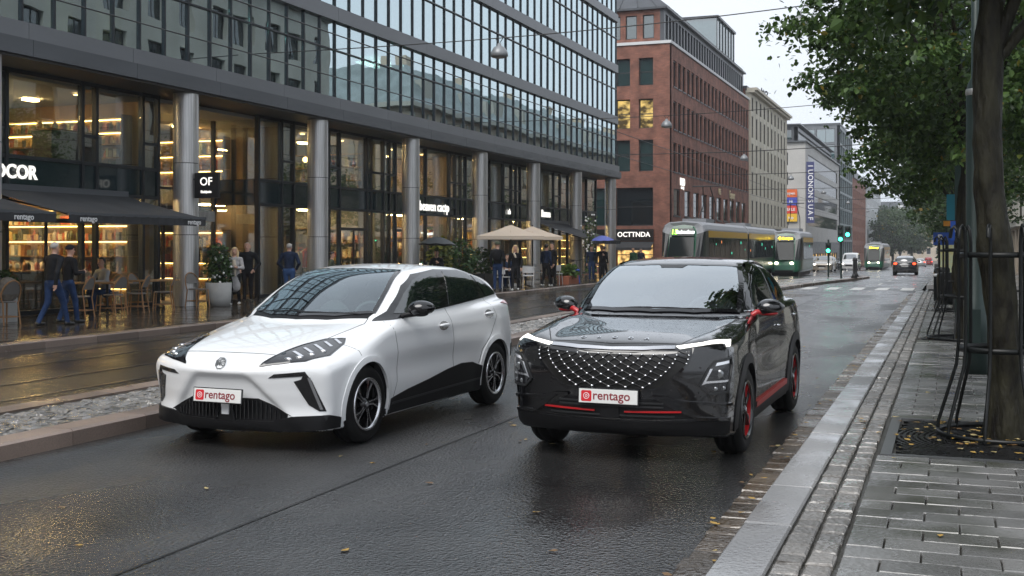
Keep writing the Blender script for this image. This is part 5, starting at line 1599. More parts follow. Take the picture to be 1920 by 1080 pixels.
facade(gb, (BX-1.2, 169, 0), R_(90), 51, [(16.9,18.2,[(1,50)])], 18.7, M_roofmetal, z0=16.4, frame=M_frame_dk, pane=M_winglass_g, depth=.2, cross=(40,1))
ubox('eaves', BX-16.3, BX+.35, 167.6, 221, 16.42, 16.62, M_fascia, gb)
ubox('eaves', BX-16.3, BX-.7, 168.4, 221, 18.92, 19.1, M_fascia, gb)
facade(gb, (BX+.1, 168, 0), R_(90), 53, [(-1.8,.6,[(1+k*4, 4.4+k*4) for k in range(12)])], 2.4, M_fascia, z0=-3.5, frame=M_frame_dk, pane=M_shop_lit, depth=.2)
rebase(gb, (BX-8, 190, -1.6))
bn = thing('banner', 'tall dark blue banner with pale letters on the corner of the grey block', 'banner', (BX+.5, 167.9, 5.0))
ubox('cloth', -.35, .75, -.1, 0, 0, 8.6, mat('banner_blue', (.035,.04,.13), .6), bn)
for k, ch in enumerate('FAUSNONOUI'[::-1]):
    ob('lettering', text_mesh(ch, 1.0, .004, M_white, 'CENTER', 1, 0, .01), bn, (.2,-.12,8.0-k*.82), (R_(90),R_(90),0))
sg = thing('shop_sign', 'upright orange, blue and yellow sign panel on the grey block', 'sign', (BX-2.0, 167.8, 5.2))
for k, c in enumerate([(.75,.45,.03),(.62,.05,.03),(.05,.07,.4),(.65,.12,.02)]):
    ubox('panel', -.8, .9, -.12, 0, k*1.15, k*1.15+1.1, mat('sign_panel_%d' % k, c, .5), sg)
    ob('lettering', text_mesh(('top','SALE','Hi','open')[k], .55, .004, M_white, 'CENTER', 1, 0, .01), sg, (.05,-.14,k*1.15+.55), (R_(90),0,0))

# ---------------- teal glass tower
tw = thing('glass_tower', 'teal glass tower with a stone corner rising behind the strip-window block', 'building')
facade(tw, (BX-18, 223, 0), 0, 18, [(z, z+2.6, [(3+k*3.6, 3+k*3.6+3.3) for k in range(4)]) for z in (9,12,15,18,21)], 24.2, M_fascia_lt, z0=-4, frame=M_frame_dk, pane=M_tower_glass, depth=.15, cross=(2,1))
facade(tw, (BX, 223, 0), R_(90), 30, [(z, z+2.6, [(1+k*4.8, 1+k*4.8+4.2) for k in range(6)]) for z in (0,3,6,9,12,15,18,21)], 24.2, M_copper, z0=-4, frame=M_frame_dk, pane=M_tower_glass, depth=.15, cross=(3,1))
ubox('roof', BX-18, BX+.1, 222.9, 253, 24.21, 24.6, M_fascia, tw)
rebase(tw, (BX-9, 238, -2.1))
# ---------------- far red brick and white blocks
r2 = thing('brick_building', 'distant orange red brick block with rows of small windows beyond the teal tower', 'building')
ops = [(1+k*3, 1+k*3+1.3) for k in range(13)]
facade(r2, (BX, 254, 0), R_(90), 40, [(z, z+1.9, ops) for z in (0,3,6,9,12)], 16.2, M_brick2, z0=-4, frame=M_frame_dk, pane=M_winglass, depth=.10)
ubox('roof', BX-12, BX+.3, 253.8, 294.2, 16.21, 17.6, M_roofmetal, r2); ubox('gable_wall', BX-12, BX-.5, 253.9, 254.1, -4, 16.2, M_brick2, r2)
rebase(r2, (BX-6, 274, -2.5))
w2 = thing('white_building', 'distant white block with a dark roof at the far end of the left side', 'building')
ops = [(1.2+k*3.2, 1.2+k*3.2+1.4) for k in range(19)]
facade(w2, (BX+.2, 294.5, 0), R_(90), 62, [(z, z+1.9, ops) for z in (0,3,6,9,12)], 15.4, M_whitestone, z0=-4, frame=M_frame_dk, pane=M_winglass, depth=.10)
ubox('roof', BX-12, BX+.1, 294.4, 356.5, 15.41, 17.0, M_roofmetal, w2)
for k in range(4): ubox('dormer', BX-1.5, BX-.2, 299+k*15, 302+k*15, 17.0, 18.6, M_roofmetal, w2)
rebase(w2, (BX-6, 325, -3))
# ---------------- building closing the street
en = thing('stone_building', 'pale distant house with a grey mansard roof closing the end of the street', 'building')
ops = [(1.5+k*3.1, 1.5+k*3.1+1.4) for k in range(19)]
facade(en, (-46, 420, 0), 0, 62, [(z, z+2.1, ops) for z in (-1,2.6,6.2,9.8)], 13.0, M_beige, z0=-5, frame=M_frame_lt, pane=M_winglass, depth=.10)
MB().add([(-46,419.5,13.0),(16,419.5,13.0),(14.5,424,17.2),(-44.5,424,17.2),(-44.5,430,17.2),(14.5,430,17.2),(16,434,13),(-46,434,13)],
         [(0,1,2,3),(3,2,5,4),(1,6,5,2),(0,3,4,7),(4,5,6,7)]).build('roof', M_roofmetal, en)
for k in range(7): ubox('dormer', -42+k*8.5, -40+k*8.5, 419.8, 423, 13.6, 15.8, M_whitestone, en)
for k in range(4): ubox('chimney', -38+k*14, -36.6+k*14, 425, 427, 17, 19, M_beige, en)
rebase(en, (-15, 427, -3.2))
# ---------------- right-hand side: tall stone house, then a classical corner house with mansard
rs = thing('stone_building', 'tall pale stone house with deep windows on the near right side of the street', 'building')
ops = [(1.2+k*3.1, 1.2+k*3.1+1.55) for k in range(11)]
facade(rs, (4.6, 75, 0), R_(-90), 36, [(.3,3.2,[(1.5+k*5.2,1.5+k*5.2+3.6) for k in range(6)])] + [(z, z+1.9, ops) for z in (5.2,8.3,11.4,14.5)], 18.0, M_stone, z0=-.5, frame=M_frame_dk, pane=M_winglass, depth=.3, cross=(2,1), thick=.6)
ubox('cornice', 4.2, 14, 38.8, 75.3, 18.02, 18.4, M_stone, rs)
ubox('end_wall', 5.2, 14, 74.6, 74.99, -.5, 18.0, M_stone, rs); ubox('end_wall', 5.2, 14, 39.02, 39.4, -.5, 18, M_stone, rs)
rebase(rs, (9, 57, .1))
rc = thing('corner_house', 'classical beige corner house with pilasters and a grey-green mansard roof on the right', 'building')
ops = [(1.4+k*3.3, 1.4+k*3.3+1.4) for k in range(32)]
Lc = 108
facade(rc, (4.6, 88+Lc, 0), R_(-90), Lc, [(-.2,2.9,[(1.2+k*4.4,1.2+k*4.4+3.0) for k in range(24)]),(4.4,6.9,ops),(8.0,10.4,ops),(11.2,12.6,ops)], 13.4, M_beige, z0=-3.5, frame=M_frame_dk, pane=M_winglass, depth=.3, thick=.6)
ops2 = [(1.6+k*3.3, 1.6+k*3.3+1.4) for k in range(7)]
facade(rc, (4.6, 88, 0), 0, 25, [(.2,2.9,[(1.2+k*4.4,1.2+k*4.4+3.0) for k in range(5)]),(4.4,6.9,ops2),(8.0,10.4,ops2),(11.2,12.6,ops2)], 13.4, M_beige, z0=-3.5, frame=M_frame_dk, pane=M_winglass, depth=.3, thick=.6)
for k in range(33): ubox('pilaster', 4.46, 4.6, 88.1+k*3.3, 88.5+k*3.3, 3.6, 13.0, M_stone, rc)
for k in range(8): ubox('pilaster', 4.7+k*3.3, 5.1+k*3.3, 87.86, 87.99, 3.6, 13.0, M_stone, rc)
ubox('cornice', 3.9, 30, 87.3, 88+Lc, 13.4, 13.8, M_stone, rc); ubox('cornice', 4.3, 30, 87.7, 88+Lc, 3.1, 3.5, M_stone, rc)
MB().add([(4.3,87.7,13.8),(29.8,87.7,13.8),(29.8,88+Lc,13.8),(4.3,88+Lc,13.8),(6.8,90.2,17.4),(27,90.2,17.4),(27,85+Lc,17.4),(6.8,85+Lc,17.4)],
         [(0,1,5,4),(1,2,6,5),(2,3,7,6),(3,0,4,7),(4,5,6,7)]).build('roof', M_copper, rc)
for k in range(12): ubox('dormer', 4.9, 6.9, 92+k*8, 93.6+k*8, 14.2, 16.2, M_stone, rc)
for k in range(7): ubox('chimney', 9, 10.2, 95+k*14, 97+k*14, 17.41, 19.0, M_beige, rc)
rebase(rc, (17, 140, -1))

# ---------------- unseen houses added behind the viewer to darken reflections in the car fronts
lb = thing('stone_building', 'pale stone house continuing the shop side before the office block', 'building')
ops = [(1.2+k*3.1, 1.2+k*3.1+1.5) for k in range(19)]
facade(lb, (BX, -55, 0), R_(90), 60.5, [(.4,3.0,[(1.5+k*4.6,1.5+k*4.6+3.0) for k in range(12)])] + [(z, z+1.9, ops) for z in (4.8,7.9,11.0)], 14.5, M_stone, z0=-.5, frame=M_frame_dk, pane=M_winglass, depth=.3, thick=.6)
ubox('roof', BX-12, BX+.2, -55.2, 5.6, 14.51, 15.4, M_roofmetal, lb)
rebase(lb, (BX-6, -25, .1))
eb = thing('brick_building', 'long brick house closing the street end opposite the tram tracks', 'building')  # out of view, added so the car fronts mirror less bright sky
ops = [(1.2+k*3.1, 1.2+k*3.1+1.5) for k in range(18)]
facade(eb, (26, -62, 0), R_(180), 58, [(.4,3.0,[(1.5+k*4.6,1.5+k*4.6+3.0) for k in range(12)])] + [(z, z+1.9, ops) for z in (4.8,7.9,11.0)], 14.5, M_brick, z0=-.5, frame=M_frame_dk, pane=M_winglass, depth=.3, thick=.6)
ubox('roof', -32, 26.2, -74, -61.8, 14.51, 15.4, M_roofmetal, eb)
rebase(eb, (-3, -66, .1))
# ================================================================== trees
def leaf_mat(name, c1, c2):
    m = bpy.data.materials.new(name); m.use_nodes = True
    t = m.node_tree; b = t.nodes['Principled BSDF']; lk = t.links.new
    geo = t.nodes.new('ShaderNodeNewGeometry')
    rp = t.nodes.new('ShaderNodeValToRGB')
    rp.color_ramp.elements[0].color = (*c1,1); rp.color_ramp.elements[1].color = (*c2,1)
    e = rp.color_ramp.elements.new(.97); e.color = (*c2,1)
    rp.color_ramp.elements[2].position = 1.0; rp.color_ramp.elements[2].color = (.30,.20,.03,1)
    lk(geo.outputs['Random Per Island'], rp.inputs[0]); lk(rp.outputs[0], b.inputs['Base Color'])
    b.inputs['Roughness'].default_value = .45
    tr = t.nodes.new('ShaderNodeBsdfTranslucent'); lk(rp.outputs[0], tr.inputs[0])
    mx = t.nodes.new('ShaderNodeMixShader'); mx.inputs[0].default_value = .35
    out = t.nodes['Material Output']
    lk(b.outputs[0], mx.inputs[1]); lk(tr.outputs[0], mx.inputs[2]); lk(mx.outputs[0], out.inputs[0])
    return m
M_leaf = leaf_mat('lime_leaves', (.024,.058,.015), (.10,.175,.038))
M_leaf_far = leaf_mat('far_leaves', (.022,.05,.016), (.06,.105,.03))
M_bark = mat('wet_bark', (.006,.005,.004), .6, vcol=(.032,.030,.018), vscale=11, bump=1.0, bscale=16, stretch=(1,1,.3))

for _n in M_bark.node_tree.nodes:
    if _n.type == 'BUMP': _n.inputs['Distance'].default_value = .04
M_bark.node_tree.nodes['Principled BSDF'].inputs['Specular IOR Level'].default_value = .2
LEAF = np.array([(0,0,0),(.30,.22,.05),(.42,.55,.06),(.22,.90,-.02),(0,1.12,-.10),(-.22,.90,-.02),(-.42,.55,.06),(-.30,.22,.05)], float)
LEAF_F = [(0,1,2,3),(0,3,4,5),(0,5,6,7)]
def leaves_mesh(name, C, size, droop, material, quad=False):
    """C: leaf positions; every leaf a small folded blade with its own turn"""
    n = len(C)
    yaw = nrng.uniform(0, 2*np.pi, n); pit = nrng.normal(-droop, .45, n); rol = nrng.normal(0, .6, n)
    s = size*nrng.uniform(.65, 1.25, n)
    T = LEAF if not quad else np.array([(-.42,.05,0),(.42,.05,0),(.36,.95,0),(-.36,.95,0)], float)
    x, y, z = T[:,0][None]*s[:,None], T[:,1][None]*s[:,None], T[:,2][None]*s[:,None]
    cr, sr = np.cos(rol)[:,None], np.sin(rol)[:,None]; x, z = x*cr+z*sr, -x*sr+z*cr
    cp, sp = np.cos(pit)[:,None], np.sin(pit)[:,None]; y, z = y*cp-z*sp, y*sp+z*cp
    cyw, syw = np.cos(yaw)[:,None], np.sin(yaw)[:,None]; x, y = x*cyw-y*syw, x*syw+y*cyw
    V = np.stack([x+C[:,0:1], y+C[:,1:2], z+C[:,2:3]], 2).reshape(-1,3)
    F = np.array(LEAF_F if not quad else [(0,1,2,3)])
    k = T.shape[0]
    Q = (F[None] + (np.arange(n)*k)[:,None,None]).reshape(-1,4)
    return np_mesh(name, V, Q, material, smooth=False)

def tree(label, x, y, h_trunk, r_trunk, crown_c, crown_r, n_leaf, leaf, lean=(0,0), seed=0, group=None, low=None, z=None, quad=False, material=None, clumps=60, lbl_cat='tree'):
    r = random.Random(seed); z0 = (.1 if z is None else z)
    t = thing('street_tree', label, lbl_cat, (x, y, z0), 0, group)
    cx, cy_, cz = crown_c
    tr = MB()
    pts = []; rad = []
    N = 9
    for i in range(N+1):
        u = i/N
        pts.append((lean[0]*u + .05*math.sin(u*7+seed), lean[1]*u + .05*math.cos(u*5+seed)-.05, h_trunk*u))
        rad.append(r_trunk*((1.25 if i == 0 else 1.0) - .35*u)*(1+.10*math.sin(i*2.3+seed)))
    fine = [Vector(pts[0]).lerp(Vector(pts[0]),0)]; fr_ = [rad[0]]
    for i in range(N):
        for q in range(1, 6): fine.append(Vector(pts[i]).lerp(Vector(pts[i+1]), q/5)); fr_.append(rad[i]+(rad[i+1]-rad[i])*q/5)
    v0 = len(tr.v); tr.tube(fine, fr_, 26)
    for i in range(v0, len(tr.v)):      # ribbed, knotted bark
        vx, vy, vz = tr.v[i]; a = math.atan2(vy, vx)
        k = 1 + .06*math.sin(a*7+vz*2.1+seed)*math.sin(vz*5.3+a*2) + .045*math.sin(a*13+vz*9) + .03*math.sin(a*3-vz*14+seed)
        tr.v[i] = (vx*k, vy*k, vz)
    top = Vector(pts[-1])
    ends = []
    cen = Vector((cx, cy_, cz))
    limbs = []
    for k in range(9):
        a = 2*math.pi*k/9 + r.uniform(-.3,.3); el = r.uniform(.1,1.1)
        d = Vector((math.cos(a)*math.cos(el)*crown_r[0], math.sin(a)*math.cos(el)*crown_r[1], math.sin(el)*crown_r[2]))
        s = Vector(pts[r.randrange(N-3, N+1)])
        e = cen + d*r.uniform(.6,.9) - Vector((0,0,crown_r[2]*.2))
        mid = s.lerp(e, .5) + Vector((r.uniform(-.2,.2), r.uniform(-.2,.2), r.uniform(0,.4)))
        tr.tube([s, mid, e], [r_trunk*.42, r_trunk*.25, r_trunk*.07], 7)
        limbs.append((mid, e))
        for q in range(3):
            p = mid.lerp(e, r.uniform(.0,.9)); e2 = p + Vector((r.gauss(0,1)*crown_r[0]*.3, r.gauss(0,1)*crown_r[1]*.3, r.uniform(-.5,.4)*crown_r[2]*.5))
            tr.tube([p, e2], [r_trunk*.12, r_trunk*.035], 5, cap=False); limbs.append((p, e2))
    tr.build('trunk', M_bark, t)
    # leaf clumps: through the crown's volume, denser near its rim, sprays hanging out
    P = []
    per = n_leaf//clumps
    for k in range(clumps):
        while True:
            q = np.array([r.uniform(-1,1), r.uniform(-1,1), r.uniform(-1,1)]); l = np.linalg.norm(q)
            if .25 < l < 1: break
        q = q/l*(l**.45)
        c = np.array([cx+q[0]*crown_r[0], cy_+q[1]*crown_r[1], cz+q[2]*crown_r[2]*(1.0 if q[2] > 0 else .8)])
        if low is not None and c[2] < low: c[2] = low + r.uniform(0,.5)
        s = r.uniform(.10,.22)*np.array(crown_r)
        d = np.array([q[0], q[1], -.25]); d = d/np.linalg.norm(d)
        m = nrng.normal(0, 1, (per,3))*s*np.array([1,1,.6])
        if k % 2 == 0:    # a spray along a twig
            tt = nrng.uniform(0,1,(per,1)); m = m*(.55-.35*tt) + d[None]*tt*crown_r[0]*r.uniform(.3,.5)
        P.append(c[None] + m)
    P = np.concatenate(P)
    ob('crown', leaves_mesh('crown', P, leaf, .55, material or M_leaf, quad), t, kind='stuff')
    return t

tree('thick mossy tree trunk rising from the iron grate inside its own guard', .40, 10.45, 4.6, .14, (.6,.3,6.0), (2.3,2.4,2.7), 24000, .10, (-.1,.1), 1, 'street trees along the right pavement', low=3.45, clumps=90)
tree('second street tree with a spreading crown past the green lamp post', .24, 21.2, 4.2, .15, (.15,.1,5.6), (2.45,3.0,2.9), 40000, .095, (.05,0), 2, 'street trees along the right pavement', low=2.9, clumps=190)
tree('third street tree beside the square post with the round blue sign', .25, 30.4, 4.0, .15, (.1,0,5.5), (2.7,3.3,2.8), 30000, .10, (0,0), 3, 'street trees along the right pavement', low=2.7, clumps=150)
tree('fourth street tree by the crossing', .3, 40.0, 4.0, .18, (0,0,5.3), (2.8,3.3,2.8), 18000, .12, (0,0), 4, 'street trees along the right pavement', low=2.6, clumps=90)
for k, yy in enumerate((57, 69, 83, 98, 116, 136)):
    tree(('street tree just past the crossing','street tree two spaces past the crossing','street tree opposite the tram stop','street tree opposite the far brick house','far street tree on the right','last street tree on the right')[k],
         .6, yy, 3.6, .17, (0,0,5.0), (2.7,3.4,2.9), 4200, .16, (0,0), 10+k, 'street trees along the right pavement', low=2.2, z=gz(yy)+.1, quad=True, material=M_leaf_far, clumps=60)
for k, (xx, yy, s) in enumerate(((-13,300,1.0),(-12,318,1.1),(-9.5,335,1.0),(-15,345,1.2),(4,240,.9),(3,275,1.0))):
    tree(('rounded far tree in front of the white house','tall far tree behind the rounded one','far tree nearest the end of the street','large far tree beside the white house','far tree on the right before the closing house','dark far tree on the right at the street end')[k],
         xx, yy, 5*s, .3, (0,0,8.2*s), (5.0*s,6*s,5.6*s), 5200, .42, (0,0), 30+k, 'trees at the far end', z=gz(yy)+.05, quad=True, material=M_leaf_far, clumps=80)

# ---------------- tree guards, grates
M_iron = mat('black_iron', (.006,.007,.007), .35, spec=.3)
def tree_guard(x, y, label, r0=.50, n=9, z=.12):
    t = thing('tree_guard', label, 'tree guard', (x, y, z), 0, 'iron tree guards')
    for k in range(n):
        a = 2*math.pi*(k+.35)/n; c, s = math.cos(a), math.sin(a)
        pts = [(rr*c, rr*s, zz) for rr, zz in ((r0*1.5,.0),(r0*1.48,.10),(r0*1.3,.30),(r0*1.05,.58),(r0,.75),(r0,1.2),(r0,1.60),(r0*1.03,1.70),(r0*1.10,1.74),(r0*1.17,1.71),(r0*1.2,1.64))]
        MB().tube(pts, .016, 6).build('bar', M_iron, t)
    def ring(rr, zz, w, name):
        m = MB()
        m.lathe([(rr-.012,zz-w),(rr-.012,zz+w),(rr+.012,zz+w),(rr+.012,zz-w)], 32, 0, None, True, True); m.build(name, M_iron, t)
    ring(r0-.02,.72,.022,'ring'); ring(r0-.02,1.50,.022,'ring'); ring(r0*1.5,.02,.018,'base_ring')
    return t
tree_guard(.40, 10.45, 'black iron guard with flared bars round the thick near trunk', .33)
tree_guard(.24, 21.2, 'black iron guard round the second street tree', .40)
tree_guard(.25, 30.4, 'black iron guard round the third street tree', .40)
M_castiron = mat('cast_iron', (.018,.018,.019), .30, .4, rvar=.1, rscale=6)
gt = thing('tree_grate', 'square cast iron grate with curved ribs around the near trunk', 'grate', (.44, 10.22, .10))
MB().box(-.93,.93,-1.02,1.02,-.05,-.01).build('pit', M_joint, gt)
for (a,b,c,d) in ((-.93,-.85,-1.02,1.02),(.85,.93,-1.02,1.02),(-.85,.85,-1.02,-.96),(-.85,.85,.96,1.02)):
    ubox('frame', a, b, c, d, -.01, .022, mat('grate_frame', (.16,.165,.17), .3, .6), gt)
rb = MB()
for k in range(24):
    rr = .38 + k*.045
    seg = 40
    for q in range(seg):
        a0, a1 = 2*math.pi*q/seg, 2*math.pi*(q+1)/seg
        p = [(math.cos(a0)*rr, math.sin(a0)*rr), (math.cos(a1)*rr, math.sin(a1)*rr)]
        if all(abs(u) < .85 and abs(v-.0) < .95 for u, v in p):
            o = rr+.022
            P4 = [(p[0][0],p[0][1]),(p[1][0],p[1][1]),(math.cos(a1)*o,math.sin(a1)*o),(math.cos(a0)*o,math.sin(a0)*o)]
            rb.add([(u,v,-.01) for u,v in P4]+[(u,v,.018) for u,v in P4], [(4,7,6,5),(0,1,5,4),(2,3,7,6)])
rb.build('ribs', M_castiron, gt)
for a in (0, 90, 45, 135):
    MB().box(-.84 if a % 90 == 0 else -1.1,.84 if a % 90 == 0 else 1.1,-.02,.02,-.01,.016, 0, Matrix.Rotation(R_(a),4,'Z')).build('spoke', M_castiron, gt)
for k, (x, y) in enumerate(((.24,21.2),(.25,30.4))):
    g2 = thing('tree_grate', ('dark round grate under the second street tree','dark round grate under the third street tree')[k], 'grate', (x, y, .1))
    m = MB()
    for q in range(8): m.lathe([(.25+q*.06,-.01),(.25+q*.06,.02),(.285+q*.06,.02),(.285+q*.06,-.01)], 24, 0, None, False, True)
    m.build('ribs', M_castiron, g2); MB().lathe([(0,-.02),(.72,-.02),(.72,.0),(0,.0)], 20).build('pit', M_joint, g2)

def bush(name, label, x, y, z, r, n, size, c1, c2, flowers=0, group=None, cat='plant', pot=None):
    t = thing(name, label, cat, (x, y, z), 0, group)
    P = nrng.normal(0, 1, (n,3)); P /= np.linalg.norm(P, axis=1)[:,None]; P *= (nrng.uniform(.2,1,(n,1))**.4)*np.array(r)
    P[:,2] += r[2]*.9
    ob('foliage', leaves_mesh('foliage', P, size, .1, leaf_mat('bush_leaf', c1, c2)), t, kind='stuff')
    st = MB()
    for k in range(6):
        q = P[k*7 % n]; st.tube([(0,0,0),(q[0]*.4,q[1]*.4,q[2]*.5),tuple(q)], [.012,.008,.004], 5)
    st.build('stems', M_bark, t)
    if flowers:
        f = MB()
        for k in range(flowers):
            q = P[rng.randrange(n)]*np.array([1.05,1.05,.8]); f.sphere(tuple(q), .035, 6, 4)
        f.build('flowers', M_white, t, kind='stuff')
    return t
# ================================================================== people
M_skin = mat('skin', (.50,.30,.22), .5)
M_hair_grey = mat('hair_grey', (.38,.36,.34), .7); M_hair_dk = mat('hair_dark', (.02,.015,.012), .5); M_hair_bl = mat('hair_blond', (.50,.36,.19), .5)
M_denim = mat('denim', (.020,.040,.10), .8, var=.3, vscale=5); M_jk_black = mat('jacket_black', (.012,.013,.016), .65, var=.3, vscale=6)
M_navy = mat('jacket_navy', (.016,.026,.055), .7, var=.3, vscale=6); M_greycoat = mat('coat_grey', (.36,.35,.35), .8, var=.15, vscale=5)
M_blackcl = mat('trousers_black', (.012,.012,.014), .75); M_shoe_w = mat('shoe_white', (.6,.6,.58), .5); M_shoe_b = mat('shoe_black', (.012,.012,.012), .4)
for _m in (M_denim, M_jk_black, M_navy, M_greycoat, M_blackcl): _m.node_tree.nodes['Principled BSDF'].inputs['Specular IOR Level'].default_value = .12
M_lightgrey = mat('pullover_grey', (.30,.32,.34), .8); M_olive = mat('jacket_olive', (.05,.06,.035), .8); M_scarf = mat('scarf_cream', (.55,.48,.38), .8); M_green_cl = mat('coat_green', (.02,.07,.035), .8)

def person(label, x, y, rz, height=1.66, pose='walk', top=None, legs=None, shoes=None, hair=None, hat=None, coat=0.0, seed=0, extra=None, group=None, z=None, fat=1.0, bald=False, arms=None, hood=False, h=.022, blond_long=False):
    """one continuous figure grown from a posed skeleton; facing is local -y"""
    r = random.Random(seed); top = top or M_jk_black; legs = legs or M_denim; shoes = shoes or M_shoe_b
    S = height/1.75
    zb = (.118 if z is None else z)
    t = thing('person', label, 'person', (x, y, zb), rz, group)
    J = {}
    if pose == 'sit':
        hip = .50; J['knL'] = (-.10,-.42,.50); J['knR'] = (.10,-.42,.50); J['anL'] = (-.10,-.36,.09); J['anR'] = (.11,-.48,.09); lean = -.10
    else:
        hip = .90; lean = -.03
        w = {'walk':.30,'stand':.04,'step':.17}[pose]
        J['knL'] = (-.09,-w*.55-.03,.50); J['anL'] = (-.09,-w,.085)
        J['knR'] = (.09,w*.28-.04,.50); J['anR'] = (.09,w*.95,.10 if w > .1 else .085)
    b = hip
    J['hip'] = (0,0,b); J['chest'] = (0,lean*.8,b+.36); J['neck'] = (0,lean*1.1,b+.57); J['head'] = (0,lean*1.2-.025,b+.72)
    sw = .30 if pose == 'walk' else .05
    A = arms or 'swing'
    for s, k in ((-1,'L'),(1,'R')):
        sh = (s*.185*fat, lean, b+.49)
        if A == 'swing':
            f = (1 if s < 0 else -1)*sw
            el = (s*.25*fat, lean+f*.45+.03, b+.22); wr = (s*.24*fat, lean+f*.9-.08, b-.02)
        elif A == 'fold':
            el = (s*.25*fat, lean-.03, b+.22); wr = (s*-.04, lean-.22, b+.24)
        elif A == 'front':
            el = (s*.24*fat, lean-.02, b+.22); wr = (s*.12, lean-.27, b+.24)
        elif A == 'pocket':
            el = (s*.29*fat, lean+.07, b+.22); wr = (s*.19*fat, lean-.10, b+.05)
        elif A == 'hold':   # right hand up holding an umbrella
            el = (s*.25*fat, lean-.02, b+.22); wr = ((.12, lean-.2, b+.36) if s > 0 else (s*.22, lean-.05, b-.03))
        elif A == 'table':
            el = (s*.26, lean-.12, b+.24); wr = (s*.10, lean-.36, b+.26)
        J['sh'+k] = sh; J['el'+k] = el; J['wr'+k] = wr
    J = {k: np.array(v)*S for k, v in J.items()}
    caps = []    # (a, b, ra, rb, material, blend-weight, squash)
    MT, ML, MS, MK = 0, 1, 2, 3
    for k, s in (('L',-1),('R',1)):
        hp = J['hip'] + np.array([s*.09*S*fat, 0, -.02*S])
        caps += [(hp, J['kn'+k], .088*S*fat, .062*S, ML), (J['kn'+k], J['an'+k], .064*S, .050*S, ML)]
        an = J['an'+k]; caps += [(an + np.array([0,.03*S,-.045*S]), an + np.array([s*.01,-.155*S,-.055*S]), .042*S, .033*S, MS)]
        caps += [(J['sh'+k], J['el'+k], .062*S*fat, .050*S, MT), (J['el'+k], J['wr'+k], .050*S, .040*S, MT)]
        d = J['wr'+k]-J['el'+k]; d = d/np.linalg.norm(d)
        caps += [(J['wr'+k]+d*.01, J['wr'+k]+d*.075*S, .030*S, .032*S, MK)]
        J['hd'+k] = d
    caps += [(J['hip']+np.array([0,0,-.03*S]), J['hip']+np.array([0,0,.10*S]), .125*S*fat, .125*S*fat, ML if not coat else MT)]
    caps += [(J['hip']+np.array([0,0,.10*S]), J['chest'], .130*S*fat, .150*S*fat, MT), (J['chest'], J['chest']+np.array([0,0,.10*S]), .150*S*fat, .13*S*fat, MT)]
    caps += [(J['shL']*.75+J['shR']*.25, J['shR']*.75+J['shL']*.25, .085*S*fat, .085*S*fat, MT)]
    caps += [(J['neck']-np.array([0,0,.04*S]), J['head']-np.array([0,0,.02*S]), .056*S, .055*S, MK)]
    hd = J['head']
    caps += [(hd+np.array([0,.012*S,.045*S]), hd+np.array([0,-.01*S,-.045*S]), .086*S, .066*S, MK)]
    caps += [(hd+np.array([0,-.085*S,.0]), hd+np.array([0,-.098*S,-.018*S]), .012*S, .014*S, MK)]          # nose
    for s in (-1,1): caps += [(hd+np.array([s*.080*S,.012*S,.012*S]), hd+np.array([s*.084*S,.016*S,-.02*S]), .013*S, .012*S, MK)]   # ears
    if coat:   # skirt of the coat
        caps += [(J['hip']+np.array([0,0,.05*S]), J['hip']+np.array([0,-.01,-coat*S]), .14*S*fat, .165*S*fat, MT)]
    def prim(x, y, z, c):
        a, b2, ra, rb, m = c
        ba = b2-a; L2 = float(ba@ba)+1e-9
        px, py, pz = x-a[0], y-a[1], z-a[2]
        tt = np.clip((px*ba[0]+py*ba[1]+pz*ba[2])/L2, 0, 1)
        qx, qy, qz = px-tt*ba[0], py-tt*ba[1], pz-tt*ba[2]
        wide = ra > .115*S      # trunk is wider than deep
        ky = 1.35 if wide else 1.0
        return np.sqrt(qx*qx + (qy*ky)**2 + qz*qz) - (ra + (rb-ra)*tt)
    def fn(x, y, z):
        f = None
        for c in caps:
            d = prim(x, y, z, c); f = d if f is None else smin(f, d, .028*S)
        return f
    allp = np.array([c[0] for c in caps]+[c[1] for c in caps])
    lo = tuple(allp.min(0)-.22*S); hi = tuple(allp.max(0)+.22*S)
    V, Q = mesh_field(fn, lo, hi, h*S, 2)
    C = V[Q].mean(1)
    D = np.stack([prim(C[:,0], C[:,1], C[:,2], c)/1.0 for c in caps], 1)
    mi = np.array([c[4] for c in caps])[D.argmin(1)]
    me = np_mesh('body', V, Q, [top, legs, shoes, M_skin], True, mi)
    bo = ob('body', me, t)
    # fingers
    fg = MB()
    for k, s in (('L',-1),('R',1)):
        d = Vector(J['hd'+k]); w0 = Vector(J['wr'+k]) + d*.07*S
        sd = d.cross(Vector((0,1,0)));  sd = (sd if sd.length > .1 else Vector((0,0,1))).normalized()
        nn = sd.cross(d).normalized()
        for q, ln in ((-1.5,.055),(-.5,.07),(.5,.075),(1.5,.066)):
            p = w0 + sd*q*.016*S
            fg.tube([p, p+d*ln*.55*S+nn*.006*S, p+d*ln*S+nn*.022*S], [.0095*S,.0088*S,.007*S], 6)
        p = Vector(J['wr'+k]) + d*.02*S + sd*.03*S
        fg.tube([p, p+(d*.6+sd*.7)*.035*S, p+(d*1.0+sd*.5)*.062*S], [.011*S,.010*S,.008*S], 6)
    fg.build('fingers', M_skin, bo)
    # face
    fc = MB()
    for s in (-1,1): fc.sphere(tuple(hd+np.array([s*.032*S,-.078*S,.012*S])), (.010*S,.006*S,.006*S), 8, 6)
    fc.tube([tuple(hd+np.array([-.022*S,-.074*S,-.045*S])), tuple(hd+np.array([0,-.079*S,-.047*S])), tuple(hd+np.array([.022*S,-.074*S,-.045*S]))], .005*S, 5)
    fc.build('face_features', M_hair_dk, bo)
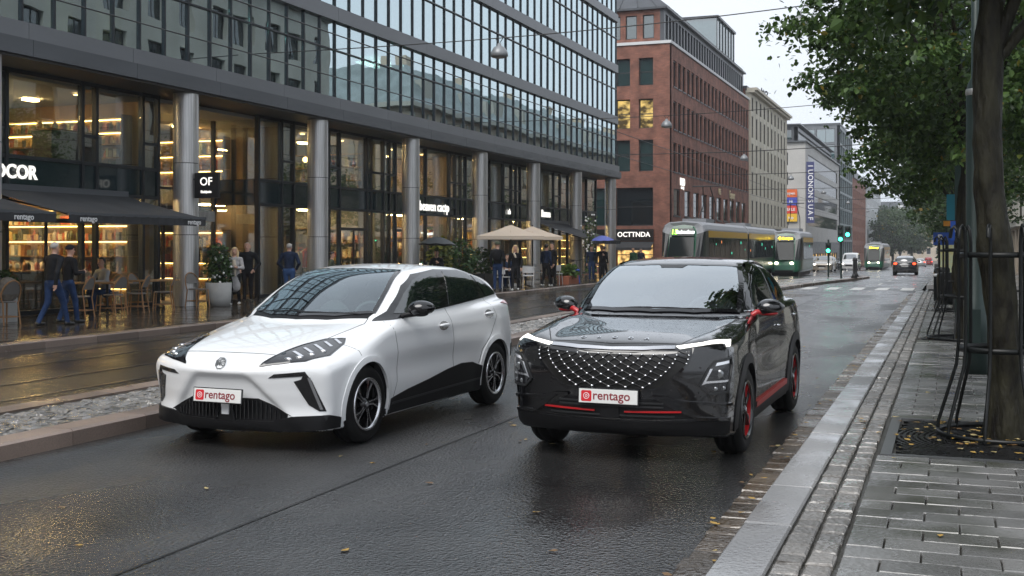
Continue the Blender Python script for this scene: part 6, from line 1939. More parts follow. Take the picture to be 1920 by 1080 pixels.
    # hair or hat
    def cap(mat_, z_cut, grow, name, back=0.0):
        m = MB().sphere((0,0,0), 1, 18, 12)
        vs = []
        for (px, py, pz) in m.v:
            lim = -.15 if py > -.1 else z_cut
            pz2 = max(pz, lim - (back if py > .1 else 0))
            vs.append((hd[0]+px*(.088+grow)*S, hd[1]+.012*S+py*(.095+grow)*S, hd[2]+.042*S+pz2*(.092+grow)*S))
        m.v = vs; m.build(name, mat_, t)
    if hat: cap(hat, .25, .014, 'knitted_hat')
    elif not bald and hair: cap(hair, .45, .006, 'hair', .5)
    elif bald: cap(hair or M_hair_grey, .75, .002, 'hair', .35)
    if blond_long:
        m = MB()
        for s in (-1,1):
            m.tube([tuple(hd+np.array([s*.07*S,.02*S,.05*S])), tuple(hd+np.array([s*.095*S,.02*S,-.05*S])), tuple(hd+np.array([s*.10*S,-.02*S,-.20*S]))], [.035*S,.045*S,.02*S], 8)
        m.tube([tuple(hd+np.array([0,.06*S,.05*S])), tuple(hd+np.array([0,.095*S,-.05*S])), tuple(hd+np.array([0,.10*S,-.18*S]))], [.06*S,.07*S,.03*S], 8)
        m.build('long_hair', hair, t)
    if hood:
        m = MB(); m.tube([tuple(J['neck']+np.array([-.09*S,-.02*S,-.01*S])), tuple(J['neck']+np.array([-.06*S,.08*S,0])), tuple(J['neck']+np.array([.06*S,.08*S,0])), tuple(J['neck']+np.array([.09*S,-.02*S,-.01*S]))], .045*S, 8)
        m.build('hood', top, t)
    t['_S'] = S
    return t, J, S

def backpack(t, J, S, m):
    c = J['chest']; b = MB()
    b.sphere((0,c[1]+.20*S,c[2]+.0*S), (.15*S,.10*S,.24*S), 14, 10)
    b.build('backpack', m, t)

def umbrella(label, x, y, z, r, m, tilt=0.0):
    t = thing('umbrella', label, 'umbrella', (x, y, z)); t.rotation_euler = (tilt, 0, 0)
    c = MB(); n = 8; rings = 5; vs = [(0,0,.82+r*.42)]; fs = []
    for i in range(1, rings+1):
        u = i/rings
        for k in range(n*2):
            a = math.pi*k/n; rr = r*u*(1 if k % 2 == 0 else .965)
            vs.append((rr*math.cos(a), rr*math.sin(a), .82+r*.42*(1-u**1.8) - (0 if k % 2 == 0 else -.02*u)))
    for k in range(n*2): fs.append((0,1+k,1+(k+1)%(2*n)))
    for i in range(rings-1):
        for k in range(2*n):
            k2=(k+1)%(2*n); a=1+i*2*n; b=a+2*n
            fs.append((a+k,b+k,b+k2,a+k2))
    c.add(vs, fs, 0, True).build('canopy', m, t)
    MB().tube([(0,0,0),(0,0,.85+r*.42)], .008, 6).build('shaft', M_dark, t)
    for k in range(n):
        a = 2*math.pi*k/n
        MB().tube([(0,0,.80+r*.42),(r*.6*math.cos(a),r*.6*math.sin(a),.81+r*.25),(r*math.cos(a),r*math.sin(a),.815)], .004, 4).build('rib', M_dark, t)
    return t

FACE = lambda dx, dy: math.atan2(dy, dx) + math.pi/2     # rotation so that local -y points along (dx,dy)
# the two men walking past the awnings
t, J, S = person('man in dark jacket and jeans with close-cropped grey hair striding past the cafe door', -16.62, 18.35, FACE(.12,1), 1.66, 'walk', M_jk_black, M_denim, M_shoe_b, M_hair_grey, seed=1, bald=True, fat=1.12, h=.016)
t, J, S = person('man in black cap and jacket walking beside the grey-haired man', -16.95, 19.15, FACE(.35,1), 1.60, 'step', M_blackcl, M_denim, M_shoe_b, M_hair_dk, hat=M_blackcl, seed=2, fat=1.08, arms='front', h=.016)
# group at the entrance
t, J, S = person('woman with light hair in a long pale grey coat and white shoes', -17.95, 26.6, FACE(.35,-1), 1.55, 'step', M_greycoat, M_blackcl, M_shoe_w, M_hair_bl, seed=3, coat=.34, arms='fold', blond_long=True, h=.016)
cs = MB(); cs.tube([(0,-.13*S,J['neck'][2]-.10*S),(.02,-.15*S,J['chest'][2]-.12*S),(.04,-.16*S,J['hip'][2]-.02*S)], [.05*S,.07*S,.02*S], 8); cs.build('scarf', M_scarf, t)
person('dark-haired man standing behind the woman in the pale coat', -18.75, 27.0, FACE(.5,-1), 1.66, 'stand', M_jk_black, M_denim, M_shoe_w, M_hair_dk, seed=4, h=.02)
person('broad man in black jacket and trousers facing the street at the entrance', -18.7, 28.35, FACE(.3,-1), 1.68, 'stand', M_jk_black, M_blackcl, M_shoe_b, M_hair_grey, seed=5, fat=1.15, arms='pocket', bald=True, h=.02)
person('bald man in navy jacket and blue jeans seen from behind', -18.55, 30.3, FACE(-.35,1), 1.66, 'stand', M_navy, mat('denim_bright', (.025,.07,.19), .8), M_shoe_b, M_hair_grey, seed=6, fat=1.15, bald=True, arms='pocket', h=.02)
person('person in olive jacket and knitted cap passing the entrance behind the white car', -16.9, 29.9, FACE(1,.4), 1.42, 'stand', M_olive, M_denim, M_shoe_b, M_hair_dk, hat=M_hair_dk, seed=7, h=.022)
# far group
t, J, S = person('man with black backpack and jeans standing by the parasols', -15.0, 38.4, FACE(-.2,1), 1.74, 'stand', M_jk_black, M_denim, M_shoe_b, M_hair_dk, seed=8, hat=M_olive, h=.022)
backpack(t, J, S, M_blackcl)
t, J, S = person('woman in black with a pale scarf walking in front of the cafe tables', -13.95+.05-.6, 38.9, FACE(.25,-1), 1.62, 'step', M_blackcl, M_blackcl, M_shoe_w, M_hair_bl, seed=9, blond_long=True, arms='swing', h=.022)
MB().tube([(-.05,-.13,J['neck'][2]-.02),(0,-.15,J['neck'][2]-.12),(.03,-.15,J['chest'][2])], [.03,.04,.025], 7).build('scarf', M_scarf, t)
person('man in dark jacket and white shoes walking away beyond the parasols', -14.9, 43.4, FACE(.3,1), 1.66, 'step', M_navy, M_blackcl, M_shoe_w, M_hair_dk, seed=10, h=.024)
person('person in long black coat standing under the parasol edge', -15.2, 45.2, FACE(-.6,-1), 1.72, 'stand', M_blackcl, M_blackcl, M_shoe_b, M_hair_dk, seed=11, coat=.4, h=.024)
person('person in black under the blue umbrella by the last column', -14.7, 50.6, FACE(.3,-1), 1.62, 'step', M_blackcl, M_blackcl, M_shoe_b, M_hair_dk, seed=12, arms='hold', h=.026)
person('companion in dark clothes beside the blue umbrella', -15.3, 51.0, FACE(.3,-1), 1.60, 'stand', M_navy, M_denim, M_shoe_b, M_hair_dk, seed=13, h=.026)
umbrella('open blue umbrella held near the last column', -14.60, 50.42, .118+1.02, .52, mat('umbrella_blue', (.10,.13,.42), .6), .05)
umbrella('open dark grey umbrella seen over the white car roof', -15.2, 33.6, .118+.80, .62, mat('umbrella_black', (.025,.028,.03), .5), -.06)
person('person in dark coat under the dark grey umbrella behind the white car', -15.25, 33.75, FACE(.2,-1), 1.45, 'step', M_jk_black, M_denim, M_shoe_b, M_hair_dk, seed=14, arms='hold', h=.026)
person('person in dark coat walking on the right pavement behind the guard', 2.75, 36.0, FACE(0,1), 1.66, 'walk', M_blackcl, M_skin, M_shoe_w, M_hair_dk, seed=15, coat=.2, h=.024)
person('person in dark purple jacket on the right pavement', 2.65, 31.5, FACE(.1,1), 1.68, 'step', mat('jacket_purple', (.03,.02,.06), .7), M_denim, M_shoe_b, M_hair_dk, seed=16, h=.024)
for k, (x, y) in enumerate(((-16.6,57.5),(-16.2,62.0),(-15.6,70.0),(-16.9,66.5))):
    person(('pedestrian in dark clothes outside the far shop','pedestrian in a green coat near the corner shop','pedestrian in grey crossing the side street','pedestrian in navy near the brick block')[k], x, y, FACE((-1)**k*.4,(-1)**k), 1.66, 'step', (M_jk_black,M_green_cl,M_lightgrey,M_navy)[k], M_blackcl, M_shoe_b, M_hair_dk, seed=20+k, z=gz(y)+.118, h=.03)
# seated
person('person in light grey pullover sitting at the cafe table by the window', -19.0, 22.75, FACE(-.2,-1), 1.70, 'sit', M_lightgrey, M_denim, M_shoe_b, M_hair_dk, seed=30, arms='table', h=.02)
person('person in dark clothes sitting at the white table by the parasols', -15.6, 41.0, FACE(.4,-1), 1.66, 'sit', M_navy, M_denim, M_shoe_b, M_hair_dk, seed=31, arms='table', h=.025)
# ================================================================== cafe and street furniture
M_rattan = mat('rattan_cane', (.30,.16,.07), .5); M_weave = mat('woven_seat', (.16,.15,.14), .6, bump=.3, bscale=60)
M_concrete = mat('planter_concrete', (.33,.33,.32), .75, var=.1, vscale=3); M_terracotta = mat('terracotta', (.30,.10,.055), .7)
def bistro_chair(label, x, y, rz, dark=False, z=.118):
    """rattan chair: hooped back, woven seat, splayed cane legs; facing local -y"""
    t = thing('bistro_chair', label, 'chair', (x, y, z), rz, 'rattan chairs outside the cafe')
    c = M_rattan if not dark else M_iron
    for sx in (-1,1):
        MB().tube([(sx*.19,-.18,.46),(sx*.21,-.215,0)], .016, 6).build('leg', c, t)
        MB().tube([(sx*.17,.19,.46),(sx*.19,.25,0)], .016, 6).build('leg', c, t)
    MB().lathe([(0,.445),(.20,.445),(.225,.455),(.225,.47),(.2,.478),(0,.474)], 20).build('seat', M_weave, t)
    hoop = [(-.19,.19,.46)] + [(-.22*math.cos(R_(a)), .20+.10*math.sin(R_(a)), .62+.27*math.sin(R_(a))) for a in range(0,181,20)] + [(.19,.19,.46)]
    MB().tube(hoop, .015, 6).build('back_hoop', c, t)
    inner = [(.75*p[0], p[1]+.0, .46+(p[2]-.46)*.86) for p in hoop]
    bk = MB(); n = len(hoop)
    vs = [(p[0]*.82, p[1]-.004, p[2]*.96+.02) for p in hoop[1:-1]]; m = len(vs)
    bk.add(vs + [(p[0], p[1]+.012, p[2]) for p in vs], [tuple(range(m)), tuple(reversed(range(m,2*m)))] + [(i,i+1,m+i+1,m+i) for i in range(m-1)])
    bk.build('back_weave', M_weave, t)
    MB().tube([(-.2,-.2,.16),(.2,-.2,.16),(.185,.235,.16),(-.185,.235,.16),(-.2,-.2,.16)], .010, 5).build('stretcher', c, t)
    return t
def cafe_table(label, x, y, rz, l=.62, w=.62, m=None, z=.118, legm=None):
    t = thing('cafe_table', label, 'table', (x, y, z), rz)
    MB().bbox(-l/2,l/2,-w/2,w/2,.70,.735,.006).build('table_top', m or M_wood, t)
    MB().tube([(0,0,.03),(0,0,.70)], .03, 8).build('column', legm or M_iron, t)
    for a in range(4):
        c, s = math.cos(a*math.pi/2+.78), math.sin(a*math.pi/2+.78)
        MB().tube([(0,0,.06),(c*.28,s*.28,.012)], .018, 5).build('foot', legm or M_iron, t)
    return t
cafe_table('oak cafe table in front of the lit window with the grey pullover guest', -18.5, 22.2, 0, .9, .7)
cafe_table('second oak cafe table further inside by the glass', -19.15, 21.9, 0, .7, .6)
cafe_table('long oak cafe table beside the first column', -18.7, 24.15, 0, .65, 1.2)
for lab, x, y, a in (('rattan chair with its back to the street at the first oak table', -17.95, 21.75, -95),
                     ('rattan chair turned aside at the first oak table', -17.95, 22.55, -70),
                     ('rattan chair with hooped back facing the long table', -17.95, 23.55, -60),
                     ('rattan chair pushed under the long table', -19.2, 24.3, 90),
                     ('grey-seated rattan chair alone by the concrete planter', -18.25, 25.35, 75),
                     ('rattan chair behind the walking men by the lit shelf', -18.0, 20.7, -80),
                     ('rattan chair with a folded coat by the cafe door', -17.75, 18.25, -100),
                     ('rattan chair under the first awning at the cafe front', -17.6, 17.2, -90)):
    bistro_chair(lab, x, y, R_(a))
cv = thing('folded_coat', 'grey patterned coat thrown over the chair by the cafe door', 'coat', (-17.72, 18.25, .118+.48))
MB().sphere((0,.05,.22), (.20,.26,.26), 12, 8).build('cloth', mat('coat_pattern', (.12,.11,.09), .9, vcol=(.22,.19,.16), vscale=14), cv)
cu = thing('cushion', 'yellow-green cushion on the chair under the first awning', 'cushion', (-17.6, 17.2, .118+.49))
MB().sphere((0,0,.05), (.2,.2,.06), 12, 8).build('cover', mat('cushion_green', (.35,.38,.06), .8), cu)
# seat for the pullover guest
bistro_chair('rattan chair under the guest in the grey pullover', -19.0, 22.85, FACE(-.2,-1))
# planters
def round_planter(label, x, y, r, h, z=.118):
    t = thing('planter', label, 'planter', (x, y, z))
    MB().lathe([(0,0),(r*.86,0),(r*.95,h*.3),(r,h),(r*.9,h),(r*.88,h*.85),(0,h*.85)], 28).build('pot', M_concrete, t)
    MB().lathe([(0,h*.86),(r*.87,h*.86)], 20).build('soil', M_joint, t)
    return t
round_planter('round concrete planter beside the first column', -18.05, 26.0, .34, .62)
bush('planter_shrub', 'tall green shrub with white flowers in the round concrete planter', -18.05, 26.0, .60, (.36,.36,.62), 900, .085, (.02,.05,.015), (.06,.12,.03), 26)
bx = thing('planter', 'square concrete planter box by the cafe door', 'planter', (-18.5, 18.9, .118))
MB().bbox(-.24,.24,-.24,.24,0,.52,.02).build('box', M_concrete, bx); MB().lathe([(.1,.5),(.15,.52),(.19,.72),(.17,.72),(0,.70)], 16).build('pot', M_terracotta, bx)
bush('planter_shrub', 'leafy green plant in a terracotta pot on the concrete box', -18.5, 18.9, .75, (.36,.36,.24), 320, .10, (.02,.05,.015), (.05,.11,.03))
# parasols by the far tables
M_canvas = mat('parasol_canvas', (.56,.47,.38), .8)
def parasol(label, x, y, r, z=.118, hgt=2.35):
    t = thing('parasol', label, 'parasol', (x, y, z), R_(20), 'cream parasols over the cafe terrace')
    vs = [(0,0,hgt+.45)]; fs = []
    n = 8
    for i, u in enumerate((.5,1.0)):
        for k in range(n):
            a = 2*math.pi*k/n; q = 1.0/max(abs(math.cos(a)), abs(math.sin(a)))
            vs.append((r*u*math.cos(a)*q, r*u*math.sin(a)*q, hgt+.45-.45*u - (.03 if i == 0 else 0)))
    for k in range(n):
        k2=(k+1)%n; fs += [(0,1+k,1+k2),(1+k,1+n+k,1+n+k2,1+k2)]
    c = MB().add(vs, fs); 
    for k in range(n):
        k2=(k+1)%n; a, b = vs[1+n+k], vs[1+n+k2]
        c.quad(a, (a[0],a[1],a[2]-.14), (b[0],b[1],b[2]-.14), b)
    c.build('canopy', M_canvas, t)
    MB().tube([(0,0,0),(0,0,hgt+.5)], .03, 8).build('pole', M_dark, t)
    for k in range(n):
        v = vs[1+n+k]; MB().tube([(0,0,hgt+.40),(v[0],v[1],v[2]-.02)], .012, 4).build('rib', M_wood, t)
    MB().bbox(-.3,.3,-.3,.3,0,.1,.02).build('base', M_concrete, t)
parasol('cream square parasol over the nearer terrace tables', -16.3, 43.2, 1.30, hgt=1.98)
parasol('second cream parasol behind the first one', -16.6, 46.6, 1.25, hgt=1.98)
M_whitemetal = mat('white_metal', (.6,.6,.6), .4)
def terrace_chair(label, x, y, rz, z=.118):
    t = thing('terrace_chair', label, 'chair', (x, y, z), rz, 'pale chairs on the terrace')
    for sx in (-1,1):
        for sy in (-1,1): MB().tube([(sx*.18,sy*.18,.44),(sx*.21,sy*.22,0)], .014, 5).build('leg', M_whitemetal, t)
    MB().bbox(-.21,.21,-.21,.21,.43,.465,.01).build('seat', M_whitemetal, t)
    bk = MB()
    for i in range(8):
        a0, a1 = R_(20+i*17.5), R_(20+(i+1)*17.5)
        bk.add([(.25*math.cos(a0),.20*math.sin(a0)+.02,.55),(.25*math.cos(a1),.20*math.sin(a1)+.02,.55),(.25*math.cos(a1),.20*math.sin(a1)+.04,.80),(.25*math.cos(a0),.20*math.sin(a0)+.04,.80)], [(0,1,2,3)], 0, True)
    bk.build('backrest', M_whitemetal, t)
    MB().tube([(-.2,.16,.45),(-.21,.18,.8)], .014, 5).build('back_post', M_whitemetal, t); MB().tube([(.2,.16,.45),(.21,.18,.8)], .014, 5).build('back_post', M_whitemetal, t)
for lab, x, y, a in (('pale terrace chair beside the backpack man', -15.4, 39.9, 160), ('pale terrace chair with its back to the street under the first parasol', -15.2, 42.2, 200),
                     ('pale terrace chair near the potted plants', -15.9, 43.9, 30), ('pale terrace chair by the terracotta trough', -15.3, 45.9, 180), ('pale terrace chair under the second parasol', -16.6, 47.4, 10)):
    terrace_chair(lab, x, y, R_(a))
bistro_chair('dark chair under the guest at the white terrace table', -15.6, 41.05, FACE(.4,-1), True)
cafe_table('white terrace table with folded cloth by the parasols', -15.35, 40.3, .2, .7, 1.0, M_whitemetal)
cafe_table('white terrace table under the first parasol', -15.6, 43.0, .2, .8, .8, M_whitemetal)
tr = thing('planter', 'terracotta trough on the terrace edge', 'planter', (-15.1, 46.9, .118))
MB().bbox(-.25,.25,-.7,.7,0,.34,.02).build('trough', M_terracotta, tr)
bush('planter_shrub', 'spiky green plant in the terracotta trough', -15.1, 46.9, .34, (.32,.7,.3), 320, .18, (.05,.10,.02), (.14,.22,.05))
for k, (x, y, r, lab) in enumerate(((-17.2,40.2,(.6,.8,.75),'large dark green terrace bush behind the parasol'), (-17.4,42.8,(.55,.8,.6),'rounded green terrace bush beside the shop glass'), (-17.3,38.6,(.45,.5,.8),'yellow-green terrace shrub by the third column'))):
    pl = thing('planter', ('dark box planter under the large terrace bush','dark box planter under the rounded bush','dark box planter under the yellow-green shrub')[k], 'planter', (x, y, .118))
    MB().bbox(-.35,.35,-.5,.5,0,.5,.02).build('box', M_dark, pl)
    bush('planter_shrub', lab, x, y, .55, r, 600, .13, (.02,.05,.015), ((.05,.11,.03),(.06,.12,.03),(.22,.22,.03))[k])
ft = thing('flower_arch', 'tall climbing plant with white blossoms before the far grey awning', 'plant', (-16.3, 54.0, .118))
P = np.stack([nrng.normal(0,.14,420), nrng.normal(0,.14,420), nrng.uniform(.2,3.0,420)], 1)
ob('foliage', leaves_mesh('foliage', P, .10, .3, M_leaf), ft, kind='stuff'); MB().tube([(0,0,0),(.03,0,1.5),(0,.03,3.1)], .03, 6).build('pole', M_dark, ft)
fl = MB()
for k in range(30): fl.sphere((rng.gauss(0,.22), rng.gauss(0,.22), rng.uniform(1.2,3.1)), .05, 6, 4)
fl.build('flowers', M_white, ft, kind='stuff')
# blue bicycle-like stool and display by the last columns
bs = thing('stool', 'bright blue stool standing by the sixth column', 'stool', (-15.2, 48.2, .118))
MB().lathe([(0,.5),(.2,.5),(.22,.54),(.2,.58),(0,.58)], 16).build('seat', mat('blue_paint', (.02,.08,.45), .4), bs)
for a in range(4): MB().tube([(.14*math.cos(a*1.57),.14*math.sin(a*1.57),.5),(.2*math.cos(a*1.57),.2*math.sin(a*1.57),0)], .02, 6).build('leg', mat('blue_paint_leg', (.02,.08,.45), .4), bs)
def bicycle(label, x, y, rz, z=.118):
    t = thing('bicycle', label, 'bicycle', (x, y, z), rz)
    for dy in (-.52,.52):
        w = ob('wheel', MB().lathe([(.31,-.014),(.335,-.014),(.335,.014),(.31,.014)], 24, 0, Matrix.Rotation(R_(90),4,'Y'), True, True).mesh('wheel', M_tyre), t, (0,dy,.335))
        m = MB()
        for k in range(10): a = 2*math.pi*k/10; m.tube([(0,0,0),(0,.31*math.cos(a),.31*math.sin(a))], .003, 3)
        m.build('spokes', M_alloy, w)
    fr = MB()
    for p in ([(0,.52,.335),(0,.05,.30),(0,-.38,.78),(0,.18,.80),(0,.05,.30)], [(0,.52,.335),(0,.18,.80)], [(0,-.52,.335),(0,-.38,.78),(0,-.36,.95)]): fr.tube(p, .016, 6)
    fr.build('frame', M_dark, t); MB().sphere((0,.2,.92), (.07,.13,.03), 10, 6).build('saddle', M_black, t); MB().tube([(0,.18,.8),(0,.2,.9)], .013, 5).build('seat_post', M_alloy, t)
    MB().tube([(-.28,-.30,.98),(0,-.36,.95),(.28,-.30,.98)], .012, 6).build('handlebar', M_dark, t)
bicycle('dark bicycle parked near the sixth column', -15.6, 49.3, R_(35))
# mannequin and lit poster in the clothes shop window
mq = thing('mannequin', 'mannequin in a red coat in the shop window past the second column', 'mannequin', (-20.25, 34.3, .13))
mm = MB(); mm.tube([(0,0,.85),(0,0,1.1),(0,0,1.40),(0,0,1.52)], [.20,.17,.21,.06], 14); mm.tube([(0,-.2,1.40),(0,-.27,1.1),(0,-.26,.85)], [.07,.06,.05], 8); mm.tube([(0,.2,1.40),(0,.27,1.1),(0,.26,.85)], [.07,.06,.05], 8)
mm.build('coat', mat('coat_red', (.60,.03,.03), .7), mq); MB().sphere((0,0,1.66), (.085,.10,.12), 12, 8).build('head', M_whitemetal, mq); MB().tube([(0,0,0),(0,0,.9)], .03, 8).build('stand', M_dark, mq)
ps = thing('poster_stand', 'glowing pale green poster stand beside the red coat', 'poster', (-20.1, 34.95, .13))
ubox('frame', -.05, .0, -.36, .36, .0, 1.55, M_whitemetal, ps); ubox('lit_face', .001, .012, -.31, .31, .08, 1.48, emat('poster_glow', (.62,.95,.85), .8), ps)
for k in range(4): ubox('print_line', .013, .016, -.24, .24-.08*k, .5+.22*k, .58+.22*k, mat('poster_print', (.12,.28,.26), .6), ps)

# ================================================================== street hardware
M_green_post = mat('dark_green_post', (.018,.034,.030), .38, .2, rvar=.08)
def lamp_post(label, x, y, z=.118):
    t = thing('lamp_post', label, 'lamp post', (x, y, z))
    MB().lathe([(0,0),(.145,0),(.145,.9),(.12,.93),(.118,3.46),(.10,3.58),(.058,3.66),(.055,8.2),(0,8.2)], 18).build('post', M_green_post, t)
    MB().lathe([(.119,3.44),(.124,3.46),(.124,3.5),(.119,3.52)], 18).build('collar', M_steel, t)
    ubox('maintenance_door', -.05, .05, -.15, -.11, .35, .80, M_green_post, t)
    return t
lamp_post('dark green lamp post with a stepped top beside the near tree', .31, 15.5)
sq = thing('sign_post', 'dark square post with a round blue sign past the second tree', 'post', (.22, 27.0, .118))
MB().bbox(-.11,.11,-.11,.11,0,7.0,.01).build('post', M_green_post, sq)
ubox('sign_panel', -.20, .20, -.14, -.115, 1.70, 2.12, mat('sign_blue', (.02,.09,.42), .4), sq)
ob('lettering', MB().lathe([(.07,0),(.07,.01),(.11,.01),(.11,0)], 20).mesh('ring', M_white), sq, (0,-.142,1.91), (R_(90),0,0))
bp_ = thing('parking_sign', 'blue parking sign board with white letter R at the crossing', 'sign', (-.1, 42.6, .118))
MB().tube([(0,0,0),(0,0,2.2)], .04, 8).build('pole', M_green_post, bp_); ubox('board', -.42, .62, -.05, -.02, 1.62, 2.05, mat('sign_blue_b', (.02,.08,.38), .4), bp_)
ob('lettering', text_mesh('R', .36, .004, M_white, 'CENTER', 1, 0, .006), bp_, (-.18,-.056,1.84), (R_(90),0,0)); ob('lettering', text_mesh('I', .36, .004, M_white, 'CENTER', 1, 0, .006), bp_, (.36,-.056,1.84), (R_(90),0,0))
ad = thing('poster_board', 'yellow map board on posts beside the crossing', 'poster board', (-.05, 41.2, .118))
for sx in (-.28,.38): MB().tube([(sx,0,0),(sx,0,1.75)], .03, 6).build('post', M_dark, ad)
ubox('panel', -.26, .36, -.03, 0, .62, 1.62, mat('map_paper', (.62,.55,.22), .5, vcol=(.5,.6,.45), vscale=6), ad)
bl = thing('banner', 'turquoise and orange banner hanging from the third tree row post', 'banner', (.05, 33.6, .118))
MB().tube([(.25,0,0),(.25,0,3.4)], .05, 8).build('pole', M_green_post, bl); ubox('cloth', -.12, .20, -.02, .0, 2.28, 2.98, mat('banner_teal', (.02,.22,.30), .6), bl); ubox('hem', -.20, .20, -.025, .003, 2.12, 2.26, mat('banner_orange', (.6,.25,.03), .6), bl)
def litter_bin(label, x, y, z=.118):
    t = thing('litter_bin', label, 'bin', (x, y, z))
    MB().lathe([(0,.12),(.17,.12),(.2,.16),(.22,.85),(.2,.9),(.16,.92),(0,.90)], 18).build('bin', M_iron, t)
    for a in (0.5,2.6,4.7): MB().tube([(.15*math.cos(a),.15*math.sin(a),.2),(.24*math.cos(a),.24*math.sin(a),0)], .015, 5).build('leg', M_iron, t)
litter_bin('black litter bin on legs before the square post', -.08, 31.0)
litter_bin('black litter bin further along by the map board', -.2, 39.0)
pb = thing('planter', 'large dark planter box on the far side of the crossing', 'planter', (-.05, 53.2, gz(53.2)+.1))
MB().bbox(-.55,.55,-.5,.5,0,.9,.03).build('box', mat('dark_planter', (.05,.05,.05), .7), pb); 
bush('planter_shrub', 'dark clipped shrub in the box past the crossing', -.05, 53.2, gz(53.2)+.95, (.5,.45,.5), 420, .12, (.012,.025,.01), (.03,.06,.02))
for k, (x, y) in enumerate(((-.35,40.6),(-.38,36.0))):
    b_ = thing('bollard', ('slim dark bollard by the map board','slim dark bollard past the square post')[k], 'bollard', (x, y, .118))
    MB().lathe([(0,0),(.05,0),(.05,.85),(.035,.92),(0,.93)], 12).build('post', M_iron, b_); MB().lathe([(.051,.70),(.053,.70),(.053,.78),(.051,.78)], 12).build('band', M_white, b_)
# traffic lights on the island tip
M_sig_green = emat('signal_green', (.05,1.0,.55), 5.0)
def traffic_light(label, x, y, h, heads, z):
    t = thing('traffic_light', label, 'traffic light', (x, y, z))
    MB().tube([(0,0,0),(0,0,h)], .055, 10).build('pole', M_green_post, t)
    for (dx, z0, n) in heads:
        hb = ubox('signal_head', dx-.15, dx+.15, -.22, -.02, z0, z0+.30*n, M_green_post, t)
        for k in range(n):
            MB().lathe([(0,0),(.10,0),(.115,-.03)], 14, 0, Matrix.Translation((dx,-.235,z0+.15+.30*k)) @ Matrix.Rotation(R_(90),4,'X')).build('lens', M_sig_green if k == 0 else M_black, t)
    return t
traffic_light('dark green traffic light showing green on the island', -5.55, 66, 2.9, ((-.02,2.0,3),(.36,2.25,2)), gz(66)+.12)
traffic_light('smaller traffic light showing green behind the first one', -6.6, 70, 2.2, ((0,1.4,2),), gz(70)+.12)
for k, (x, y) in enumerate(((-4.9,66.5),(-5.2,72))):
    b_ = thing('bollard', ('dark bollard on the island beside the traffic light','dark bollard at the island tip')[k], 'bollard', (x, y, gz(y)+.12))
    MB().lathe([(0,0),(.2,0),(.1,.2),(.07,.3),(.07,.95),(.1,1.0),(.05,1.15),(0,1.16)], 12).build('post', M_dark, b_)
# ---------------- overhead wires with hanging street lamps
M_wire = mat('overhead_wire', (.02,.02,.02), .5); M_lampcap = mat('lamp_cap', (.24,.25,.26), .4, .3)
def span(y, zl, zr, xs, k):
    t = thing('span_wire', ('nearest overhead span wire crossing the street','second overhead span wire crossing the street','third overhead span wire crossing the street','fourth overhead span wire crossing the street','fifth overhead span wire','sixth overhead span wire far down the street','seventh overhead span wire far down the street')[k], 'wire', (-7, y, 6))
    pts = []
    for i in range(25):
        u = i/24; x = -18.5+u*23; pts.append((x+7, 0, zl+(zr-zl)*u-.35*math.sin(math.pi*u)-6))
    MB().tube(pts, .014 if y < 60 else .025, 5).build('wire', M_wire, t)
    for q, x in enumerate(xs):
        u = (x+18.5)/23; z = zl+(zr-zl)*u-.35*math.sin(math.pi*u)
        l = thing('hanging_lamp', ('dome street lamp hanging over the tram track from the %s span' if q == 0 else 'dome street lamp hanging over the road from the %s span') % ('nearest','second','third','fourth','fifth','sixth','seventh')[k], 'street lamp', (x, y, z-.50), 0, 'hanging street lamps')
        MB().lathe([(0,0),(.20,.0),(.235,.03),(.22,.13),(.15,.25),(.06,.30),(.05,.36),(0,.37)], 20).build('dome', M_lampcap, l)
        MB().lathe([(0,-.03),(.13,-.02),(.19,-.002)], 16).build('diffuser', M_whitemetal, l)
        MB().tube([(-.10,0,.49),(0,0,.35),(.10,0,.49)], .012, 5).build('hanger', M_wire, l)
for k, y in enumerate((28.3,47.5,67,88,112,140,175)):
    span(y, 7.15, 8.0, (-11.0,-3.33), k)
def long_wire(label, x, z, y0, y1):
    t = thing('contact_wire', label, 'wire', (x, y0, z))
    n = 24
    MB().tube([(track_shift(y0+(y1-y0)*i/n), (y1-y0)*i/n, gz(y0+(y1-y0)*i/n)) for i in range(n+1)], .012, 4).build('wire', M_wire, t)
long_wire('tram contact wire above the nearer track', -10.2, 5.45, 8, 240)
long_wire('tram contact wire above the track by the shops', -12.75, 5.45, 8, 240)
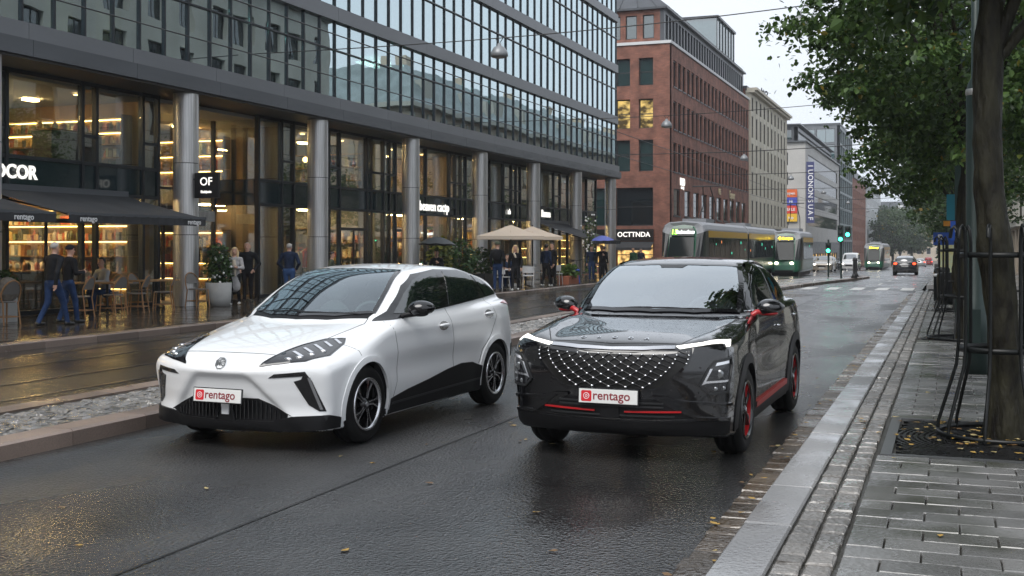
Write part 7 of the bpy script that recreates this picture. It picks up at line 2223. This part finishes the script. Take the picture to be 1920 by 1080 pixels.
# ================================================================== trams
M_tram_green = mat('tram_green', (.008,.085,.045), .3, coat=.4); M_tram_yellow = mat('tram_yellow', (.72,.42,.03), .35, coat=.3)
M_tram_grey = mat('tram_roof_grey', (.27,.28,.30), .5); M_tram_dk = mat('tram_dark', (.02,.022,.024), .3)
M_tram_glass = mat('tram_glass', (.012,.016,.017), .06, spec=.3, ior=1.35)
M_disp = mat('display_black', (.004,.004,.004), .3); M_disp_y = emat('display_amber', (1,.72,.05), 2.2); M_disp_g = emat('display_green', (.35,1.0,.1), 2.2); M_disp_w = emat('display_white', (.9,1,.95), 1.8)
M_headlamp = emat('headlamp_glow', (1,.86,.6), 7.0); M_headlamp_w = emat('headlamp_white', (1,.95,.85), 6.0); M_tail = emat('tail_lamp_glow', (1,.06,.02), 3.0); M_indic = emat('indicator_glow', (1,.35,.03), 2.5)
def tram(label, xc, yf, length, num, route, sections=2, dispc=None, width=2.3, glow=True):
    """tram facing -y, front at yf"""
    t = thing('tram', label, 'tram', (xc, yf, gz(yf+length/2)+.02), 0, 'green trams on the track')
    hw = width/2; H = 3.25
    # cross-section (x, z) half
    sec = [(hw*.92,.30),(hw,.42),(hw,1.15),(hw,2.72),(hw*.985,2.82),(hw*.90,3.04),(hw*.72,3.18),(0,H)]
    full = sec + [(-x,z) for x,z in sec[-2::-1]]
    def ring(y, sx, zoff, ztop):
        out = []
        for x, z in full:
            zz = .30 + (z-.30)*ztop
            out.append((x*sx, y + zoff*((z-.3)/(H-.3))**1.5, zz))
        return out
    st = [(.0,.62,.95,.93),(.12,.80,.80,.955),(.35,.92,.55,.975),(.8,.985,.22,.99),(1.5,1,0,1)]
    ys = []
    rings = [ring(a, b, c, d) for a, b, c, d in st]
    seams = [length*(k+1)/sections for k in range(sections-1)]
    yb = [1.5] + seams + [length]
    for a in seams:
        rings.append(ring(a-.25,1,0,1)); rings.append(ring(a-.24,.93,0,.97)); rings.append(ring(a+.24,.93,0,.97)); rings.append(ring(a+.25,1,0,1))
    rings.append(ring(length-.6,1,0,1)); rings.append(ring(length,.9,0,.97))
    b = MB(); n = len(full); vs = [p for r in rings for p in r]
    for i in range(len(rings)-1):
        for k in range(n-1):
            z = (full[k][1]+full[k+1][1])/2
            mid_y = (rings[i][0][1]+rings[i+1][0][1])/2
            bel = any(abs(mid_y-s) < .24 for s in seams)
            mi = 3 if bel else (0 if z < 1.05 else (1 if z > 2.75 else 2))
            b.add([vs[i*n+k],vs[i*n+k+1],vs[(i+1)*n+k+1],vs[(i+1)*n+k]], [(0,1,2,3)], mi, z > 2.6)
    b.add(rings[0], [tuple(range(n))], 0); b.add(rings[-1], [tuple(reversed(range(n)))], 1)
    body = b.build('body', [M_tram_green, M_tram_grey, M_tram_dk, M_tram_dk], t)
    ubox('undercarriage', -hw*.8, hw*.8, .6, length-.4, .02, .32, M_black, t)
    # yellow band, windows, doors on both sides
    for s in (-1,1):
        for k in range(sections):
            a = 1.6 if k == 0 else yb[k]+.3; c = yb[k+1]-.3 if k < sections-1 else length-.65
            ubox('yellow_band', s*hw-.012 if s > 0 else s*hw-.008, s*hw+.008 if s > 0 else s*hw+.012, a, c, 2.40, 2.74, M_tram_yellow, t)
            y = a+.1
            while y < c-1.2:
                w = min(1.55, c-y-.1)
                ubox('side_window', s*(hw+.004)-.006, s*(hw+.004)+.006, y, y+w-.10, 1.20, 2.36, M_tram_glass, t)
                if glow and rng.random() < .55:
                    zz = rng.uniform(1.4,2.1)
                    ubox('interior_light', s*(hw+.012)-.003, s*(hw+.012)+.003, y+.3, y+.3+rng.uniform(.12,.4), zz, zz+rng.uniform(.07,.2), rng.choice((M_disp_dim_o, M_disp_dim_g, M_disp_dim_o)), t)
                y += w
    # front
    def front(name, pts, m, off=.02):
        P = []
        for (x, z) in pts:
            u = max(0, (z-.3)/(H-.3))
            P.append((x, .95*u**1.5 - off - .05*(1-abs(x)/hw), z))
        q = MB(); k = len(P)
        q.add(P + [(x,y+.03,z) for x,y,z in P], [tuple(range(k)), tuple(reversed(range(k,2*k)))] + [(i,k+i,k+(i+1)%k,(i+1)%k) for i in range(k)])
        return q.build(name, m, t)
    front('windscreen', [(-hw*.58,1.15),(hw*.58,1.15),(hw*.54,2.40),(-hw*.54,2.40)], M_tram_glass, .06)
    front('destination_display', [(-hw*.52,2.48),(hw*.52,2.48),(hw*.50,2.84),(-hw*.50,2.84)], M_disp, .07)
    yd = .95*((2.66-.3)/(H-.3))**1.5 - .16
    ob('lettering', text_mesh(num, .36, .004, dispc or M_disp_y, 'CENTER', 1, 0, .014), t, (-hw*.34,yd,2.66), (R_(68),0,0))
    ob('lettering', text_mesh(route, .26, .004, M_disp_w if dispc is M_disp_g else M_disp_y, 'CENTER', 1, 0, .012), t, (hw*.14,yd,2.66), (R_(68),0,0))
    front('front_panel', [(-hw*.6,.45),(hw*.6,.45),(hw*.60,.78),(-hw*.60,.78)], M_tram_green, .05)
    for s in (-1,1):
        MB().sphere((s*hw*.46,.02,.92), (.13,.06,.09), 12, 8).build('headlight', M_headlamp, t)
    front('bumper', [(-hw*.55,.26),(hw*.55,.26),(hw*.55,.42),(-hw*.55,.42)], M_black, .10)
    # pantograph and roof boxes
    for k in range(sections): ubox('roof_box', -hw*.55, hw*.55, yb[k]+2.0, yb[k]+4.2, H-.06, H+.16, M_tram_grey, t)
    ub_ = yb[0]+5.2 if length > 12 else length*.6
    pg = MB()
    for s in (-.5,.5):
        pg.tube([(s,ub_,H),(s*.7,ub_+1.1,H+1.0),(s*.4,ub_+.2,5.28-gz(yf)*0)], .03, 5)
    pg.tube([(-.8,ub_+.2,5.3),(.8,ub_+.2,5.3)], .035, 5)
    pg.build('pantograph', M_dark, t)
    return t
M_disp_dim_o = emat('tram_inner_orange', (1,.35,.12), .55); M_disp_dim_g = emat('tram_inner_green', (.1,.8,.5), .5)
tram('long green and yellow tram with a green number display heading this way', -12.75, 58.0, 28.5, '15', 'Itakeskus', 2, M_disp_g)
tram('green tram on the nearer track right behind the long one', -10.85, 83.0, 8.5, '4', 'Katajan', 1)
tram('distant green tram with an amber display and lit headlamps', -8.35, 143, 16, '10', 'Kirurgi', 1)

# ================================================================== other traffic
def simple_car(label, x, y, rz, paint, P, kind='front', h=.045, lamps=True, group='cars further down the street', name='moving_car', cat='car'):
    root = thing(name, label, cat, (x, y, gz(y)), rz, group)
    car = Car(P); car.root = root
    car.make_body(h, paint, 'body', root); body_split(car, M_black)
    L_ = P['len']
    sc = P['scr']
    car.panel('windscreen', sc, (0,.55,-.83), M_screen, root, off=.008, step=.12, mirror=False)
    car.panel('side_window', P['dlo'], (-1,0,0), M_side_glass, root, off=.010, step=.12)
    car.panel('rear_window', [(-.52,L_-.28,1.33),(.52,L_-.28,1.33),(.60,L_-.12,1.10),(-.60,L_-.12,1.10)], (0,-1,0), M_side_glass, root, off=.012, step=.12, mirror=False)
    for sx in (1,-1):
        q = car.cast((sx*.62,.1,.72), (0,1,0))[0]
        MB().sphere((0,0,0), (.15,.05,.07), 10, 6).build('headlight', M_headlamp_w if lamps else M_reflector, root, loc=q)
        q = car.cast((sx*.68,L_-.1,.92), (0,-1,0))[0]
        MB().sphere((0,0,0), (.14,.05,.085), 10, 6).build('tail_light', M_tail if kind == 'rear' else M_red_lamp, root, loc=q)
        MB().sphere((sx*.97,1.65,1.06), (.09,.07,.06), 10, 6).build('door_mirror', paint, root)
    car.panel('grille', [(-.42,.05,.62),(.42,.05,.62),(.36,.05,.46),(-.36,.05,.46)], (0,1,0), M_black, root, off=.008, step=.12, mirror=False)
    car.panel('number_plate', [(-.25,.05,.44),(.25,.05,.44),(.25,.05,.34),(-.25,.05,.34)], (0,1,0), M_plate, root, off=.02, step=.12, mirror=False)
    car.panel('number_plate', [(-.25,L_,.78),(.25,L_,.78),(.25,L_,.68),(-.25,L_,.68)], (0,-1,0), M_plate, root, off=.015, step=.12, mirror=False)
    add_wheels(car, 'white', P['wr']*.66, .2, .79)
    return root
GEN = dict(WHITE); GEN['scr'] = [(-.64,1.42,1.08),(-.48,2.18,1.455),(0,2.1,1.485),(.48,2.18,1.455),(.64,1.42,1.08),(0,1.2,1.07)]
GEN['dlo'] = [(.7,1.52,1.08),(.7,1.90,1.30),(.7,2.3,1.40),(.7,3.2,1.41),(.7,3.75,1.29),(.7,3.9,1.18),(.7,2.6,1.10)]
VAN = dict(WHITE); VAN.update(len=4.6, h=1.95, top=[(-.1,.75),(0,.85),(.1,.92),(.4,1.02),(.9,1.12),(1.4,1.2),(2.5,1.2),(4.65,1.2)], tail=[(.1,4.5),(.5,4.58),(1.0,4.6),(2.0,4.5)], wheels=(.9,3.7),
    cabin=[(.5,.9),(.8,1.12),(1.1,1.4),(1.5,1.75),(1.8,1.88),(2.4,1.94),(3.5,1.94),(4.3,1.90),(4.55,1.75),(4.62,1.2)], cabin_w=[(.7,.9),(1.2,.88),(1.6,.82),(1.85,.74),(2.0,.66)], crown=.05, crown_pow=2)
VAN['scr'] = [(-.70,1.05,1.27),(-.62,1.6,1.74),(0,1.5,1.76),(.62,1.6,1.74),(.70,1.05,1.27),(0,.88,1.25)]
VAN['dlo'] = [(.8,1.2,1.25),(.8,1.6,1.62),(.8,1.9,1.70),(.8,4.2,1.68),(.8,4.3,1.30)]
M_paint_dk = mat('car_paint_dark', (.012,.013,.016), .2, coat=1); M_paint_silver = mat('car_paint_silver', (.34,.35,.36), .3, .5, coat=1); M_paint_beige = mat('car_paint_beige', (.36,.32,.26), .3, .3, coat=1); M_paint_white = mat('car_paint_white', (.62,.63,.63), .3, coat=1); M_paint_red = mat('car_paint_red', (.35,.02,.02), .3, coat=1)
# heading this way (front at -y): origin at front bumper; heading away: rotated half a turn
simple_car('dark car with glowing tail lamps driving away past the crossing', -3.2, 94+4.3, R_(180), M_paint_dk, GEN, 'rear')
simple_car('beige car with bright headlamps following the tram', -11.2, 112, R_(-2), M_paint_beige, GEN)
simple_car('white van with bright headlamps beside the traffic light', -10.3, 132, R_(-2), M_paint_white, VAN, name='van', cat='van')
def dup_car(src, label, x, y, rz):
    c = copy_tree(src); c['label'] = label; c.location = (x, y, gz(y)); c.rotation_euler = (0,0,rz); return c
silver = simple_car('silver car driving away far down the right lane', -4.6, 212, R_(180), M_paint_silver, GEN, 'rear')
dup_car(silver, 'silver car waiting beyond the distant tram', -7.2, 190, 0)
dup_car(silver, 'small silver car among the far traffic', -5.6, 262, 0)
dkc = simple_car('dark car behind the beige car on the far side', -13.9, 126, R_(-2), M_paint_dk, GEN)
dup_car(dkc, 'dark car between the van and the shops', -13.6, 141, R_(-2))
dup_car(dkc, 'dark car parked far down the left side', -13.4, 160, R_(-2))
redv = simple_car('red van driving away at the far end of the street', -4.4, 285, R_(180), M_paint_red, VAN, 'rear', name='van', cat='van')
whv = simple_car('white van far down the street beyond the distant tram', -7.4, 236, 0, M_paint_white, VAN, name='van', cat='van')
# ================================================================== damp air
hz = bpy.data.materials.new('damp_air'); hz.use_nodes = True
_t = hz.node_tree; _t.nodes.clear()
_v = _t.nodes.new('ShaderNodeVolumePrincipled'); _o = _t.nodes.new('ShaderNodeOutputMaterial')
_v.inputs['Color'].default_value = (.86,.9,.95,1); _v.inputs['Density'].default_value = .0005; _v.inputs['Anisotropy'].default_value = .2
_t.links.new(_v.outputs[0], _o.inputs['Volume'])
MB().box(-520, 520, -320, 3020, -8, 40).build('haze', hz, kind='stuff')
